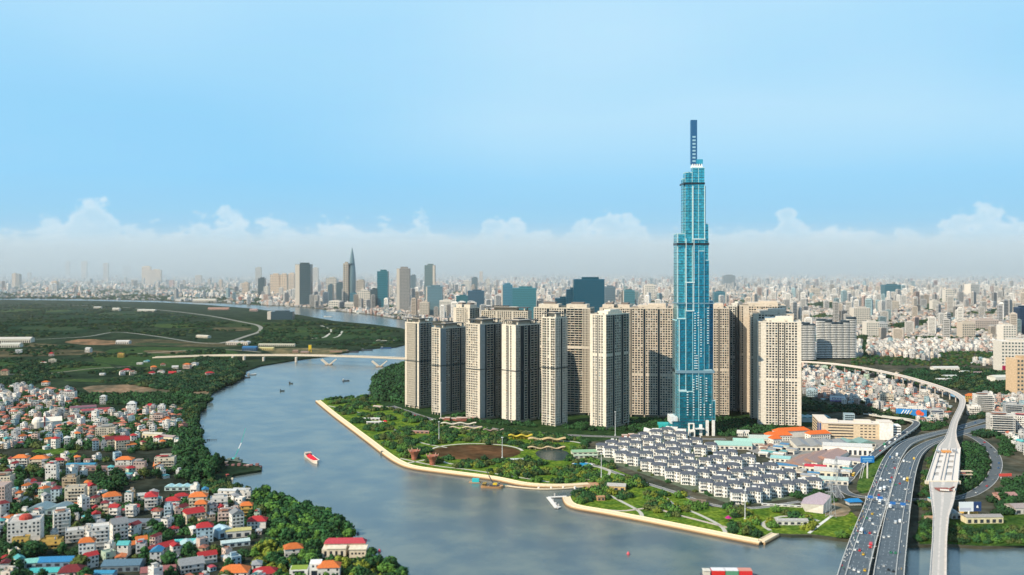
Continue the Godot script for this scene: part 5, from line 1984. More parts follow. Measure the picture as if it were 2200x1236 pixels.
func build_park() -> void:
	var ring := [683, 860]
	ring.append_array([800, 852, 812, 868, 850, 880, 905, 895, 985, 914, 1080, 926, 1200, 937, 1262, 950, 1262, 975, 1330, 1012, 1440, 1058, 1530, 1090, 1620, 1094, 1700, 1082, 1755, 1102, 1830, 1100, 1850, 1120, 1822, 1158, 1745, 1148, 1700, 1148, 1665, 1146, 1635, 1164, 1500, 1138, 1400, 1118, 1300, 1099, 1231, 1086, 1217, 1068, 1236, 1062, 1258, 1057, 1270, 1047, 1265, 1041, 1200, 1045, 1130, 1041, 1060, 1027, 960, 1014, 890, 1004, 860, 993, 830, 974, 760, 919])
	park_lawn = polygon(ring)
	var s := Shape.new()
	s.col = Color(0.20, 0.265, 0.045)
	s.top(park_lawn, LAND + 0.03)
	setting("lawn", s, mats.lawn, "bright green park lawn along the river promenade", "stuff")
	# the ground under the towers is deep green garden
	s = Shape.new()
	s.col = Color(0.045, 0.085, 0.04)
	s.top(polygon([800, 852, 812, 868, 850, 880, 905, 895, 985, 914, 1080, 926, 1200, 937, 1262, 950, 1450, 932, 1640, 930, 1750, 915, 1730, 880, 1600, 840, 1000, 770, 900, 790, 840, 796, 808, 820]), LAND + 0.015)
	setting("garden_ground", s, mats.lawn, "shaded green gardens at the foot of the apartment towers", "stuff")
	bank([[683, 861, LAND, 1], [720, 891, LAND, 1], [760, 921, LAND, 1], [800, 951, LAND, 1], [830, 974, LAND, 1], [858, 992, LAND, 1], [890, 1003.5, LAND, 1], [960, 1013.5, LAND, 1], [1060, 1026.5, LAND, 1], [1130, 1040, LAND, 1], [1200, 1043.5, LAND, 1], [1265, 1040, LAND, 1]], 8.0, "sunlit tan promenade with a retaining wall along the upper park edge")
	bank([[1217, 1068, LAND, 1], [1232, 1086, LAND, 1], [1300, 1099, LAND, 1], [1400, 1118, LAND, 1], [1500, 1138, LAND, 1], [1570, 1152, LAND, 1], [1635, 1164.5, LAND, 1]], 8.0, "sunlit tan promenade along the lower park edge, ending in a corner")
	bank([[1635, 1164, LAND, 1], [1650, 1156, LAND, 1], [1666, 1147, LAND, 1]], 7.0, "short grey return of the promenade at the park corner")
	# low quay under the promenade with mooring piles
	var quay := thing("quay", "low tan quay with mooring posts beneath the upper promenade", "quay", Vector3.ZERO)
	var ql := centre_line([[1062, 1040, 0.9, 2.5], [1110, 1047, 0.9, 2.5], [1160, 1051, 0.9, 2.5], [1210, 1050, 0.9, 2.5], [1255, 1046, 0.9, 2.5]], 5)
	quay.position = Vector3(ql[0][0].x, 0, ql[0][0].z)
	var inv := Transform3D(Basis(), -quay.position)
	s = Shape.new()
	s.xf = inv
	s.col = Color(0.66, 0.54, 0.38)
	for i in ql.size() - 1:
		s.beam(ql[i][0], ql[i + 1][0], 2.6, 0.9)
	part("walkway", s, mats.concrete, quay)
	for px in [1157, 1184, 1210, 1235]:
		s = Shape.new()
		s.xf = inv
		s.col = Color(0.72, 0.69, 0.64)
		var p := P(px, 1051 if px < 1200 else 1050, 0.0)
		s.rod(p + Vector3(0, -1, 1.5), p + Vector3(0, 2.6, 1.5), 1.2, 1.2, 10)
		part("mooring_post", s, mats.concrete, quay)
	# zigzag landing stage
	var jetty := thing("landing_stage", "white zigzag landing stage reaching out at the park inlet", "jetty", P(1200, 1072, 0.0))
	inv = Transform3D(Basis(), -jetty.position)
	s = Shape.new()
	s.xf = inv
	s.col = Color(0.66, 0.62, 0.58)
	var z := [P(1217, 1067, 1.6), P(1193, 1068, 1.3), P(1178, 1069, 1.0), P(1196, 1092, 1.0), P(1203, 1089, 1.0)]
	for i in 4:
		s.beam(z[i], z[i + 1], 3.4 if i != 2 else 4.2, 0.7)
	part("walkway", s, mats.concrete, jetty)
	s = Shape.new()
	s.xf = inv
	s.col = Color(0.5, 0.47, 0.45)
	for p in [P(1192, 1066, 0), P(1188, 1078, 0), P(1194, 1085, 0), P(1200, 1089, 0)]:
		s.rod(p + Vector3.DOWN, p + Vector3.UP * 2.6, 0.9, 0.9, 8)
	part("pile", s, mats.concrete, jetty)
	# round brown field with a pale rim path
	var field := PackedVector2Array()
	var rim := []
	for i in 48:
		var a := TAU * i / 48
		field.append(flat(P(1022 + cos(a) * 97, 972 + sin(a) * 16.5)))
	s = Shape.new()
	s.col = Color(0.155, 0.085, 0.05)
	s.top(field, LAND + 0.07)
	setting("sports_field", s, mats.earth, "oval of bare red brown soil in the park")
	keep_open.append(field)
	for i in range(26, 48):
		var a := TAU * i / 48
		rim.append_array([1022 + cos(a) * 101, 971 + sin(a) * 17.5])
	path_line(rim, 4.0, "pale curved path round the far side of the brown oval field", Color(0.5, 0.46, 0.4))
	path_line([1000, 1001, 960, 995, 935, 984, 905, 990, 870, 996], 4.0, "pale path from the brown field to the brick kiosks")
	path_line([705, 872, 760, 884, 800, 896, 850, 925, 900, 950, 960, 962], 3.5, "pale path winding through the upper park")
	path_line([860, 985, 930, 1000, 1010, 1010, 1090, 1022, 1180, 1036], 3.5, "thin pale path just behind the upper promenade")
	path_line([1250, 1088, 1330, 1098, 1400, 1092, 1450, 1105, 1540, 1128, 1620, 1148], 4.0, "pinkish path through the lower park lawns", Color(0.5, 0.4, 0.34))
	path_line([1380, 1112, 1372, 1098, 1330, 1075, 1300, 1060], 4.0, "grey path from promenade to pavilion in the lower park")
	path_line([1560, 1148, 1548, 1130, 1500, 1105, 1450, 1085, 1430, 1070], 4.0, "pale path cutting across the lower park")
	path_line([1655, 1140, 1640, 1125, 1680, 1110, 1730, 1112, 1760, 1120], 4.0, "pale path by the wedge hall")
	path_line([1738, 1146, 1765, 1125, 1788, 1108], 3.0, "white ramp path down to the river by the wedge hall", Color(0.62, 0.6, 0.56))
	path_line([1240, 1010, 1270, 1002, 1310, 1012, 1290, 1030, 1240, 1028], 3.5, "pale path loop beside the blue pool")
	path_line([1120, 960, 1160, 950, 1220, 948, 1262, 955], 5.0, "pale path past the yellow arched pavilion")
	sheet("sand_yard", [1770, 1088, 1800, 1080, 1830, 1092, 1822, 1108, 1790, 1112, 1768, 1104], 0.08, Color(0.42, 0.31, 0.24), "earth", "bare pinkish sand yard beside the blue pavilion")
	sheet("sand_yard", [1690, 1112, 1725, 1104, 1750, 1110, 1735, 1120, 1700, 1122], 0.08, Color(0.45, 0.36, 0.25), "earth", "sandy yard in front of the wedge hall")
	sheet("paving", [1250, 1040, 1290, 1032, 1325, 1040, 1330, 1052, 1300, 1058, 1268, 1054], 0.085, Color(0.42, 0.24, 0.14), "concrete", "orange brown paved terrace at the end of the upper promenade")
	sheet("lawn_patch", [1858, 1004, 1892, 978, 1903, 976, 1890, 1010, 1868, 1058, 1850, 1062, 1838, 1048], 0.09, Color(0.13, 0.2, 0.06), "lawn", "grass island inside the slip road loop beside the bridge", "stuff")
	sheet("canal_water", [1998, 836, 2030, 838, 2060, 848, 2090, 856, 2070, 860, 2040, 850, 2010, 843], 0.05, Color(0.2, 0.35, 0.4), "far_glass", "pale blue canal behind the viaduct bend")
	sheet("green_ground", [1960, 1170, 1985, 1100, 2060, 1110, 2250, 1100, 2250, 1172, 2110, 1174, 2040, 1169], 0.04, Color(0.08, 0.13, 0.035), "lawn", "green river bank right of the bridges", "stuff")
	sheet("green_ground", [2060, 1075, 2050, 1000, 2070, 945, 2110, 960, 2128, 990, 2116, 1030, 2090, 1058], 0.05, Color(0.05, 0.09, 0.035), "lawn", "dark green island inside the loop road", "stuff")
	# oval pool
	var pool := thing("swimming_pool", "oval blue pool with a white rim in the park", "pool", P(1250, 999))
	s = Shape.new()
	s.col = Color(0.75, 0.74, 0.7)
	var o1 := PackedVector2Array()
	var o2 := PackedVector2Array()
	for i in 28:
		var a := TAU * i / 28
		o1.append(Vector2(cos(a) * 13.5, sin(a) * 11.5))
		o2.append(Vector2(cos(a) * 11.4, sin(a) * 9.4))
	s.prism(o1, -0.2, 0.45)
	part("rim", s, mats.concrete, pool)
	s = Shape.new()
	s.col = Color(0.015, 0.27, 0.5)
	s.prism(o2, 0.2, 0.5)
	part("pool_water", s, mats.dark_glass, pool)
	keep_open.append(PackedVector2Array(Array(o1).map(func(v): return v + flat(pool.position))))
	# pond in front of the yellow pavilion
	sheet("pond_water", [1148, 975, 1158, 967, 1200, 965, 1222, 972, 1226, 984, 1205, 991, 1165, 988], 0.09, Color(0.03, 0.05, 0.045), "dark_glass", "dark pond reflecting the yellow pavilion")
	keep_open.append(polygon([1148, 975, 1158, 967, 1200, 965, 1222, 972, 1226, 984, 1205, 991, 1165, 988]))
	# wavy roofed pavilions
	for b in [[1175, 950, 52, 12, 5, Color(0.60, 0.44, 0.22), "tan pavilion with a wavy roof and yellow arches, behind the pond"], [1174, 966, 50, 7, 3, Color(0.62, 0.47, 0.28), "low tan wavy roof at the pond edge"], [1118, 943, 34, 10, 5, Color(0.62, 0.46, 0.05), "yellow canopied play area beside the wavy pavilion"], [985, 915, 54, 8, 4, Color(0.72, 0.64, 0.52), "cream wavy roof strip in front of the second tower"], [1000, 924, 48, 7, 4, Color(0.66, 0.52, 0.36), "tan wavy roof strip nearer the brown field"], [1060, 929, 30, 6, 4, Color(0.4, 0.28, 0.24), "reddish low roof beside the yellow play area"]]:
		var o := thing("park_pavilion", b[6], "pavilion", P(b[0], b[1]), 0.0)
		s = Shape.new()
		s.col = b[5]
		var last := Vector3.ZERO
		for i in 17:
			var x: float = -b[2] / 2 + b[2] * i / 16.0
			var p := Vector3(x, b[4] + 1.2 * sin(i * 0.9), 0)
			if i:
				var dz := Vector3(0, 0, b[3] / 2.0)
				s.quad(last + dz, last - dz, p - dz, p + dz)
				s.quad(last + dz - Vector3.UP * 0.5, last + dz, p + dz, p + dz - Vector3.UP * 0.5)
			last = p
		part("roof", s, mats.roofing, o)
		for i in 7:
			s = Shape.new()
			s.col = b[5] * 0.8
			s.box(-b[2] * 0.44 + b[2] * 0.146 * i, 0, b[3] * 0.3, 0.7, b[4] - 1.0, 0.7)
			part("post", s, mats.plaster, o)
		s = Shape.new()
		s.col = b[5] * 0.65
		s.box(0, 0, -b[3] * 0.1, b[2] * 0.7, b[4] * 0.7, b[3] * 0.4)
		part("wall", s, mats.plaster, o)
		keep_open.append(PackedVector2Array([flat(o.position) + Vector2(-b[2] / 2 - 3, -b[3] / 2 - 3), flat(o.position) + Vector2(b[2] / 2 + 3, -b[3] / 2 - 3), flat(o.position) + Vector2(b[2] / 2 + 3, b[3] / 2 + 9), flat(o.position) + Vector2(-b[2] / 2 - 3, b[3] / 2 + 9)]))
	# flared brick kiosks
	for b in [[890, 988, "flared red brick kiosk by the promenade, left of two"], [929, 999, "flared red brick kiosk by the promenade, right of two"]]:
		var o := thing("brick_kiosk", b[2], "kiosk", P(b[0], b[1]), 0.0, "flared brick kiosks on the promenade")
		s = Shape.new()
		s.col = Color(0.36, 0.13, 0.085)
		s.lathe(PackedVector2Array([Vector2(3.4, 0), Vector2(3.6, 4), Vector2(4.6, 7), Vector2(6.4, 9.5), Vector2(7.4, 11.5), Vector2(6.2, 11.8), Vector2(0, 10.5)]), 12)
		part("brick_shell", s, mats.plaster, o)
		s = Shape.new()
		s.col = Color(0.5, 0.32, 0.25)
		for i in 6:
			var a := TAU * i / 6
			s.rod(Vector3(cos(a) * 6.9, 11.4, sin(a) * 6.9), Vector3(cos(a) * 7.4, 13.6, sin(a) * 7.4), 0.7, 0.5, 6)
		part("finial", s, mats.plaster, o, true)
		keep_open.append(PackedVector2Array([flat(o.position) + Vector2(-18, -8), flat(o.position) + Vector2(18, -8), flat(o.position) + Vector2(18, 20), flat(o.position) + Vector2(-18, 20)]))
	# other park buildings: [x, y, w, d, h, turn, wall, roof, label]
	for b in [[1256, 976, 34, 14, 4, 0.1, Color(0.55, 0.55, 0.45), Color(0.25, 0.42, 0.24), "green flat roofed park hall beside the leftmost villa"], [1258, 983, 30, 8, 3, 0.1, Color(0.55, 0.55, 0.45), Color(0.42, 0.5, 0.36), "pale green terrace roof in front of the green park hall"], [1325, 1052, 20, 14, 5, -0.2, Color(0.6, 0.42, 0.2), Color(0.47, 0.43, 0.38), "grey tented pavilion at the end of the upper promenade"], [1500, 1082, 16, 10, 3, -0.3, Color(0.66, 0.6, 0.5), Color(0.2, 0.14, 0.08), "octagonal brown walled basin below the villas"], [798, 903, 26, 6, 3, 0.0, Color(0.6, 0.56, 0.5), Color(0.78, 0.74, 0.68), "long white park roof near the tip, upper of two"], [806, 911, 26, 6, 3, 0.0, Color(0.6, 0.56, 0.5), Color(0.78, 0.74, 0.68), "long white park roof near the tip, lower of two"], [815, 877, 22, 8, 3, -0.5, Color(0.6, 0.5, 0.4), Color(0.55, 0.42, 0.34), "tan park shelter beside the avenue"], [903, 931, 26, 5, 3, -0.1, Color(0.45, 0.22, 0.16), Color(0.5, 0.3, 0.24), "brick red pergola on the green slope"], [1700, 1126, 30, 9, 4, 0.0, Color(0.7, 0.68, 0.62), Color(0.45, 0.42, 0.38), "low white cafe with dark openings by the river corner"], [1110, 992, 16, 8, 3, 0.1, Color(0.5, 0.5, 0.46), Color(0.5, 0.54, 0.48), "pale park hut right of the brown field"], [1290, 1075, 8, 6, 4, 0.2, Color(0.5, 0.3, 0.15), Color(0.45, 0.22, 0.1), "orange brown park hut in the lower lawns"], [1680, 1088, 40, 3, 1.6, -0.25, Color(0.7, 0.68, 0.62), Color(0.66, 0.64, 0.58), "long low white wall below the last villas"]]:
		var o := shed(b[8], b[0], b[1], b[2], b[3], b[4], b[5], b[6], b[7], 1, "park building")
		o.name = numbered("park_building")
	var s2 := Shape.new()
	s2.col = Color(0.6, 0.01, 0.04)
	s2.hip(0, 2.6, 0, 7, 6, 1.8, 0.2)
	for x in [-2.6, 2.6]:
		s2.box(x, 0, 2, 0.25, 2.6, 0.25)
		s2.box(x, 0, -2, 0.25, 2.6, 0.25)
	lone("red_tent", s2, mats.roofing, "small bright red tent beside the white park roofs", "tent").position = P(827, 909)
	s2 = Shape.new()
	s2.col = Color(0.45, 0.02, 0.2)
	s2.lathe(PackedVector2Array([Vector2(3.4, 3.0), Vector2(0.1, 5.4)]), 8)
	s2.rod(Vector3.ZERO, Vector3(0, 5, 0), 0.2, 0.2)
	lone("play_canopy", s2, mats.roofing, "purple and red play canopy in the lower park", "canopy").position = P(1565, 1120)

# ---------------------------------------------------------------- the near left bank: houses among trees
func build_left_bank() -> void:
	var r := RandomNumberGenerator.new()
	r.seed = 303
	places.append_array([[P(45, 1155), "by the big white block"], [P(10, 1070), "by the pink block"], [P(160, 1060), "by the sandy block"], [P(390, 1048), "by the teal wavy shed"], [P(325, 1075), "by the steep red roof"], [P(450, 1060), "by the orange villa"], [P(540, 1040), "by the dock"], [P(640, 1185), "by the lone orange villa"], [P(440, 1160), "by the blue windowed house"], [P(330, 1190), "by the striped roof"], [P(240, 985), "below the football lawn"], [P(360, 1000), "by the terraced orange villa"], [P(330, 940), "by the long cream terrace"], [P(230, 940), "by the cream school"], [P(90, 905), "by the domed church"], [P(190, 885), "by the long red sheds"], [P(90, 860), "up the slope"], [P(300, 890), "by the round white tower"], [P(380, 900), "by the riverside trees"], [P(30, 940), "at the left edge"], [P(120, 990), "by the orange row"], [P(240, 1130), "in mid settlement"], [P(120, 1190), "by the blue roofs"], [P(520, 1120), "by the red garden house"], [P(230, 1200), "near the bottom edge"], [P(430, 1215), "near the bottom grove"], [P(300, 806), "above the bare field"], [P(400, 790), "by the bank woods"], [P(100, 780), "in the left fields"], [P(260, 770), "in the middle meadow"]])
	sheet("bare_field", [170, 829, 300, 826, 455, 831, 445, 850, 420, 852, 380, 846, 300, 848, 200, 850], 0.05, Color(0.30, 0.21, 0.16), "earth", "long strip of bare pinkish soil at the river bend")
	sheet("football_lawn", [60, 968, 120, 962, 170, 966, 160, 975, 90, 978], 0.05, Color(0.13, 0.2, 0.05), "lawn", "small bright lawn in the settlement", "stuff")
	sheet("grass_strip", [250, 812, 330, 808, 450, 820, 460, 828, 300, 824], 0.05, Color(0.10, 0.17, 0.05), "lawn", "green grass strip above the bare field", "stuff")
	# ground of the lanes
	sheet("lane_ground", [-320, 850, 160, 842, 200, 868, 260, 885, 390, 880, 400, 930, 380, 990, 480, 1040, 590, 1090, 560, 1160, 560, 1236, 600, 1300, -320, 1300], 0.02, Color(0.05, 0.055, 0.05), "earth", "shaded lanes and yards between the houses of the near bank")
	# [x, y, w, d, storeys, wall, roof, roof colour, turn, label]
	var known := [[55, 1172, 26, 20, 7, 0, "flat", 3, 0.3, "big plain white block with a red arched hut on its roof"], [45, 1188, 13, 9, 4, 7, "flat", 3, 0.3, "ochre cube standing against the big white block"], [-10, 1098, 24, 20, 8, 2, "flat", 3, 0.15, "pale pink blank block at the left edge"], [6, 1048, 20, 14, 4, 1, "flat", 3, 0.1, "cream block with arched windows at the left edge"], [152, 1052, 15, 12, 4, 4, "flat", 3, 0.1, "sandy cube with a plain wall, upper of two"], [163, 1080, 19, 14, 5, 1, "flat", 3, 0.2, "sandy block with stepped terraces, lower of two"], [112, 1035, 12, 10, 6, 0, "flat", 3, 0.1, "tall blank white house under the orange row"], [240, 1078, 17, 13, 2, 0, "hip", 0, 0.5, "white house with a bright orange gabled hip, beside trees"], [325, 1092, 12, 17, 4, 0, "hip", 1, 0.3, "tall pinkish house with a steep crimson roof"], [370, 1088, 14, 11, 2, 0, "hip", 1, 0.3, "white house with a low crimson roof beside the steep one"], [390, 1078, 13, 9, 2, 0, "hip", 1, 0.3, "small white house with crimson roof under the wavy shed"], [426, 1093, 17, 13, 4, 1, "hip", 0, 0.2, "cream villa with columns and a bright orange roof"], [432, 1110, 11, 11, 4, 4, "hip", 0, 0.2, "tan house with an orange roof behind the crimson gable"], [416, 1122, 17, 13, 3, 1, "gable", 1, 0.6, "cream house with a big crimson gable facing the lane"], [440, 1162, 14, 12, 4, 5, "hip", 1, 0.3, "pale blue house with blue windows and a red pyramid roof"], [553, 1132, 17, 13, 2, 0, "hip", 1, 0.1, "white garden house with a broad crimson roof by the trees"], [530, 1106, 11, 10, 3, 7, "hip", 0, 0.2, "yellow house with a round orange roof by the trees"], [357, 1188, 13, 10, 2, 1, "gable", 1, 0.9, "cream house with a red and white striped gable"], [333, 1196, 13, 11, 2, 2, "hip", 2, 0.2, "pink house with a dark maroon roof and arched porch"], [187, 1196, 12, 11, 4, 0, "hip", 0, 0.3, "white house with a domed orange roof near the bottom"], [195, 1218, 9, 8, 3, 0, "gable", 1, 0.8, "narrow white house with a red gable near the bottom"], [155, 1242, 18, 14, 2, 2, "hip", 2, 0.2, "pink house with a broad dark red roof at the bottom edge"], [505, 1243, 21, 15, 2, 0, "hip", 0, 0.1, "white house with a wide orange roof at the bottom edge"], [570, 1246, 18, 13, 2, 2, "hip", 1, 0.2, "pinkish house with a red roof at the bottom edge"], [630, 1192, 15, 12, 2, 0, "hip", 0, 0.3, "lone white villa with a vivid orange roof among trees"], [707, 1242, 17, 13, 3, 0, "hip", 0, 0.1, "white villa with an orange dome like roof at the bottom"], [445, 1208, 14, 9, 2, 0, "gable", 1, 0.5, "white house with a red and white gable near the bottom"], [410, 1226, 18, 13, 2, 3, "gable", 3, 0.5, "grey house with a grey tiled gable near the bottom"], [508, 1140, 11, 12, 5, 0, "gable", 3, 0.5, "tall white house with a slate gable and shaded side"], [485, 1122, 14, 11, 3, 2, "flat", 3, 0.2, "pinkish flat house beside the slate gabled one"], [470, 1090, 17, 12, 3, 0, "flat", 3, 0.3, "white boxy house with a blue awning"], [490, 1066, 19, 9, 2, 0, "shed", 7, -0.1, "low white waterside house, left of two"], [520, 1064, 18, 9, 2, 0, "shed", 7, -0.1, "low white waterside house with crimson porch, right of two"], [355, 1006, 23, 14, 4, 1, "flat", 3, 0.15, "cream terraced villa with an orange ramp like roof"], [268, 998, 20, 12, 2, 0, "hip", 0, 0.1, "white house with an orange vaulted roof"], [262, 966, 17, 13, 4, 1, "gable", 1, 0.5, "cream gabled house with a plain bright end wall"], [248, 958, 26, 12, 3, 1, "gable", 2, 0.4, "cream house with a curved maroon roof"], [280, 965, 13, 12, 2, 1, "hip", 0, 0.6, "cream house with an orange tiled porch"], [228, 938, 27, 15, 4, 1, "flat", 3, 0.2, "cream school like block with a terraced roof"], [160, 842, 0, 0, 1, 0, "flat", 3, 0, ""], [150, 862, 20, 14, 5, 0, "flat", 3, 0.1, "white cube with a red roof rim on the upper slope"], [283, 893, 13, 13, 6, 0, "hip", 7, 0.2, "rounded white tower house by the dark trees"], [322, 884, 12, 11, 3, 1, "hip", 1, 0.1, "cream house with crimson roof near the river"], [347, 894, 11, 11, 5, 0, "flat", 3, 0.2, "slim white house near the river trees"], [340, 910, 15, 12, 4, 2, "flat", 3, 0.1, "pink flat topped house near the river"], [356, 910, 13, 11, 2, 2, "hip", 0, 0.3, "pink house with a vivid orange roof near the river"], [222, 868, 10, 9, 4, 0, "hip", 7, 0.1, "pair of slim white houses before dark trees"], [98, 828, 14, 9, 2, 0, "hip", 0, 0, "lonely house with orange roof above the settlement"], [300, 1010, 13, 9, 3, 2, "flat", 3, 0.1, "grey pink house in the orange row"], [85, 1002, 20, 12, 3, 1, "hip", 0, 0.1, "cream house with orange tiled roofs in a row, right one"], [45, 1000, 18, 12, 3, 0, "hip", 0, 0.1, "white house with orange tiled roof in a row, left one"], [125, 1000, 12, 9, 2, 1, "hip", 1, 0.4, "cream house with a small scarlet roof beside the orange row"], [132, 1146, 14, 14, 6, 0, "flat", 3, 0.5, "white house with a tall curved front, in mid settlement"], [160, 1162, 15, 12, 3, 0, "flat", 3, 0.4, "white rounded house below the curved one"], [215, 1178, 14, 11, 6, 0, "flat", 3, 0.4, "tall white narrow house beside dark trees"], [255, 1162, 13, 13, 5, 0, "gable", 3, 0.6, "white house with a blue shaded arch"], [110, 1176, 18, 9, 2, 7, "flat", 3, 0.2, "ochre front house in mid settlement"]]
	for b in known:
		if b[2] == 0:
			continue
		var o := house("house", P(b[0], b[1]), b[8], b[2], b[3], b[4], b[5], b[6], b[7], "house", "houses of the near river bank", b[9], r)
		busy.append([flat(o.position), maxf(b[2], b[3]) * 0.62])
		if b[0] == 55:
			var s := Shape.new()
			s.col = Color(0.45, 0.07, 0.05)
			s.lathe(PackedVector2Array([Vector2(5.5, 23.2), Vector2(5.2, 25.5), Vector2(3.4, 27.2), Vector2(0, 27.8)]), 12)
			part("arched_hut", s, mats.roofing, o)
		if b[0] == 355:
			var s := Shape.new()
			s.col = Color(0.65, 0.2, 0.06)
			s.quad(Vector3(-13, 4, 9), Vector3(-13, 13.4, -7), Vector3(-4, 13.4, -7), Vector3(-4, 8, 9))
			s.box(-8.5, 0, 0, 7, 4, 14)
			part("ramp_roof", s, mats.roofing, o)
		if b[0] == 470:
			var s := Shape.new()
			s.col = Color(0.04, 0.25, 0.5)
			s.box(-9, 5.5, 3, 8, 0.4, 9)
			part("awning", s, mats.sheet_metal, o)
	# long roofs: [x, y, w, d, h, turn, wall, roof, bays, label]
	for b in [[205, 888, 44, 16, 6, 0.55, Color(0.66, 0.58, 0.44), Color(0.34, 0.05, 0.045), 1, "long barn with a dusty red roof, lower of two"], [178, 882, 40, 16, 6, 0.5, Color(0.6, 0.54, 0.44), Color(0.22, 0.08, 0.09), 1, "long barn with a dull maroon roof, upper of two"], [330, 942, 30, 12, 7, -0.25, Color(0.7, 0.62, 0.45), Color(0.62, 0.56, 0.44), 2, "long cream terrace with a bright end gable, left part"], [362, 950, 24, 13, 8, -0.35, Color(0.74, 0.66, 0.46), Color(0.4, 0.3, 0.26), 1, "long cream terrace with a bright end gable, right part"], [390, 1052, 34, 11, 4, 0.05, Color(0.5, 0.6, 0.58), Color(0.42, 0.66, 0.66), 4, "long pale teal shed with a wavy roof"], [175, 1004, 34, 9, 4, 0.05, Color(0.45, 0.5, 0.5), Color(0.03, 0.22, 0.36), 1, "long low shed with a bright blue roof"], [232, 1010, 52, 8, 4, 0.03, Color(0.35, 0.24, 0.2), Color(0.28, 0.15, 0.11), 1, "long low brick brown roof row"], [130, 1212, 34, 16, 4, 0.1, Color(0.2, 0.3, 0.4), Color(0.03, 0.2, 0.42), 1, "low house under a deep blue metal roof"], [75, 1215, 26, 14, 4, 0.3, Color(0.4, 0.5, 0.5), Color(0.2, 0.52, 0.45), 1, "low house with a mint green roof"], [95, 1236, 24, 13, 4, 0.1, Color(0.3, 0.45, 0.45), Color(0.06, 0.42, 0.40), 1, "low house with a turquoise roof at the bottom edge"], [415, 1172, 22, 13, 3, 0.4, Color(0.4, 0.55, 0.55), Color(0.40, 0.56, 0.55), 2, "pale striped metal roof beside the lane"], [400, 1168, 20, 8, 3, 0.2, Color(0.3, 0.5, 0.5), Color(0.10, 0.48, 0.45), 1, "turquoise awning roof in the lower settlement"], [505, 1172, 24, 10, 4, 0.4, Color(0.5, 0.56, 0.56), Color(0.5, 0.6, 0.58), 1, "long pale grey green roof beside the trees"], [478, 1152, 14, 15, 7, 0.7, Color(0.5, 0.62, 0.68), Color(0.42, 0.58, 0.64), 1, "curved pale blue roof house"], [512, 1152, 22, 11, 6, 0.3, Color(0.66, 0.62, 0.56), Color(0.5, 0.44, 0.16), 1, "long white house with a mustard roof"], [110, 1100, 40, 22, 5, 0.0, Color(0.25, 0.34, 0.36), Color(0.17, 0.25, 0.27), 2, "wide grey blue warehouse roof in the shade"], [300, 1128, 44, 14, 4, 0.0, Color(0.2, 0.24, 0.26), Color(0.14, 0.16, 0.18), 1, "long dark grey roof in the middle of the settlement"], [265, 1222, 30, 18, 5, 0.1, Color(0.16, 0.2, 0.23), Color(0.10, 0.17, 0.22), 1, "dark slate roofed hall near the bottom edge"], [30, 1012, 20, 12, 5, 0.1, Color(0.2, 0.3, 0.3), Color(0.12, 0.2, 0.2), 1, "dark teal roofed shed under the orange row"], [92, 1055, 24, 11, 8, 0.1, Color(0.5, 0.5, 0.48), Color(0.2, 0.06, 0.07), 1, "grey house with a flat maroon roof"], [340, 1236, 26, 16, 5, 0.3, Color(0.4, 0.32, 0.28), Color(0.3, 0.1, 0.08), 1, "rust roofed house at the bottom edge"], [225, 1240, 16, 9, 4, 0.0, Color(0.3, 0.4, 0.5), Color(0.04, 0.25, 0.4), 1, "small blue roofed house at the bottom edge"]]:
		var o := shed(b[9], b[0], b[1], b[2], b[3], b[4], b[5], b[6], b[7], b[8], "house")
		o.name = numbered("long_house")
	# the domed church
	var o := thing("church", "white church with a rounded end and a maroon rib over its roof", "church", P(95, 918), 0.5)
	var s := Shape.new()
	s.col = Color(0.74, 0.7, 0.62)
	s.box(8, 0, 0, 30, 9, 14)
	part("wall", s, mats.plaster, o)
	s = Shape.new()
	s.col = Color(0.76, 0.7, 0.6)
	s.hip(8, 9, 0, 32, 16, 6, 1.0)
	s.lathe(PackedVector2Array([Vector2(8.5, 0), Vector2(8.5, 9), Vector2(7, 13), Vector2(3.6, 15.5), Vector2(0, 16)]), 14, -9)
	part("roof", s, mats.plaster, o)
	s = Shape.new()
	s.col = Color(0.25, 0.04, 0.05)
	s.box(0, 0, 0, 1.6, 15.6, 15.5)
	part("rib", s, mats.roofing, o)
	busy.append([flat(o.position), 24.0])
	# the riverside mansion with its red roof and the modern white house
	o = thing("mansion", "cream riverside mansion in three wings with a pinkish red roof", "house", P(740, 1192), 0.05)
	s = Shape.new()
	s.col = Color(0.70, 0.60, 0.46)
	s.box(-8, 0, 0, 20, 7, 16)
	s.box(12, 0, 3, 14, 6.5, 12)
	s.box(0, 0, -8, 34, 8.5, 9)
	s.box(-6, 7, 3, 16, 0.7, 11)
	s.box(12, 6.5, 3, 15, 0.7, 13)
	part("wall", s, mats.plaster, o)
	s = Shape.new()
	s.col = Color(0.46, 0.06, 0.08)
	s.hip(0, 8.5, -8, 36, 11, 3.6, 0.8)
	part("roof", s, mats.roofing, o)
	s = Shape.new()
	s.col = Color(0.03, 0.035, 0.04)
	for i in 4:
		s.box(-15 + i * 4.6, 1, 8, 2.0, 4.4, 0.12)
		s.box(7.5 + i * 3.0, 2.6, 9, 1.6, 1.6, 0.12)
	part("window", s, mats.dark_glass, o, true)
	busy.append([flat(o.position), 21.0])
	o = thing("modern_house", "modern white house with a green roof terrace and dark carport", "house", P(668, 1238), 0.1)
	s = Shape.new()
	s.col = Color(0.78, 0.77, 0.74)
	s.box(-9, 0, 0, 14, 7, 12)
	s.box(4, 0, 2, 9, 12, 11)
	s.box(13, 0, 0, 10, 9, 11)
	part("wall", s, mats.plaster, o)
	s = Shape.new()
	s.col = Color(0.25, 0.33, 0.05)
	s.box(-9, 7, 0, 13, 0.4, 11)
	s.col = Color(0.05, 0.25, 0.35)
	s.box(13, 9, 0, 9.4, 0.3, 10)
	part("roof", s, mats.roofing, o)
	s = Shape.new()
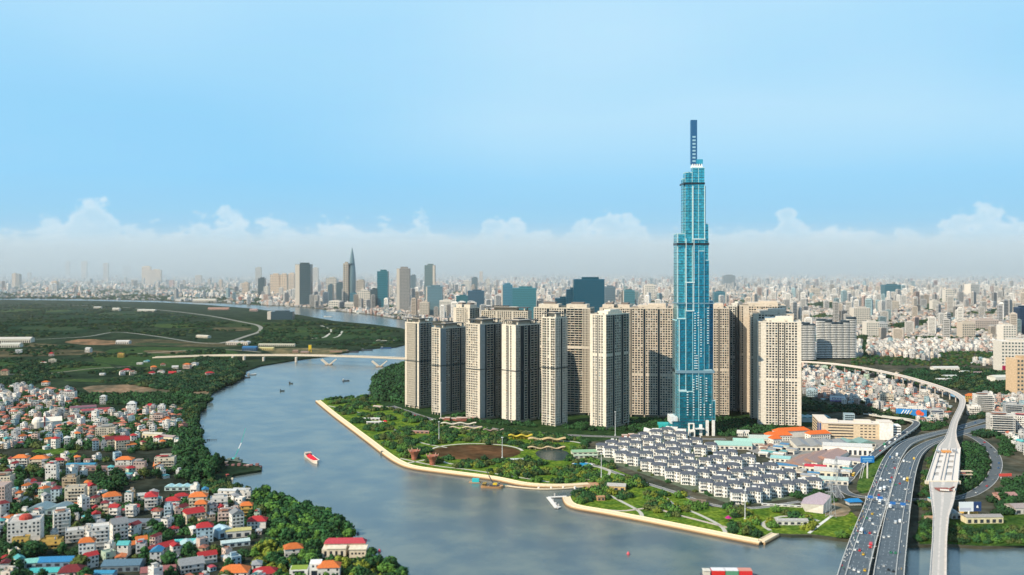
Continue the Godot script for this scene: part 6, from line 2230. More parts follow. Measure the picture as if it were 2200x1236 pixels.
	s.col = Color(0.02, 0.03, 0.04)
	s.box(4, 0.4, 7.5, 6, 6, 0.12)
	s.box(2.4, 9, 7.5, 1.5, 1.7, 0.12)
	s.box(5.6, 9, 7.5, 1.5, 1.7, 0.12)
	for f in 2:
		s.box(13, 1 + f * 4.2, 5.5, 8, 2.0, 0.12)
		s.box(-9, 1 + f * 3.3, 6, 9, 1.8, 0.12)
	part("window", s, mats.dark_glass, o, true)
	busy.append([flat(o.position), 17.0])
	# the rest of the settlement, lot by lot
	var zone := [[polygon([-300, 846, 20, 836, 110, 838, 165, 846, 170, 880, 120, 892, -300, 895]), 0.45], [polygon([-300, 900, 120, 895, 260, 885, 300, 880, 392, 885, 398, 925, 380, 960, 300, 975, 180, 968, -300, 955]), 0.42], [polygon([-300, 985, 100, 985, 280, 990, 380, 1005, 400, 1030, 300, 1035, 180, 1030, -300, 1030]), 0.34], [polygon([-300, 1035, 60, 1040, 200, 1060, 300, 1075, 420, 1070, 540, 1070, 590, 1100, 560, 1165, 470, 1185, 300, 1190, 200, 1180, -300, 1180]), 0.46], [polygon([-300, 1185, 250, 1190, 470, 1190, 560, 1215, 590, 1300, -300, 1300]), 0.4]]
	var lots := []
	for z in zone:
		var q: PackedVector2Array = z[0]
		var lo := Vector2(1e9, 1e9)
		var hi := -lo
		for p in q:
			lo = lo.min(p)
			hi = hi.max(p)
		var y := lo.y
		while y < hi.y:
			var x := lo.x
			while x < hi.x:
				var p := Vector2(x + r.randf_range(-3.2, 3.2), y + r.randf_range(-4, 4))
				x += 11.0
				if not inside(p, q) or not clear_left(p, 4.0):
					continue
				if r.randf() > z[1]:
					if r.randf() < 0.8:
						fixed_trees.append([Vector3(p.x, LAND, p.y), r.randf_range(6, 13)])
					continue
				lots.append(p)
				busy.append([p, 4.4])
				if r.randf() < 0.3:
					fixed_trees.append([Vector3(p.x + r.randf_range(-6, 6), LAND, p.y + r.randf_range(5.0, 7.5)), r.randf_range(3, 5.5)])
			y += 12.5
	lots.sort_custom(func(m, n): return m.y > n.y)
	var mm := [[], [], [], [], [], []]
	var tints := [[], [], [], [], [], []]
	var own := 0
	for p in lots:
		var at := Vector3(p.x, LAND, p.y)
		var v := seen(at)
		if own < 190 and v.x > -5 and v.y < 1250:
			own += 1
			var t := r.randf()
			var wi := 0 if t < 0.58 else (1 if t < 0.71 else (2 if t < 0.78 else (3 if t < 0.87 else r.randi_range(4, 6))))
			var k := r.randf()
			var roof := "flat" if k < 0.44 else ("hip" if k < 0.66 else ("gable" if k < 0.84 else "shed"))
			var st: int = [1, 1, 2, 2, 2, 3, 3, 4][r.randi_range(0, 7)] if roof != "shed" else 1
			house("house", at, r.randf_range(-0.4, 0.9), r.randf_range(5.0, 9.0), r.randf_range(6.5, 10.5), st, wi, roof, [0, 0, 0, 1, 1, 1, 2, 3, 3, 6, 7, 4, 5][r.randi_range(0, 12)], "house", "houses of the near river bank", "", r)
		else:
			var kind: int = [0, 0, 1, 3, 2, 2, 4, 4, 5][r.randi_range(0, 8)]
			mm[kind].append(Transform3D(Basis(Vector3.UP, r.randf_range(-0.4, 0.9)).scaled_local(Vector3(r.randf_range(0.9, 1.4), r.randf_range(0.7, 1.0), r.randf_range(0.6, 0.95))), at))
			tints[kind].append(city_tint(r))
	for k in 6:
		scatter("settlement_houses", plain_house(k), mm[k], tints[k], "smaller %s houses farther up the near river bank" % ["flat roofed", "tall flat roofed", "red gabled", "taller flat roofed", "hipped", "metal roofed"][k])

func clear_left(p: Vector2, reach: float) -> bool:
	for b in busy:
		if p.distance_to(b[0]) < b[1] + reach:
			return false
	return true

# ---------------------------------------------------------------- the green headland with its roads, the long bridge, far sheds
func build_peninsula() -> void:
	var r := RandomNumberGenerator.new()
	r.seed = 404
	path_line([-60, 655, 120, 655, 300, 663, 430, 676, 520, 692, 555, 700, 558, 712, 530, 722, 500, 732, 470, 738], 16.0, "pale dirt road curving across the dark headland", Color(0.22, 0.21, 0.175))
	path_line([470, 738, 420, 736, 330, 722, 250, 714, 180, 724, 60, 730], 12.0, "thin pale track on the headland", Color(0.2, 0.2, 0.17))
	path_line([690, 700, 712, 710, 704, 720, 690, 726, 640, 728], 9.0, "forked pale track near the far water, inner one", Color(0.42, 0.4, 0.34))
	path_line([735, 712, 728, 722, 716, 726], 7.0, "forked pale track near the far water, outer one", Color(0.42, 0.4, 0.34))
	path_line([250, 762, 330, 758, 420, 752, 500, 752, 560, 757], 10.0, "grass lined road towards the long bridge", Color(0.25, 0.22, 0.17))
	path_line([-40, 800, 60, 806, 130, 800, 200, 792, 280, 788], 8.0, "lane between green fields above the settlement", Color(0.2, 0.17, 0.14))
	sheet("bare_field", [130, 735, 180, 728, 260, 734, 240, 742, 170, 741], 0.06, Color(0.33, 0.2, 0.14), "earth", "patch of reddish bare soil on the headland")
	sheet("bare_field", [555, 748, 700, 748, 760, 752, 700, 762, 600, 766], 0.06, Color(0.22, 0.19, 0.12), "earth", "brown building yard beside the long bridge")
	sheet("grass_field", [40, 660, 180, 664, 330, 672, 420, 690, 300, 700, 120, 690], 0.05, Color(0.02, 0.058, 0.036), "lawn", "dark green meadow on the headland, left one", "stuff")
	sheet("grass_field", [420, 690, 560, 690, 690, 700, 700, 725, 600, 728, 565, 715], 0.05, Color(0.055, 0.082, 0.042), "lawn", "olive green meadow on the headland, middle one", "stuff")
	sheet("grass_field", [250, 745, 480, 748, 520, 760, 480, 790, 300, 790, 180, 775], 0.05, Color(0.06, 0.105, 0.04), "lawn", "brighter green meadow left of the long bridge", "stuff")
	sheet("grass_field", [0, 690, 200, 700, 180, 720, 0, 722], 0.05, Color(0.018, 0.052, 0.034), "lawn", "deep green meadow at the left edge", "stuff")
	sheet("bare_field", [180, 733, 330, 728, 420, 736, 520, 738, 540, 743, 420, 746, 300, 742, 220, 744], 0.055, Color(0.13, 0.115, 0.075), "earth", "olive brown waste ground below the curved road")
	sheet("bare_field", [-40, 752, 120, 750, 240, 756, 200, 762, 60, 766, -40, 770], 0.055, Color(0.14, 0.12, 0.08), "earth", "tan waste ground at the left edge")
	sheet("grass_field", [-40, 776, 100, 772, 230, 780, 250, 796, 120, 800, -40, 794], 0.055, Color(0.07, 0.11, 0.045), "lawn", "pale green fields above the settlement", "stuff")
	sheet("grass_field", [560, 706, 690, 704, 760, 706, 850, 712, 830, 722, 740, 730, 640, 734, 570, 728], 0.06, Color(0.05, 0.088, 0.045), "lawn", "green meadow round the forked track", "stuff")
	sheet("grass_field", [-20, 666.0, 34, 664.6, 97, 664.9, 165, 667.1, 130, 670.8, 51, 671.6, -3, 670.0], 0.062, Color(0.085, 0.12, 0.05), "lawn", "pale green strip field at the far left", "stuff")
	sheet("grass_field", [179, 673.2, 223, 671.5, 295, 673.2, 324, 675.2, 311, 679.7, 241, 679.3, 183, 678.6], 0.068, Color(0.06, 0.09, 0.055), "lawn", "grey green field inside the far road", "stuff")
	sheet("grass_field", [320, 697.4, 362, 695.8, 415, 695.4, 441, 699.1, 429, 704.1, 373, 705.7, 332, 702.9], 0.074, Color(0.085, 0.12, 0.05), "lawn", "pale field left of the road curve", "stuff")
	sheet("grass_field", [37, 703.1, 99, 701.4, 165, 702.7, 185, 704.9, 171, 710.1, 112, 710.7, 43, 708.6], 0.08, Color(0.06, 0.09, 0.055), "lawn", "grey green field on the middle headland", "stuff")
	sheet("grass_field", [577, 709.9, 606, 708.4, 641, 708.5, 662, 711.2, 657, 714.7, 616, 715.6, 580, 714.5], 0.086, Color(0.085, 0.12, 0.05), "lawn", "light field by the forked track", "stuff")
	sheet("bare_field", [6, 739.8, 44, 738.1, 85, 738.5, 130, 741.1, 106, 745.8, 55, 745.7, 3, 744.7], 0.092, Color(0.16, 0.135, 0.09), "earth", "brown plot beside the factory sheds")
	sheet("bare_field", [302, 754.2, 341, 752.5, 388, 754.2, 419, 756.3, 400, 760.8, 354, 760.2, 321, 759.1], 0.098, Color(0.2, 0.15, 0.105), "earth", "reddish plot beside the bridge road")
	sheet("grass_field", [180, 762.7, 218, 761.6, 257, 761.9, 270, 764.3, 256, 767.8, 225, 768.4, 201, 767.4], 0.10400000000000001, Color(0.085, 0.12, 0.05), "lawn", "light meadow in the left fields", "stuff")
	sheet("grass_field", [394, 772.1, 420, 771.0, 452, 771.9, 478, 774.2, 455, 778.1, 427, 778.9, 401, 777.8], 0.11, Color(0.085, 0.12, 0.05), "lawn", "light meadow before the long bridge", "stuff")
	sheet("bare_field", [-8, 787.6, 45, 786.4, 87, 787.2, 114, 789.1, 96, 792.6, 53, 794.1, 3, 792.3], 0.11599999999999999, Color(0.16, 0.135, 0.09), "earth", "brown plot above the settlement")
	sheet("grass_field", [130, 816.1, 180, 814.7, 230, 816.0, 253, 817.3, 249, 820.8, 194, 821.2, 146, 819.9], 0.122, Color(0.085, 0.12, 0.05), "lawn", "light strip above the bare field", "stuff")
	sheet("grass_field", [284, 738.2, 324, 736.8, 363, 737.2, 399, 739.5, 382, 742.8, 335, 742.5, 294, 741.5], 0.128, Color(0.06, 0.09, 0.055), "lawn", "grey green strip below the curved road", "stuff")
	sheet("bare_field", [453, 704.8, 490, 703.7, 521, 703.9, 544, 706.8, 525, 711.2, 495, 712.0, 463, 710.5], 0.134, Color(0.16, 0.135, 0.09), "earth", "tan plot inside the road curve")
	for b in [[30, 736, 110, 34, 12, 0.1, Color(0.66, 0.6, 0.5), Color(0.62, 0.56, 0.46), 1, "long pale factory shed at the left edge, upper of two"], [24, 746, 56, 28, 9, 0.1, Color(0.66, 0.62, 0.52), Color(0.6, 0.56, 0.46), 1, "pale factory shed at the left edge, lower of two"], [265, 739, 40, 22, 8, 0.0, Color(0.6, 0.56, 0.5), Color(0.62, 0.58, 0.52), 1, "arched pale hall beside the bare soil"], [437, 726, 54, 16, 7, -0.5, Color(0.6, 0.55, 0.45), Color(0.6, 0.54, 0.42), 1, "long tan shed inside the road curve"], [512, 741, 70, 24, 9, -0.15, Color(0.62, 0.56, 0.48), Color(0.6, 0.56, 0.5), 4, "white row of sheds before the blue roof"], [537, 753, 40, 22, 9, 0.0, Color(0.04, 0.12, 0.24), Color(0.02, 0.14, 0.32), 1, "deep blue roofed works shed by the long bridge"], [595, 744, 110, 12, 6, -0.06, Color(0.5, 0.48, 0.38), Color(0.6, 0.55, 0.4), 1, "very long pale strip shed in the building yard"], [572, 752, 44, 14, 6, -0.05, Color(0.6, 0.5, 0.2), Color(0.62, 0.54, 0.24), 1, "yellowish shed in the building yard"], [315, 670, 90, 24, 9, 0, Color(0.62, 0.58, 0.48), Color(0.64, 0.6, 0.5), 1, "bright long shed on the far meadow"], [250, 668, 36, 24, 12, 0, Color(0.62, 0.58, 0.48), Color(0.64, 0.6, 0.5), 1, "bright square shed on the far meadow"], [210, 663, 40, 20, 8, 0, Color(0.62, 0.58, 0.48), Color(0.5, 0.46, 0.4), 1, "small bright shed on the far meadow"], [470, 666, 110, 24, 9, 0, Color(0.5, 0.3, 0.22), Color(0.5, 0.25, 0.17), 1, "long brick red roofs near the far river"], [545, 669, 40, 20, 10, 0, Color(0.5, 0.35, 0.3), Color(0.45, 0.25, 0.2), 1, "pinkish shed beside the far river"], [2150, 822, 44, 26, 12, 0.2, Color(0.7, 0.68, 0.6), Color(0.66, 0.62, 0.52), 1, "arched cream hall standing in the dark city park"], [2040, 813, 30, 9, 6, 0.1, Color(0.75, 0.73, 0.68), Color(0.7, 0.68, 0.62), 1, "long white roof in the dark city park, left one"], [2028, 819, 34, 7, 5, 0.0, Color(0.75, 0.73, 0.68), Color(0.72, 0.7, 0.65), 1, "thin white roof below the long one in the city park"], [2072, 804, 20, 12, 6, 0.3, Color(0.75, 0.73, 0.68), Color(0.7, 0.68, 0.62), 1, "small white arched roof in the city park"], [2098, 806, 30, 10, 6, 0.1, Color(0.5, 0.35, 0.33), Color(0.45, 0.28, 0.27), 1, "dusty pink roof in the city park"], [2172, 808, 24, 12, 7, 0.1, Color(0.7, 0.68, 0.62), Color(0.66, 0.64, 0.6), 1, "white roof at the right end of the city park"], [2030, 799, 60, 18, 10, 0.05, Color(0.76, 0.72, 0.64), Color(0.68, 0.64, 0.57), 1, "long cream building at the upper edge of the city park"], [380, 645, 120, 30, 14, 0, Color(0.66, 0.6, 0.5), Color(0.62, 0.55, 0.46), 2, "bright long quay hall on the far bank, left part"], [440, 649, 150, 30, 16, 0, Color(0.66, 0.6, 0.5), Color(0.64, 0.58, 0.48), 3, "bright long quay hall on the far bank, right part"]]:
		var o := shed(b[9], b[0], b[1], b[2], b[3], b[4], b[5], b[6], b[7], b[8], "shed")
		o.name = numbered("far_shed")
	# dark waterside block with a pale end
	office("waterside_block", "dark long block with a pale end wall on the headland bank", 574, 628, 670, 687, 40, Color(0.04, 0.08, 0.1), "glass", 0.14)
	# scattered houses above the bare field
	var group := "scattered houses on the headland"
	for b in [[262, 806, 0, "flat", 3], [272, 801, 0, "hip", 1], [285, 806, 1, "flat", 3], [325, 808, 0, "gable", 1], [330, 798, 4, "hip", 0], [346, 808, 0, "flat", 3], [370, 808, 0, "gable", 1], [376, 795, 1, "gable", 7], [402, 792, 2, "hip", 0], [420, 785, 0, "gable", 7], [450, 811, 2, "hip", 1], [418, 790, 0, "hip", 3], [95, 782, 0, "flat", 3], [112, 782, 1, "flat", 3], [10, 806, 4, "hip", 6], [190, 757, 0, "gable", 7], [110, 765, 2, "hip", 1], [260, 768, 7, "flat", 3], [300, 783, 0, "flat", 3], [315, 778, 5, "shed", 4], [350, 786, 1, "hip", 6], [220, 806, 0, "shed", 7], [40, 760, 0, "shed", 7], [385, 806, 1, "flat", 3]]:
		house("headland_house", P(b[0], b[1]), r.randf_range(-0.3, 0.6), r.randf_range(11, 18), r.randf_range(9, 13), r.randi_range(1, 3), b[2], b[3], b[4], "house", group, "", r)
	# the long bridge with V shaped piers
	var o := thing("river_bridge", "long slender beige river bridge on V shaped piers", "bridge", Vector3(0, 0, 0))
	var line := centre_line([[330, 768, 4, 20], [440, 764, 9, 20], [520, 763, 12, 20], [640, 763, 15, 20], [720, 764.5, 16, 20], [800, 767, 16, 20], [870, 770, 15, 20], [960, 775, 12, 20], [1040, 780, 8, 20]], 5)
	o.position = Vector3(line[20][0].x, 0, line[20][0].z)
	var inv := Transform3D(Basis(), -o.position)
	var s := Shape.new()
	s.xf = inv
	s.col = Color(0.09, 0.09, 0.09)
	lane(line, -0.5, 0.5, 0.0, s)
	part("carriageway", s, mats.asphalt, o)
	s = Shape.new()
	s.xf = inv
	s.col = Color(0.62, 0.53, 0.42)
	for i in line.size() - 1:
		s.beam(line[i][0] + Vector3.DOWN * 1.3, line[i + 1][0] + Vector3.DOWN * 1.3, 19.0, 2.4)
	part("deck", s, mats.concrete, o)
	for w in [-0.5, 0.5]:
		s = Shape.new()
		s.xf = inv
		s.col = Color(0.72, 0.62, 0.5)
		rail(line, w, 0.6, -1.2, 1.2, s)
		part("parapet", s, mats.concrete, o)
	for px in [706, 815]:
		var c := P(px, 784 if px < 800 else 788, 0.0)
		for k in [-1.0, 1.0]:
			s = Shape.new()
			s.xf = inv
			s.col = Color(0.64, 0.55, 0.44)
			for dz in [-7.0, 7.0]:
				s.beam(c + Vector3(0, -1, dz), c + Vector3(k * 18.0, 13.6, dz), 3.2, 2.4)
			part("pier_arm", s, mats.concrete, o)
		s = Shape.new()
		s.xf = inv
		s.col = Color(0.3, 0.22, 0.16)
		s.bb(c + Vector3(-8, -1, -10), c + Vector3(8, 1.4, 10))
		part("pier_base", s, mats.concrete, o)
	for px in [500, 524, 566, 636]:
		var c := P(px, 776 if px < 560 else 778, 0.0)
		s = Shape.new()
		s.xf = inv
		s.col = Color(0.64, 0.56, 0.46)
		s.bb(c + Vector3(-2.0, -1, -6), c + Vector3(2.0, 12.5, 6))
		part("pier", s, mats.concrete, o)
	# yellow works tower in the yard
	s = Shape.new()
	s.col = Color(0.62, 0.42, 0.03)
	s.box(0, 8, 0, 8, 12, 6)
	s.box(-3, 0, -2, 1, 8, 1)
	s.box(3, 0, -2, 1, 8, 1)
	s.box(-3, 0, 2, 1, 8, 1)
	s.box(3, 0, 2, 1, 8, 1)
	lone("works_tower", s, mats.paint, "small yellow works tower in the yard behind the long bridge", "tower").position = P(666, 757)
	for b in [[635, 758, 16, 10, 8, Color(0.3, 0.2, 0.15), "brown works hut in the yard, left of the yellow tower"], [655, 759, 22, 10, 6, Color(0.33, 0.24, 0.2), "brown works hut beneath the yellow tower"], [722, 757, 34, 9, 4, Color(0.35, 0.22, 0.16), "rusty long roof on the bank right of the yellow tower"]]:
		s = Shape.new()
		s.col = b[5]
		s.box(0, 0, 0, b[2], b[4] * 0.7, b[3])
		s.hip(0, b[4] * 0.7, 0, b[2] + 1, b[3] + 1, b[4] * 0.3, 0.8)
		lone("works_hut", s, mats.roofing, b[6], "hut").position = P(b[0], b[1])

# ---------------------------------------------------------------- metro viaduct and unfinished station
func build_viaduct() -> void:
	var pale := Color(0.62, 0.55, 0.49)
	elevated("metro_viaduct", metro, "pale concrete metro viaduct snaking from the river into the city", pale * 0.92, pale * 1.08, 1.6, 26.0, "viaduct", [], [])
	var bed := get_node("metro_viaduct")
	for w in [[-0.36, -0.06], [0.06, 0.36]]:
		var t := Shape.new()
		t.xf = Transform3D(Basis(), -bed.position)
		t.col = Color(0.42, 0.39, 0.36)  # track troughs, darker tone also paints the inner shading of the deck
		lane(metro, w[0], w[1], 0.05, t)
		part("track_bed", t, mats.concrete, bed)
	var o := thing("metro_station", "unfinished pale concrete station platform on the viaduct", "station", P(2030, 1000, 0))
	var inv := Transform3D(Basis(), -o.position)
	var c := [P(1991, 1033, 16.6), P(2058, 1033, 16.6), P(2064, 964, 16.6), P(2014, 964, 16.6)]
	var s := Shape.new()
	s.xf = inv
	s.col = Color(0.66, 0.60, 0.55)
	# slab with real openings: strips across, leaving holes in two bands
	for lane_ in [[0.0, 0.16], [0.34, 0.6], [0.78, 1.0]]:
		var l := []
		var rr := []
		for k in 11:
			var t := k / 10.0
			l.append(c[0].lerp(c[3], t).lerp(c[1].lerp(c[2], t), lane_[0]))
			rr.append(c[0].lerp(c[3], t).lerp(c[1].lerp(c[2], t), lane_[1]))
		s.strip(l, rr)
	for lane_ in [[0.16, 0.34], [0.6, 0.78]]:
		for k in [[0.0, 0.14], [0.22, 0.34], [0.41, 0.52], [0.58, 0.7], [0.76, 1.0]]:
			var l := []
			var rr := []
			for t in [k[0], k[1]]:
				l.append(c[0].lerp(c[3], t).lerp(c[1].lerp(c[2], t), lane_[0]))
				rr.append(c[0].lerp(c[3], t).lerp(c[1].lerp(c[2], t), lane_[1]))
			s.strip(l, rr)
	part("platform_slab", s, mats.concrete, o)
	for w in [0.0, 0.17, 0.44, 0.56, 0.8, 1.0]:
		s = Shape.new()
		s.xf = inv
		s.col = Color(0.56, 0.50, 0.46) if w > 0.1 and w < 0.9 else Color(0.7, 0.64, 0.58)
		s.beam(c[0].lerp(c[1], w) + Vector3.UP * 0.6, c[3].lerp(c[2], w) + Vector3.UP * 0.6, 0.7, 1.6)
		part("platform_wall", s, mats.concrete, o)
	s = Shape.new()
	s.xf = inv
	s.col = Color(0.70, 0.62, 0.5)
	s.beam(c[0] + Vector3(-2, -1.5, 1.5), c[1] + Vector3(2, -1.5, 1.5), 3.0, 3.4)
	part("front_beam", s, mats.concrete, o)
	s = Shape.new()
	s.xf = inv
	s.col = Color(0.28, 0.1, 0.08)
	var mid := P(2027, 1052, 17.0)
	s.bb(mid + Vector3(-7, 0, -6), mid + Vector3(7, 0.6, 6))
	s.beam(mid + Vector3(6, 1, 2), mid + Vector3(14, 1, -6), 1.2, 1.4)
	s.col = Color(0.62, 0.58, 0.54)
	s.beam(mid + Vector3(-6, 1.2, 6), mid + Vector3(2, 1.2, 9), 1.4, 1.4)
	s.beam(mid + Vector3(8, 1.2, 7), mid + Vector3(12, 1.2, 1), 1.4, 1.4)
	part("building_material", s, mats.concrete, o)
	s = Shape.new()
	s.xf = inv
	s.col = Color(0.62, 0.28, 0.08)
	mid = P(2035, 972, 17.4)
	s.bb(mid + Vector3(-6, 0, -3), mid + Vector3(4, 2.4, 3))
	s.col = Color(0.25, 0.26, 0.28)
	s.bb(mid + Vector3(9, 0, -6), mid + Vector3(11, 2.6, 4))
	s.bb(mid + Vector3(-12, 0, -5), mid + Vector3(-8, 1.6, 2))
	part("site_container", s, mats.paint, o)
	for w in [0.1, 0.5, 0.9]:
		for t in [0.1, 0.5, 0.9]:
			s = Shape.new()
			s.xf = inv
			s.col = pale * 0.8
			var p: Vector3 = c[0].lerp(c[1], w).lerp(c[3].lerp(c[2], w), t)
			s.rod(Vector3(p.x, 0, p.z), Vector3(p.x, 16.4, p.z), 1.0, 1.0, 8)
			part("column", s, mats.concrete, o)
	# footbridge stub with a banner at the station front
	o = thing("footbridge", "short covered footbridge stub beside the station", "footbridge", P(2072, 1040, 0))
	s = Shape.new()
	s.col = Color(0.62, 0.5, 0.36)
	s.box(0, 10.5, 0, 17, 1.0, 5)
	s.box(0, 14.2, 0, 17.5, 0.6, 5.6)
	for x in [-7.5, 0.0, 7.5]:
		s.box(x, 0, 0, 1.0, 14.2, 1.0)
	part("frame", s, mats.concrete, o)
	s = Shape.new()
	s.col = Color(0.03, 0.04, 0.12)
	s.box(-3.6, 11.4, 2.5, 8, 2.6, 0.2)
	part("banner", s, mats.paint, o)
	s = Shape.new()
	s.col = Color(0.7, 0.25, 0.1)
	s.box(-3.6, 12.3, 2.62, 8, 0.8, 0.2)
	part("banner_stripe", s, mats.paint, o)

# ---------------------------------------------------------------- boats
func hull(s: Shape, l: float, w: float, h: float, sheer: float) -> void:
	var n := 12
	var ring := []
	for i in n + 1:
		var t := float(i) / n
		var x := -l / 2 + l * t
		var half := w / 2 * clampf(minf(1.0, sqrt(maxf(0.0, 1.0 - pow(maxf(0.0, (t - 0.78) / 0.22), 2.0)))) * (0.8 + 0.2 * smoothstep(0.0, 0.12, t)), 0.04, 1.0)
		ring.append([x, half, h + sheer * pow(absf(t - 0.45) * 1.9, 2.0)])
	for i in n:
		var a: Array = ring[i]
		var b: Array = ring[i + 1]
		s.quad(Vector3(a[0], -0.6, a[1] * 0.8), Vector3(a[0], a[2], a[1]), Vector3(b[0], b[2], b[1]), Vector3(b[0], -0.6, b[1] * 0.8))
		s.quad(Vector3(b[0], -0.6, -b[1] * 0.8), Vector3(b[0], b[2], -b[1]), Vector3(a[0], a[2], -a[1]), Vector3(a[0], -0.6, -a[1] * 0.8))
		s.quad(Vector3(a[0], a[2] - 0.3, a[1] * 0.94), Vector3(a[0], a[2] - 0.3, -a[1] * 0.94), Vector3(b[0], b[2] - 0.3, -b[1] * 0.94), Vector3(b[0], b[2] - 0.3, b[1] * 0.94))
	s.quad(Vector3(-l / 2, -0.6, -ring[0][1] * 0.8), Vector3(-l / 2, ring[0][2], -ring[0][1]), Vector3(-l / 2, ring[0][2], ring[0][1]), Vector3(-l / 2, -0.6, ring[0][1] * 0.8))

func boat(label: String, px: float, py: float, l: float, w: float, turn: float, hc: Color, cabin: Color, cargo: Color, kind: String) -> Node3D:
	var o := thing(kind, label, "boat" if kind != "barge" else "barge", P(px, py, 0.0), turn)
	var s := Shape.new()
	s.col = hc
	hull(s, l, w, 1.6 + l * 0.02, l * 0.025)
	part("hull", s, mats.paint, o)
	if cargo.a > 0.0:
		s = Shape.new()
		s.col = cargo
		s.hip(l * 0.06, 1.5 + l * 0.015, 0, l * 0.66, w * 0.86, 1.6 + l * 0.03, 0.85)
		part("cargo_cover", s, mats.roofing, o)
	s = Shape.new()
	s.col = cabin
	s.box(-l * 0.36, 1.4, 0, l * 0.14, 2.4 + l * 0.03, w * 0.7)
	s.box(-l * 0.36, 3.8 + l * 0.03, 0, l * 0.17, 0.3, w * 0.82)
	var cab := part("cabin", s, mats.plaster, o)
	s = Shape.new()
	s.col = Color(0.02, 0.03, 0.04)
	s.box(-l * 0.36, 2.6 + l * 0.01, 0, l * 0.145, 0.9, w * 0.72)
	part("window", s, mats.dark_glass, cab, true)
	return o

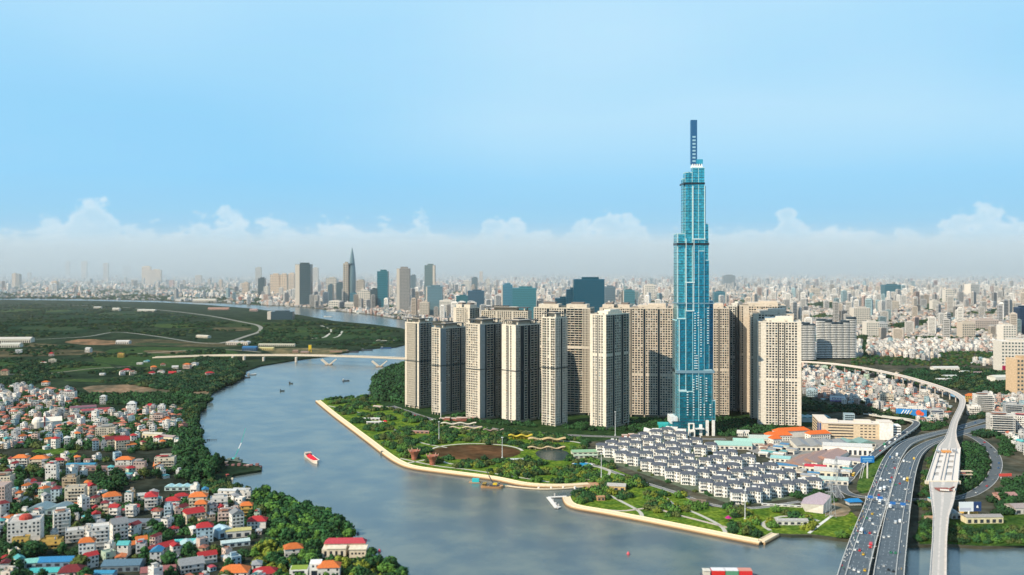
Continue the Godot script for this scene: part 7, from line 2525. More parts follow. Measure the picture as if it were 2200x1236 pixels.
func build_river_traffic() -> void:
	var none := Color(0, 0, 0, 0)
	boat("barge with a bright red covered load in mid river", 670, 988, 56, 10, -1.13, Color(0.7, 0.6, 0.5), Color(0.5, 0.4, 0.35), Color(0.60, 0.012, 0.035), "barge")
	boat("dark motor launch in mid river before the long bridge", 743, 819, 15, 7, 0.4, Color(0.10, 0.12, 0.13), Color(0.55, 0.55, 0.52), none, "boat")
	boat("tiny dark boat in mid river, left of two", 606, 841, 9, 4, 0.2, Color(0.06, 0.08, 0.08), Color(0.1, 0.1, 0.1), none, "boat")
	boat("tiny dark boat in mid river, right of two", 625, 825, 9, 4, -0.4, Color(0.05, 0.07, 0.07), Color(0.08, 0.08, 0.08), none, "boat")
	boat("blue boat moored near the headland under the long bridge", 829, 749, 32, 8, 0.1, Color(0.03, 0.10, 0.25), Color(0.5, 0.5, 0.5), none, "boat")
	boat("long dark barge along the headland bank, left of three", 757, 757, 36, 8, 0.15, Color(0.08, 0.07, 0.08), Color(0.2, 0.14, 0.14), none, "boat")
	boat("long dark barge along the headland bank, middle of three", 788, 753, 34, 8, 0.15, Color(0.06, 0.08, 0.1), Color(0.2, 0.2, 0.2), none, "boat")
	boat("pale flat barge along the headland bank, right of three", 828, 734, 60, 12, 0.05, Color(0.5, 0.44, 0.36), Color(0.4, 0.36, 0.3), none, "boat")
	boat("white boats tied at the bank below the headland trees", 541, 806, 20, 7, 0.5, Color(0.64, 0.58, 0.5), Color(0.6, 0.55, 0.5), none, "boat")
	boat("small dark boat beside the white one at the bank", 531, 812, 13, 5, 0.2, Color(0.1, 0.1, 0.1), Color(0.3, 0.3, 0.3), none, "boat")
	boat("brown boat at the bank below the bare field", 437, 882, 13, 5, -0.5, Color(0.4, 0.26, 0.18), Color(0.5, 0.35, 0.25), none, "boat")
	boat("white ferry with decks on the far river, larger one", 790, 674, 110, 20, 0.0, Color(0.7, 0.66, 0.58), Color(0.7, 0.66, 0.6), Color(0.66, 0.6, 0.52), "boat")
	boat("white ferry on the far river, below the low white building", 716, 669, 70, 16, 0.0, Color(0.66, 0.6, 0.5), Color(0.7, 0.66, 0.6), Color(0.6, 0.56, 0.5), "boat")
	boat("white launch on the far river near the headland", 705, 681, 40, 10, 0.0, Color(0.72, 0.68, 0.6), Color(0.7, 0.66, 0.6), none, "boat")
	boat("white boat near the dark far river block", 625, 659, 60, 14, 0.0, Color(0.66, 0.62, 0.56), Color(0.66, 0.62, 0.56), none, "boat")
	boat("small dark boat moored under the upper promenade", 824, 977, 10, 4, -0.7, Color(0.10, 0.10, 0.09), Color(0.4, 0.38, 0.3), none, "boat")
	# crane barge beside the quay
	var o := boat("orange brown crane barge with a raised black jib beside the quay", 1058, 1048, 25, 10, -0.18, Color(0.45, 0.24, 0.11), Color(0.3, 0.2, 0.05), none, "barge")
	var s := Shape.new()
	s.col = Color(0.05, 0.05, 0.055)
	s.box(2, 1.8, 0, 10, 1.6, 6)
	s.beam(Vector3(2, 3, 0), Vector3(-4, 13, 0), 0.9, 0.9)
	s.beam(Vector3(-4, 13, 0), Vector3(-7, 20, 0), 0.7, 0.7)
	part("crane_jib", s, mats.paint, o)
	s = Shape.new()
	s.col = Color(0.62, 0.42, 0.03)
	s.box(3, 2.2, 0, 4.5, 3.0, 4)
	part("crane_house", s, mats.paint, o)
	boat("small dark tender at the bow of the crane barge", 1080, 1045, 11, 4, -0.1, Color(0.08, 0.14, 0.13), Color(0.2, 0.22, 0.2), none, "boat")
	o = thing("houseboat", "square turquoise cabin on a raft beside the crane barge", "houseboat", P(1022, 1037, 0.0), -0.1)
	s = Shape.new()
	s.col = Color(0.03, 0.42, 0.45)
	s.box(0, 0.8, 0, 8, 3.6, 5)
	part("cabin", s, mats.paint, o)
	s = Shape.new()
	s.col = Color(0.4, 0.25, 0.15)
	s.box(-1, -0.5, 0, 13, 1.25, 7)
	part("raft", s, mats.plaster, o)
	# container barge cut by the lower edge of the picture
	o = thing("container_barge", "cargo barge carrying red and green containers, cut by the lower edge", "barge", P(1568, 1243, 0.0), -0.03)
	s = Shape.new()
	s.col = Color(0.07, 0.07, 0.09)
	hull(s, 46, 10, 2.0, 1.0)
	part("hull", s, mats.paint, o)
	var k := 0
	for b in [[-9.5, Color(0.60, 0.03, 0.02)], [1.2, Color(0.10, 0.27, 0.16)], [11.9, Color(0.62, 0.03, 0.03)]]:
		s = Shape.new()
		s.col = b[1]
		s.box(b[0], 1.9, 0, 10.2, 5.2, 8)
		for i in 8:
			s.box(b[0] - 4.5 + i * 1.28, 2.1, 0, 0.5, 4.8, 8.14)
		var box := part("container_stack", s, mats.paint, o)
		s = Shape.new()
		s.col = Color(0.68, 0.62, 0.6) if k < 2 else Color(0.55, 0.2, 0.13)
		s.box(b[0], 7.1, 0, 10.3, 0.15, 8.1)
		part("container_top", s, mats.paint, box)
		k += 1
	s = Shape.new()
	s.col = Color(0.62, 0.58, 0.5)
	s.box(-18.5, 1.9, 0, 5, 4.6, 6)
	s.box(-18.5, 6.5, 0, 6, 0.3, 7)
	part("wheelhouse", s, mats.plaster, o)
	# red buoys and the dock on the near bank
	for b in [[733, 1139, "small pinkish buoy near the bank trees"], [769, 1148, "small dark buoy off the bank trees"], [1350, 1192, "small red buoy in mid river below the park"], [815, 1186, "small red buoy beside the riverside mansion"]]:
		s = Shape.new()
		s.col = Color(0.5, 0.06, 0.08) if b[0] != 769 else Color(0.08, 0.1, 0.14)
		s.lathe(PackedVector2Array([Vector2(0.5, -0.4), Vector2(1.5, 0.2), Vector2(1.2, 1.3), Vector2(0.3, 2.6), Vector2(0, 2.7)]), 10)
		lone("buoy", s, mats.paint, b[2], "buoy", "buoys on the river").position = P(b[0], b[1], 0.0)
	for b in [[468, 992, 60, 9, Color(0.16, 0.2, 0.18), "long dark landing stage at the dock"], [520, 1005, 46, 7, Color(0.28, 0.14, 0.13), "rusty pontoon at the dock's river end"]]:
		s = Shape.new()
		s.col = b[4]
		s.box(0, -0.5, 0, b[2], 2.6, b[3])
		for i in 6:
			s.box(-b[2] * 0.4 + i * b[2] * 0.16, 2.1, 0, b[2] * 0.08, 1.2 + (i % 3) * 0.9, b[3] * 0.6)
		lone("pontoon", s, mats.roofing, b[5], "pontoon").position = P(b[0], b[1], 0.0)
	boat("rusty workboat with a pink wheelhouse at the dock", 545, 1007, 20, 6, 0.1, Color(0.16, 0.08, 0.07), Color(0.6, 0.42, 0.36), none, "boat")
	boat("dark workboat at the dock, behind the pink one", 500, 1000, 22, 6, 0.0, Color(0.06, 0.06, 0.12), Color(0.5, 0.4, 0.34), none, "boat")
	boat("narrow cream boat hauled on the bank below the dock", 493, 1030, 18, 4, -0.9, Color(0.66, 0.58, 0.42), Color(0.5, 0.1, 0.08), none, "boat")
	s = Shape.new()
	s.col = Color(0.05, 0.42, 0.36)
	s.beam(Vector3(0, 0, 0), Vector3(9, 20, 0), 0.8, 0.8)
	s.beam(Vector3(9.5, 21, 0), Vector3(15, 40, 0), 0.5, 0.5)
	s.box(0, -1, 0, 6, 3, 5)
	var cr := thing("dock_crane", "thin turquoise crane jib leaning over the water at the dock", "crane", P(502, 988, 0.0), 0.0)
	part("jib", s, mats.paint, cr)
	s = Shape.new()
	s.col = Color(0.75, 0.75, 0.75)
	s.beam(Vector3(6.2, 14.2, 0), Vector3(9.6, 21.4, 0), 1.1, 1.1)
	part("jib_sleeve", s, mats.paint, cr)
	var stakes := 0
	for b in [[428, 917], [440, 947], [455, 946]]:
		s = Shape.new()
		s.col = Color(0.07, 0.07, 0.06)
		for i in 5:
			s.rod(Vector3(-6 + i * 3.0, -1, 0), Vector3(-6 + i * 3.0, 1.6, 0), 0.35, 0.3, 5)
		s.box(0, 0.9, 0, 14, 0.3, 0.4)
		lone("fishing_stakes", s, mats.plaster, ["row of dark fishing stakes by the bank, upper", "row of dark fishing stakes by the bank, middle", "row of dark fishing stakes, farther out"][stakes], "stakes", "fishing stakes at the near bank").position = P(b[0], b[1], 0.0)
		stakes += 1

# ---------------------------------------------------------------- cars, lorries, motorbikes
func vehicle_model(kind: String, c: Color) -> Node3D:
	var o := Node3D.new()
	o.name = kind
	var s := Shape.new()
	var g := Shape.new()
	s.col = c
	g.col = Color(0.015, 0.02, 0.025)
	match kind:
		"car":
			s.box(0, 0.35, 0, 1.85, 0.62, 4.5)
			s.box(0, 0.97, 0.15, 1.7, 0.12, 4.1)
			s.hip(0, 1.42, 0.25, 1.55, 2.1, 0.16, 0.8)
			g.hip(0, 0.95, 0.2, 1.8, 3.0, 0.95, 0.62)
		"van":
			s.box(0, 0.4, 0, 2.0, 1.7, 5.2)
			s.box(0, 2.1, 0.3, 1.9, 0.25, 4.6)
			g.box(0, 1.35, 0, 2.06, 0.6, 4.4)
			g.box(0, 1.35, -2.4, 1.7, 0.6, 0.5)
		"bus":
			s.box(0, 0.45, 0, 2.5, 2.5, 10.5)
			s.box(0, 2.95, 0, 2.3, 0.2, 10.0)
			g.box(0, 1.6, 0, 2.56, 0.85, 9.8)
			g.box(0, 1.3, 0, 2.1, 1.2, 10.58)
		"lorry":
			s.box(0, 0.9, 0.9, 2.4, 2.5, 6.2)
			s.box(0, 0.6, -3.4, 2.2, 2.0, 1.9)
			g.box(0, 1.8, -3.4, 2.26, 0.7, 1.5)
			g.box(0, 1.8, -3.4, 1.9, 0.7, 2.0)
		"motorbike":
			s.box(0, 0.45, 0, 0.35, 0.5, 1.3)
			s.col = Color(0.03, 0.03, 0.035)
			s.rod(Vector3(-0.05, 0.3, 0.65), Vector3(0.05, 0.3, 0.65), 0.3, 0.3, 8)
			s.rod(Vector3(-0.05, 0.3, -0.65), Vector3(0.05, 0.3, -0.65), 0.3, 0.3, 8)
	part("body", s, mats.paint, o)
	if kind == "motorbike":
		s = Shape.new()
		s.col = c * 0.8 + Color(0.05, 0.05, 0.06)
		s.lathe(PackedVector2Array([Vector2(0.22, 0.85), Vector2(0.27, 1.2), Vector2(0.24, 1.45), Vector2(0.1, 1.5), Vector2(0.15, 1.6), Vector2(0.14, 1.78), Vector2(0, 1.85)]), 8)
		s.rod(Vector3(-0.2, 1.35, 0), Vector3(-0.3, 1.0, -0.5), 0.07, 0.06)
		s.rod(Vector3(0.2, 1.35, 0), Vector3(0.3, 1.0, -0.5), 0.07, 0.06)
		s.rod(Vector3(-0.15, 0.9, 0), Vector3(-0.2, 0.35, -0.3), 0.1, 0.08)
		s.rod(Vector3(0.15, 0.9, 0), Vector3(0.2, 0.35, -0.3), 0.1, 0.08)
		part("rider", s, mats.plaster, o)
		return o
	part("window", g, mats.dark_glass, o)
	var rows: Array = [-1.4, 1.4] if kind == "car" else ([-1.6, 1.6] if kind == "van" else [-3.2, 2.6])
	for z in rows:
		for x in [-0.86, 0.86]:
			var w := Shape.new()
			w.col = Color(0.02, 0.02, 0.02)
			var k := 1.0 if kind == "car" or kind == "van" else 1.25
			w.rod(Vector3(x * k - 0.1, 0.36 * k, z), Vector3(x * k + 0.1, 0.36 * k, z), 0.36 * k, 0.36 * k, 8)
			part("wheel", w, mats.paint, o)
	return o

func along_line(line: Array, metres: float, share: float) -> Array:
	var run := 0.0
	for i in line.size() - 1:
		var a: Vector3 = line[i][0]
		var b: Vector3 = line[i + 1][0]
		var l := a.distance_to(b)
		if run + l >= metres:
			var t := (metres - run) / l
			var w: float = lerpf(line[i][2], line[i + 1][2], t)
			return [a.lerp(b, t) + line[i][1] * (w * share), atan2(-(b - a).x, -(b - a).z)]
		run += l
	return [line[-1][0], 0.0]

func build_road_traffic() -> void:
	var r := RandomNumberGenerator.new()
	r.seed = 606
	var paints := [["white", Color(0.75, 0.75, 0.73)], ["silver", Color(0.45, 0.46, 0.47)], ["red", Color(0.5, 0.02, 0.03)], ["black", Color(0.02, 0.022, 0.025)], ["blue", Color(0.03, 0.12, 0.28)], ["yellow", Color(0.65, 0.4, 0.03)], ["grey", Color(0.2, 0.21, 0.22)], ["green", Color(0.03, 0.2, 0.1)]]
	var kinds := ["car", "van", "bus", "lorry", "motorbike"]
	var models := {}
	for k in kinds:
		for p in paints:
			models[k + p[0]] = vehicle_model(k, p[1])
	var counts := {}
	# [line, shares of the width, first metre, last metre, mean gap, heading, name of the road]
	for L in [[highway_west, [-0.17, 0.0, 0.17, 0.36], 95.0, 640.0, 44.0, PI, "on the park side highway bridge", false], [highway_west, [-0.44, -0.38, -0.32], 95.0, 560.0, 17.0, PI, "in the motorbike lane of the park side bridge", true], [highway_east, [-0.38, -0.2, -0.03, 0.14], 95.0, 600.0, 70.0, 0.0, "on the viaduct side highway bridge", false], [highway_east, [0.31, 0.4], 95.0, 520.0, 42.0, 0.0, "in the motorbike lane of the viaduct side bridge", true], [flyover, [-0.2, 0.2], 10.0, 330.0, 48.0, 0.0, "on the curving flyover ramp", false]]:
		for share in L[1]:
			var m: float = L[2] + r.randf_range(0, 15)
			while m < L[3]:
				var q := along_line(L[0], m, share)
				m += L[4] * r.randf_range(0.5, 1.6) * (1.0 if m < 450 else 1.3)
				var at: Vector3 = q[0]
				if seen(at).y > 1240 or seen(at).y < 915:
					continue
				var kind := "motorbike"
				if not L[7]:
					var t := r.randf()
					kind = "car" if t < 0.68 else ("van" if t < 0.82 else ("bus" if t < 0.91 else "lorry"))
				var t := r.randf()
				var p: Array = paints[0 if t < 0.46 else (1 if t < 0.62 else (2 if t < 0.7 else r.randi_range(3, 7)))]
				var key: String = "%s %s %s" % [p[0], kind, L[6]]
				counts[key] = counts.get(key, 0) + 1
				var o: Node3D = models[kind + p[0]].duplicate()
				o.name = numbered(kind)
				add_child(o)
				o.position = at + Vector3.UP * 0.03
				o.rotation.y = q[1] + L[5] * 1.0
				tag(o, key + ", %s from the river end" % ordinal(counts[key] - 1), kind, kind + ("es" if kind == "bus" else "s") + " on the highway")
	# parked cars on the avenue below the towers and by the market
	for L in [[[[838, 873, 2.6, 14], [870, 884, 2.6, 14], [900, 894, 2.6, 13], [930, 902, 2.6, 12], [985, 912, 2.6, 10]], 0.3, "parked along the avenue below the towers", 11.0], [[[1780, 992, 2.6, 6], [1815, 990, 2.6, 6], [1840, 986, 2.6, 6]], 0.0, "parked in front of the white hall", 3.4], [[[2060, 1070, 2.6, 10], [2100, 1056, 2.6, 11], [2130, 1030, 2.6, 12], [2142, 995, 2.6, 12], [2128, 965, 2.6, 12], [2095, 940, 2.6, 12]], 0.2, "on the loop road round the tree island", 34.0], [[[2050, 925, 2.6, 14], [2085, 912, 2.6, 14], [2130, 899, 2.6, 14], [2200, 884, 2.6, 14]], 0.1, "on the road beside the pale office", 30.0]]:
		var line := centre_line(L[0])
		var long := 0.0
		for i in line.size() - 1:
			long += line[i][0].distance_to(line[i + 1][0])
		var m := 4.0
		while m < long - 4.0:
			var q := along_line(line, m, L[1])
			m += L[3] * r.randf_range(0.8, 1.3)
			var p: Array = paints[[0, 0, 1, 1, 2, 3, 4, 6][r.randi_range(0, 7)]]
			var key: String = "%s car %s" % [p[0], L[2]]
			counts[key] = counts.get(key, 0) + 1
			var o: Node3D = models["car" + p[0]].duplicate()
			o.name = numbered("car")
			add_child(o)
			o.position = q[0]
			o.rotation.y = q[1] + (PI / 2 if L[3] < 5.0 else 0.0)
			tag(o, key + ", %s from left" % ordinal(counts[key] - 1), "car", "cars beside the towers and the highway")
	for k in models:
		models[k].free()

# ---------------------------------------------------------------- masts, pylons, hoardings
func build_masts_and_signs() -> void:
	for b in [[943, 950, 28, "tall floodlight mast left of the brown field"], [1079, 984, 26, "tall floodlight mast at the right end of the brown field"], [1322, 936, 34, "tall thin mast beside the bright white corner tower"], [1292, 1036, 32, "tall pale mast at the end of the upper promenade"], [1601, 1116, 28, "tall pale mast in the lower park below the villas"], [947, 905, 60, "slender dark mast in front of the second tower"], [2022, 690, 75, "slim white mast in the distant city beside a tan tower"]]:
		var o := thing("lamp_mast", b[3], "mast", P(b[0], b[1]), 0.0, "tall masts in the park and city")
		var s := Shape.new()
		s.col = Color(0.6, 0.6, 0.58)
		s.rod(Vector3.ZERO, Vector3(0, b[2], 0), 0.55, 0.28, 8)
		s.lathe(PackedVector2Array([Vector2(1.2, 0), Vector2(1.2, 0.8), Vector2(0.4, 1.2)]), 8)
		part("pole", s, mats.paint, o)
		s = Shape.new()
		s.col = Color(0.72, 0.72, 0.7)
		for i in 6:
			var a := TAU * i / 6
			s.beam(Vector3(0, b[2] - 0.4, 0), Vector3(cos(a) * 1.5, b[2] + 0.1, sin(a) * 1.5), 0.5, 0.4)
		part("lamp_head", s, mats.paint, o)
	for b in [[1797, 1072, 44, "steel lattice pylon beside the slip road"], [1785, 1112, 36, "nearer steel lattice pylon by the wedge hall"]]:
		var o := thing("pylon", b[3], "pylon", P(b[0], b[1]), 0.3)
		var h: float = b[2]
		var s := Shape.new()
		s.col = Color(0.3, 0.32, 0.33)
		var n := 7
		for sx in [-1.0, 1.0]:
			for sz in [-1.0, 1.0]:
				s.beam(Vector3(sx * 3.6, 0, sz * 3.6), Vector3(sx * 0.6, h, sz * 0.6), 0.3, 0.3)
		for i in n:
			var y0 := h * i / n
			var y1 := h * (i + 1) / n
			var w0 := lerpf(3.6, 0.6, y0 / h)
			var w1 := lerpf(3.6, 0.6, y1 / h)
			for k in [-1.0, 1.0]:
				s.beam(Vector3(-w0, y0, k * w0), Vector3(w1, y1, k * w1), 0.15, 0.15)
				s.beam(Vector3(w0, y0, k * w0), Vector3(-w1, y1, k * w1), 0.15, 0.15)
				s.beam(Vector3(k * w0, y0, -w0), Vector3(k * w1, y1, w1), 0.15, 0.15)
		part("lattice", s, mats.paint, o)
		for y in [h * 0.7, h * 0.82, h * 0.94]:
			s = Shape.new()
			s.col = Color(0.45, 0.46, 0.46)
			s.beam(Vector3(-6, y, 0), Vector3(6, y, 0), 0.5, 0.4)
			part("cross_arm", s, mats.paint, o)
	# lamp posts between the two carriageways
	var n := 0
	for m in range(100, 560, 34):
		var q := along_line(highway_west, m, 0.52)
		var at: Vector3 = q[0]
		if seen(at).y > 1260:
			continue
		var o := thing("street_lamp", "grey twin armed lamp post between the highway bridges, %s from the river end" % ordinal(n), "street lamp", at, q[1], "lamp posts between the highway bridges")
		n += 1
		var s := Shape.new()
		s.col = Color(0.5, 0.51, 0.52)
		s.rod(Vector3.ZERO, Vector3(0, 10.5, 0), 0.16, 0.09, 6)
		for k in [-1.0, 1.0]:
			s.beam(Vector3(0, 10.3, 0), Vector3(k * 2.4, 10.9, 0), 0.12, 0.12)
		part("post", s, mats.paint, o)
		for k in [-1.0, 1.0]:
			s = Shape.new()
			s.col = Color(0.7, 0.7, 0.68)
			s.box(k * 2.6, 10.8, 0, 1.2, 0.22, 0.45)
			part("lamp_head", s, mats.paint, o)
	# sign gantry over the park side bridge
	for b in [[330.0, highway_west, "blue sign gantry across the park side highway bridge"], [300.0, highway_east, "blue sign gantry across the viaduct side highway bridge"]]:
		var q := along_line(b[1], b[0], 0.0)
		var o := thing("sign_gantry", b[2], "sign gantry", q[0], q[1])
		var s := Shape.new()
		s.col = Color(0.5, 0.51, 0.52)
		for k in [-9.6, 9.6]:
			s.box(k, 0, 0, 0.4, 7.2, 0.4)
		s.box(0, 6.8, 0, 19.6, 0.4, 0.5)
		part("frame", s, mats.paint, o)
		for k in [-5.0, 4.0]:
			s = Shape.new()
			s.col = Color(0.02, 0.12, 0.36)
			s.box(k, 5.6, 0.32, 5.0, 2.6, 0.12)
			part("sign_panel", s, mats.paint, o)
	# blue hoarding on a column by the ramp
	var o := thing("hoarding", "large blue hoarding with pale writing on a column inside the ramp loop", "hoarding", P(1864, 1028), 0.1)
	var s := Shape.new()
	s.col = Color(0.6, 0.58, 0.55)
	s.rod(Vector3(0, 0, 0), Vector3(0, 19, 0), 1.0, 0.9, 10)
	part("column", s, mats.concrete, o)
	s = Shape.new()
	s.col = Color(0.5, 0.5, 0.48)
	for x in [-5.0, -7.5]:
		s.beam(Vector3(x - 2, 0, 0), Vector3(x + 2, 18, 0), 0.5, 0.5)
	part("strut", s, mats.paint, o)
	s = Shape.new()
	s.col = Color(0.015, 0.17, 0.46)
	s.box(0, 18, 0, 16, 7.5, 1.2)
	var board := part("board", s, mats.paint, o)
	s = Shape.new()
	s.col = Color(0.25, 0.55, 0.75)
	for i in 9:
		s.box(-5.6 + i * 1.35, 22.0, 0.62, 0.9, 1.6, 0.06)
		s.box(-4.6 + i * 1.1, 19.6, 0.62, 0.7, 1.1, 0.06)
	part("writing", s, mats.paint, board, true)
	# two part hoarding near the river
	o = thing("hoarding", "wide hoarding with a pale picture and a dark blue panel by the river", "hoarding", P(2084, 1118), 0.05)
	s = Shape.new()
	s.col = Color(0.7, 0.68, 0.62)
	s.rod(Vector3(-1, 0, 0), Vector3(-1, 9, 0), 0.9, 0.9, 8)
	part("column", s, mats.concrete, o)
	s = Shape.new()
	s.col = Color(0.66, 0.70, 0.72)
	s.box(-3.5, 8.5, 0, 14, 9, 0.9)
	part("picture_panel", s, mats.paint, o)
	s = Shape.new()
	s.col = Color(0.02, 0.05, 0.14)
	s.box(7.4, 8.5, 0, 7.6, 9, 0.9)
	part("blue_panel", s, mats.paint, o)
	s = Shape.new()
	s.col = Color(0.45, 0.47, 0.55)
	s.box(-4.5, 9.4, 0.5, 11, 2.6, 0.06)
	s.col = Color(0.62, 0.62, 0.6)
	s.lathe(PackedVector2Array([Vector2(1.3, 12.0), Vector2(1.0, 13.6), Vector2(0.2, 14.6), Vector2(0, 14.7)]), 6, 7.4, 0.1)
	part("print", s, mats.paint, o)
	# red and white shop sign on the right
	o = thing("roadside_sign", "red and white roadside sign on two posts at the loop road", "sign", P(2160, 1034), 0.1)
	s = Shape.new()
	s.col = Color(0.7, 0.68, 0.66)
	s.box(-5, 0, 0, 0.8, 8, 0.8)
	s.box(4, 0, 0, 0.8, 8, 0.8)
	part("post", s, mats.paint, o)
	s = Shape.new()
	s.col = Color(0.62, 0.08, 0.06)
	s.box(0, 5.5, 0.5, 15, 3.2, 0.5)
	part("board", s, mats.paint, o)

# ---------------------------------------------------------------- trees
func crown_shape(seed_: int, c: Color, leaves: int, tall: float) -> Shape:
	var r := RandomNumberGenerator.new()
	r.seed = seed_
	var lobes := []
	var k := r.randi_range(5, 8)
	for i in k:
		var a := TAU * i / k + r.randf_range(-0.5, 0.5)
		var out := r.randf_range(0.25, 0.52)
		lobes.append([Vector3(cos(a) * out, r.randf_range(0.42, 0.85) * tall, sin(a) * out), r.randf_range(0.30, 0.48)])
	lobes.append([Vector3(0, 0.95 * tall, 0), 0.4])
	var s := Shape.new()
	for i in leaves:
		var l: Array = lobes[r.randi_range(0, lobes.size() - 1)]
		var d := Vector3(r.randfn(), r.randfn() * 0.9 + 0.25, r.randfn()).normalized()
		var p: Vector3 = l[0] + d * l[1] * r.randf_range(0.62, 1.05)
		var size := r.randf_range(0.09, 0.17)
		var n := (d + Vector3(r.randf_range(-0.7, 0.7), r.randf_range(-0.3, 0.8), r.randf_range(-0.7, 0.7))).normalized()
		var t := n.cross(Vector3(r.randf_range(-1, 1), r.randf_range(-1, 1), r.randf_range(-1, 1))).normalized()
		var b := n.cross(t)
		s.col = c * r.randf_range(0.6, 1.3)
		var nn := (d * 0.75 + n * 0.45).normalized()
		var q := [p - t * size - b * size * 0.7, p - t * size * 0.3 + b * size, p + t * size + b * size * 0.5, p + t * size * 0.4 - b * size]
		var face: Vector3 = (q[2] - q[0]).cross(q[1] - q[0])
		if face.dot(nn) < 0.0:
			q.reverse()
		s.tri_n(q[0], q[1], q[2], nn, nn, nn)
		s.tri_n(q[0], q[2], q[3], nn, nn, nn)
	# inner boughs so that the crown is not see-through everywhere
	for l in lobes:
		s.col = c * r.randf_range(0.8, 1.15)
		var R: float = l[1] * 0.72
		var m: Vector3 = l[0]
		var pts := []
		for i in 4:
			for j in 6:
				var th := PI * (i + 0.5) / 4
				var ph := TAU * (j + 0.5 * (i % 2)) / 6
				pts.append(m + Vector3(sin(th) * cos(ph), cos(th), sin(th) * sin(ph)) * R * r.randf_range(0.8, 1.15))
		for i in 3:
			for j in 6:
				var a: Vector3 = pts[i * 6 + j]
				var b: Vector3 = pts[i * 6 + (j + 1) % 6]
				var e: Vector3 = pts[i * 6 + 6 + j]
				var f: Vector3 = pts[i * 6 + 6 + (j + 1) % 6]
				s.tri(a, e, b)
				s.tri(b, e, f)
		for j in 6:
			s.tri(m + Vector3.UP * R, pts[j], pts[(j + 1) % 6])
	return s

func trunk_shape(tall: float) -> Shape:
	var s := Shape.new()
	s.col = Color(0.09, 0.065, 0.045)
	s.rod(Vector3(0, -0.05, 0), Vector3(0.02, 0.45 * tall, 0), 0.06, 0.035, 6)
	s.rod(Vector3(0.02, 0.4 * tall, 0), Vector3(0.3, 0.75 * tall, 0.1), 0.03, 0.012, 5)
	s.rod(Vector3(0.02, 0.4 * tall, 0), Vector3(-0.25, 0.8 * tall, -0.12), 0.03, 0.012, 5)
	s.rod(Vector3(0.02, 0.42 * tall, 0), Vector3(0.0, 0.85 * tall, -0.25), 0.028, 0.012, 5)
	return s

const GREENS := [["dark green", 0.022, 0.062, 0.02], ["deep green", 0.032, 0.095, 0.028], ["fresh green", 0.08, 0.17, 0.03], ["yellow green", 0.17, 0.2, 0.026], ["olive green", 0.085, 0.11, 0.03]]

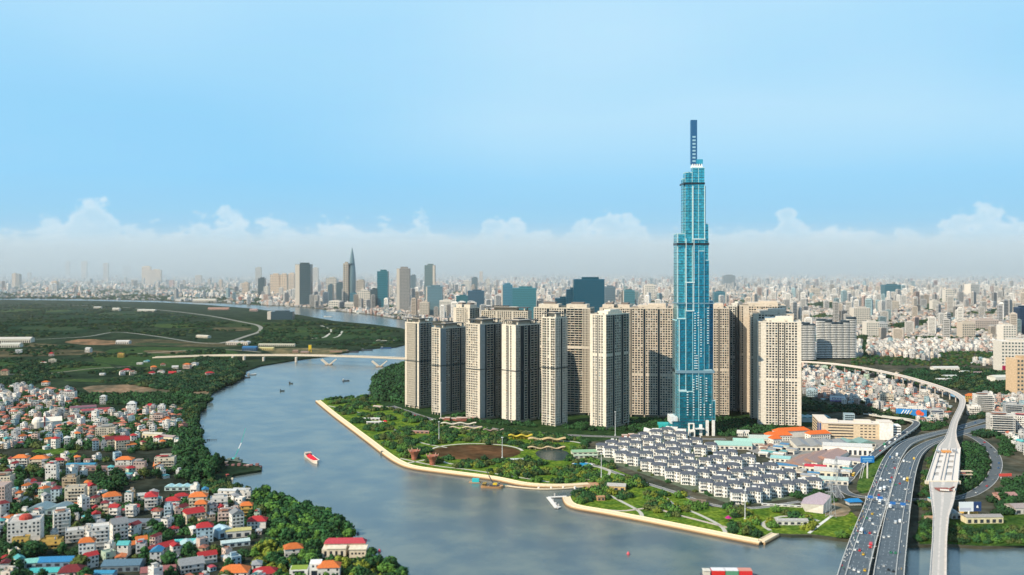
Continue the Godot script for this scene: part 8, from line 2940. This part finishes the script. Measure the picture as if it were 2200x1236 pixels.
func build_trees() -> void:
	var r := RandomNumberGenerator.new()
	r.seed = 717
	var crowns := []
	for g in GREENS.size():
		var row := []
		for v in 5:
			row.append(crown_shape(2000 + g * 10 + v, Color(GREENS[g][1], GREENS[g][2], GREENS[g][3]), 240, [1.25, 1.5, 1.05, 2.1, 0.85][v]).mesh(mats.leaf))
		crowns.append(row)
	var trunks := []
	for v in 5:
		trunks.append(trunk_shape([1.25, 1.5, 1.05, 2.1, 0.85][v]).mesh(mats.plaster))
	var bush := crown_shape(3100, Color(0.9, 0.9, 0.9), 150, 0.8).mesh(mats.leaf)
	places.append_array([[P(1050, 1000), "beyond the quay crane"], [P(890, 990), "by the brick kiosks"], [P(1020, 955), "behind the brown field"], [P(1250, 1000), "by the blue pool"], [P(1180, 985), "by the pond"], [P(1300, 1080), "in the lower park's near end"], [P(1400, 1090), "in mid lower park"], [P(1500, 1110), "below the villa rows"], [P(1600, 1130), "near the promenade corner"], [P(1700, 1090), "below the last villas"], [P(780, 890), "near the park tip"], [P(700, 1130), "on the leafy point"], [P(620, 1160), "behind the orange villa"], [P(800, 1215), "by the riverside mansion"], [P(420, 1000), "beside the dock"], [P(100, 1180), "in the lower settlement"], [P(2100, 1000), "inside the loop road"], [P(2120, 1150), "on the right river bank"], [P(1130, 930), "below the fifth tower"], [P(830, 830), "beside the first tower"], [P(1880, 1030), "in the ramp loop"], [P(1440, 1000), "among the villas"]])
	# candidates: [position, height, what they belong to, kinds]
	var all := []
	for f in fixed_trees:
		all.append([f[0], f[1] * 1.1, [0, 1, 1, 4], 0])
	# the park
	var cover := FastNoiseLite.new()
	cover.seed = 61
	cover.frequency = 0.018
	cover.fractal_octaves = 2
	var lo := Vector2(1e9, 1e9)
	var hi := -lo
	for p in park_lawn:
		lo = lo.min(p)
		hi = hi.max(p)
	var y := lo.y
	while y < hi.y:
		var x := lo.x
		while x < hi.x:
			var p := Vector2(x + r.randf_range(-3, 3), y + r.randf_range(-3, 3))
			x += 7.4
			if not inside(p, park_lawn):
				continue
			var at := Vector3(p.x, LAND, p.y)
			var v := seen(at)
			var want := 0.1
			# dense towards the towers and villas, open lawns along the water
			if v.x < 870:
				want = 0.04 if v.y < 900 or v.x > 800 else 0.28
			elif v.x < 1250:
				want = -0.14 if v.y < 955 or v.y > 985 else 0.04
			elif v.y < 1100:
				want = -0.1
			else:
				want = 0.12
			if cover.get_noise_2d(p.x, p.y) < want or not open_for_tree(p, 3.0):
				continue
			all.append([at, r.randf_range(5.5, 10.5), [1, 2, 2, 3, 0, 4] if v.y > 1000 else [0, 1, 1, 2, 4], 1])
		y += 7.4
	# belts of trees: outline, spacing, height, kinds
	for b in [[[806, 812, 842, 794, 872, 786, 900, 790, 905, 860, 870, 866, 812, 862, 803, 840], 9.0, 17.0, [0, 0, 1]], [[872, 868, 940, 880, 1000, 905, 1090, 915, 1270, 926, 1450, 930, 1560, 938, 1720, 925, 1725, 915, 1560, 900, 1350, 905, 1270, 915, 1160, 905, 1090, 900, 1000, 890, 930, 875], 9.5, 9.0, [0, 0, 1, 1]], [[560, 1062, 622, 1090, 700, 1112, 742, 1134, 757, 1166, 720, 1174, 690, 1178, 640, 1170, 590, 1165, 575, 1120, 545, 1075], 7.5, 12.0, [0, 1, 1, 2]], [[560, 1165, 610, 1172, 690, 1180, 700, 1195, 770, 1196, 800, 1200, 870, 1228, 885, 1250, 860, 1300, 560, 1300, 540, 1210], 8.0, 9.0, [0, 1, 1, 2, 3]], [[380, 935, 426, 925, 428, 960, 440, 985, 470, 995, 455, 1035, 420, 1040, 395, 1030, 380, 985], 8.5, 13.0, [0, 0, 1]], [[385, 875, 440, 872, 424, 892, 424, 925, 395, 925], 9.0, 11.0, [0, 0, 1, 4]], [[430, 1035, 490, 1036, 520, 1052, 560, 1064, 520, 1070, 440, 1062], 8.0, 8.0, [0, 1, 4]], [[170, 852, 300, 850, 380, 848, 440, 853, 450, 862, 400, 868, 290, 872, 180, 866], 9.0, 12.0, [0, 0, 1]], [[-20, 1195, 60, 1188, 85, 1200, 80, 1245, 40, 1300, -40, 1300], 8.0, 13.0, [0, 0]], [[110, 1030, 140, 1060, 130, 1085, 95, 1080], 8.0, 9.0, [0, 1]], [[190, 1010, 260, 1012, 270, 1055, 225, 1080, 190, 1060], 8.0, 11.0, [0, 0, 1]], [[395, 1192, 480, 1185, 540, 1190, 545, 1210, 470, 1208, 400, 1205], 8.0, 8.0, [0, 1]], [[120, 1185, 200, 1180, 230, 1195, 210, 1210, 130, 1200], 8.0, 9.0, [0, 0]], [[2062, 1060, 2055, 1010, 2072, 955, 2105, 962, 2122, 990, 2112, 1025, 2085, 1052], 8.0, 10.0, [0, 0, 1]], [[1972, 1085, 1986, 1030, 1998, 990, 2012, 964, 2022, 962, 1992, 1030, 1996, 1060, 2004, 1090, 1990, 1100], 7.5, 7.0, [0, 0, 1, 4]], [[1985, 1150, 1960, 1165, 2040, 1166, 2110, 1170, 2240, 1168, 2240, 1140, 2150, 1138, 2040, 1130], 7.0, 6.0, [1, 2, 4, 0]], [[2130, 1115, 2190, 1100, 2240, 1100, 2240, 1020, 2160, 1040, 2130, 1080], 9.0, 10.0, [0, 0, 1]], [[1975, 1130, 2000, 1100, 2010, 1140, 1990, 1160], 7.0, 6.0, [0, 1]], [[1690, 1030, 1740, 1040, 1770, 1060, 1740, 1085, 1690, 1070], 9.0, 8.0, [0, 1]], [[1750, 1060, 1790, 1065, 1800, 1085, 1770, 1080], 8.0, 7.0, [0, 1, 2]], [[1950, 968, 2030, 946, 2034, 938, 1985, 950, 1955, 960], 7.0, 5.0, [1, 4]], [[2150, 940, 2180, 950, 2175, 985, 2150, 975], 8.0, 9.0, [0, 1]], [[1975, 905, 2035, 900, 2036, 918, 1985, 930, 1978, 915], 8.0, 8.0, [0, 0, 1]], [[1224, 1066, 1240, 1061, 1262, 1060, 1280, 1075, 1250, 1085, 1236, 1082], 6.5, 7.0, [0, 1]]]:
		var q := polygon(b[0])
		lo = Vector2(1e9, 1e9)
		hi = -lo
		for p in q:
			lo = lo.min(p)
			hi = hi.max(p)
		y = lo.y
		while y < hi.y:
			var x := lo.x
			while x < hi.x:
				var p := Vector2(x + r.randf_range(-0.45, 0.45) * b[1], y + r.randf_range(-0.45, 0.45) * b[1])
				x += b[1]
				if inside(p, q) and open_for_tree(p, 3.0):
					all.append([Vector3(p.x, LAND, p.y), b[2] * r.randf_range(0.65, 1.25), b[3], 2])
			y += b[1]
	# the largest in view become trees of their own, the others one mass
	all.sort_custom(func(a, b): return a[1] / -a[0].z > b[1] / -b[0].z)
	var spots := []
	var tints := []
	var own := 0
	for t in all:
		var at: Vector3 = t[0]
		var v := seen(at)
		if v.x < -320 or v.x > 2420:
			continue
		var kinds: Array = t[2]
		var g: int = kinds[r.randi_range(0, kinds.size() - 1)]
		var h: float = t[1]
		var turn := r.randf_range(0, TAU)
		if own < 300 and v.y < 1262 and v.x > 0 and v.x < 2200:
			var k: int = [0, 0, 1, 1, 2, 2, 3, 4][r.randi_range(0, 7)]
			var o := thing("tree", "%s%s leafy tree" % ["tall " if h > 11.0 else ("small " if h < 6.0 else ""), GREENS[g][0]], "tree", at, turn, "trees of the park and the river banks")
			var u: float = h / [1.7, 1.95, 1.5, 2.3, 1.3][k]
			var c := part_mesh("crown", crowns[g][k], o)
			c.scale = Vector3(u, u, u) * Vector3(r.randf_range(0.8, 1.25), 1.0, r.randf_range(0.8, 1.25))
			var tr := part_mesh("trunk", trunks[k], o)
			tr.scale = Vector3(u, u, u)
			own += 1
		else:
			var u := h / 1.3
			spots.append(Transform3D(Basis(Vector3.UP, turn).scaled(Vector3(u * r.randf_range(0.85, 1.15), u, u * r.randf_range(0.85, 1.15))), at + Vector3.DOWN * 0.25 * u))
			tints.append(Color(GREENS[g][1], GREENS[g][2], GREENS[g][3]) * r.randf_range(0.85, 1.2))
	scatter("woodland", bush, spots, tints, "smaller and farther trees of the park, the banks and the city")
	# low scrub and tree mass of the headland, and the dark tree belts of the city
	spots = []
	tints = []
	var thick := FastNoiseLite.new()
	thick.seed = 9
	thick.frequency = 0.004
	thick.fractal_octaves = 3
	var areas := []
	for b in [[[480, 790, 520, 800, 516, 815, 480, 830, 455, 842, 380, 842, 280, 826, 300, 812, 440, 800], 8.0, 11.0, -1.0], [[-300, 765, 120, 772, 260, 792, 460, 800, 480, 815, 440, 828, 250, 824, 160, 826, -300, 832], 12.0, 8.0, 0.0], [[-300, 652, 200, 655, 350, 668, 540, 700, 540, 716, 420, 730, 250, 712, 60, 728, -300, 726], 22.0, 8.0, 0.06], [[560, 700, 650, 684, 720, 697, 800, 702, 868, 715, 868, 735, 830, 742, 740, 752, 560, 742, 480, 742, 555, 726], 18.0, 9.0, 0.05], [[-300, 640, -300, 620, 250, 622, 540, 635, 660, 650, 660, 658, 530, 652, 350, 644], 30.0, 12.0, 0.05], [[-300, 735, 200, 745, 480, 752, 480, 765, 200, 768, -300, 762], 16.0, 7.0, 0.1], [[670, 657, 720, 665, 800, 673, 868, 686, 868, 678, 790, 668, 700, 658], 20.0, 12.0, -0.3], [[420, 768, 500, 772, 530, 790, 480, 800, 400, 792], 11.0, 10.0, -0.4]]:
		areas.append([polygon(b[0]), b[1], b[2], b[3]])
	for t in tree_belts:
		areas.append([t, 12.0, 11.0, -1.0])
	for a in areas:
		var q: PackedVector2Array = a[0]
		lo = Vector2(1e9, 1e9)
		hi = -lo
		for p in q:
			lo = lo.min(p)
			hi = hi.max(p)
		y = lo.y
		while y < hi.y:
			var x := lo.x
			while x < hi.x:
				var p: Vector2 = Vector2(x + r.randf_range(-0.5, 0.5) * a[1], y + r.randf_range(-0.5, 0.5) * a[1])
				x += a[1]
				if not inside(p, q) or thick.get_noise_2d(p.x, p.y) < a[3] or not clear_of_roads(p):
					continue
				var u: float = a[2] / 1.3 * r.randf_range(0.55, 1.3)
				spots.append(Transform3D(Basis(Vector3.UP, r.randf_range(0, TAU)).scaled(Vector3(u * 1.2, u, u * 1.2)), Vector3(p.x, LAND - 0.25 * u, p.y)))
				var g: Array = GREENS[[0, 0, 1, 4, 0][r.randi_range(0, 4)]]
				tints.append(Color(g[1] * 0.85, g[2] * 0.95, g[3] * 1.15) * r.randf_range(0.55, 1.15))
			y += a[1]
	scatter("scrub", bush, spots, tints, "dark scrub and tree belts on the headland and in the city")

func open_for_tree(p: Vector2, reach: float) -> bool:
	for k in keep_open:
		if inside(p, k):
			return false
	for b in busy:
		if p.distance_to(b[0]) < b[1] + reach * 0.4:
			return false
	return clear_of_roads(p)

func clear_of_roads(p: Vector2) -> bool:
	for l in road_lines:
		if line_distance(p, l[0]) < l[1] * 0.5 + 2.0:
			return false
	for l in [highway_west, highway_east, metro, flyover]:
		if line_distance(p, flat_line(l)) < l[5][2] * 0.5 + 2.5:
			return false
	return true
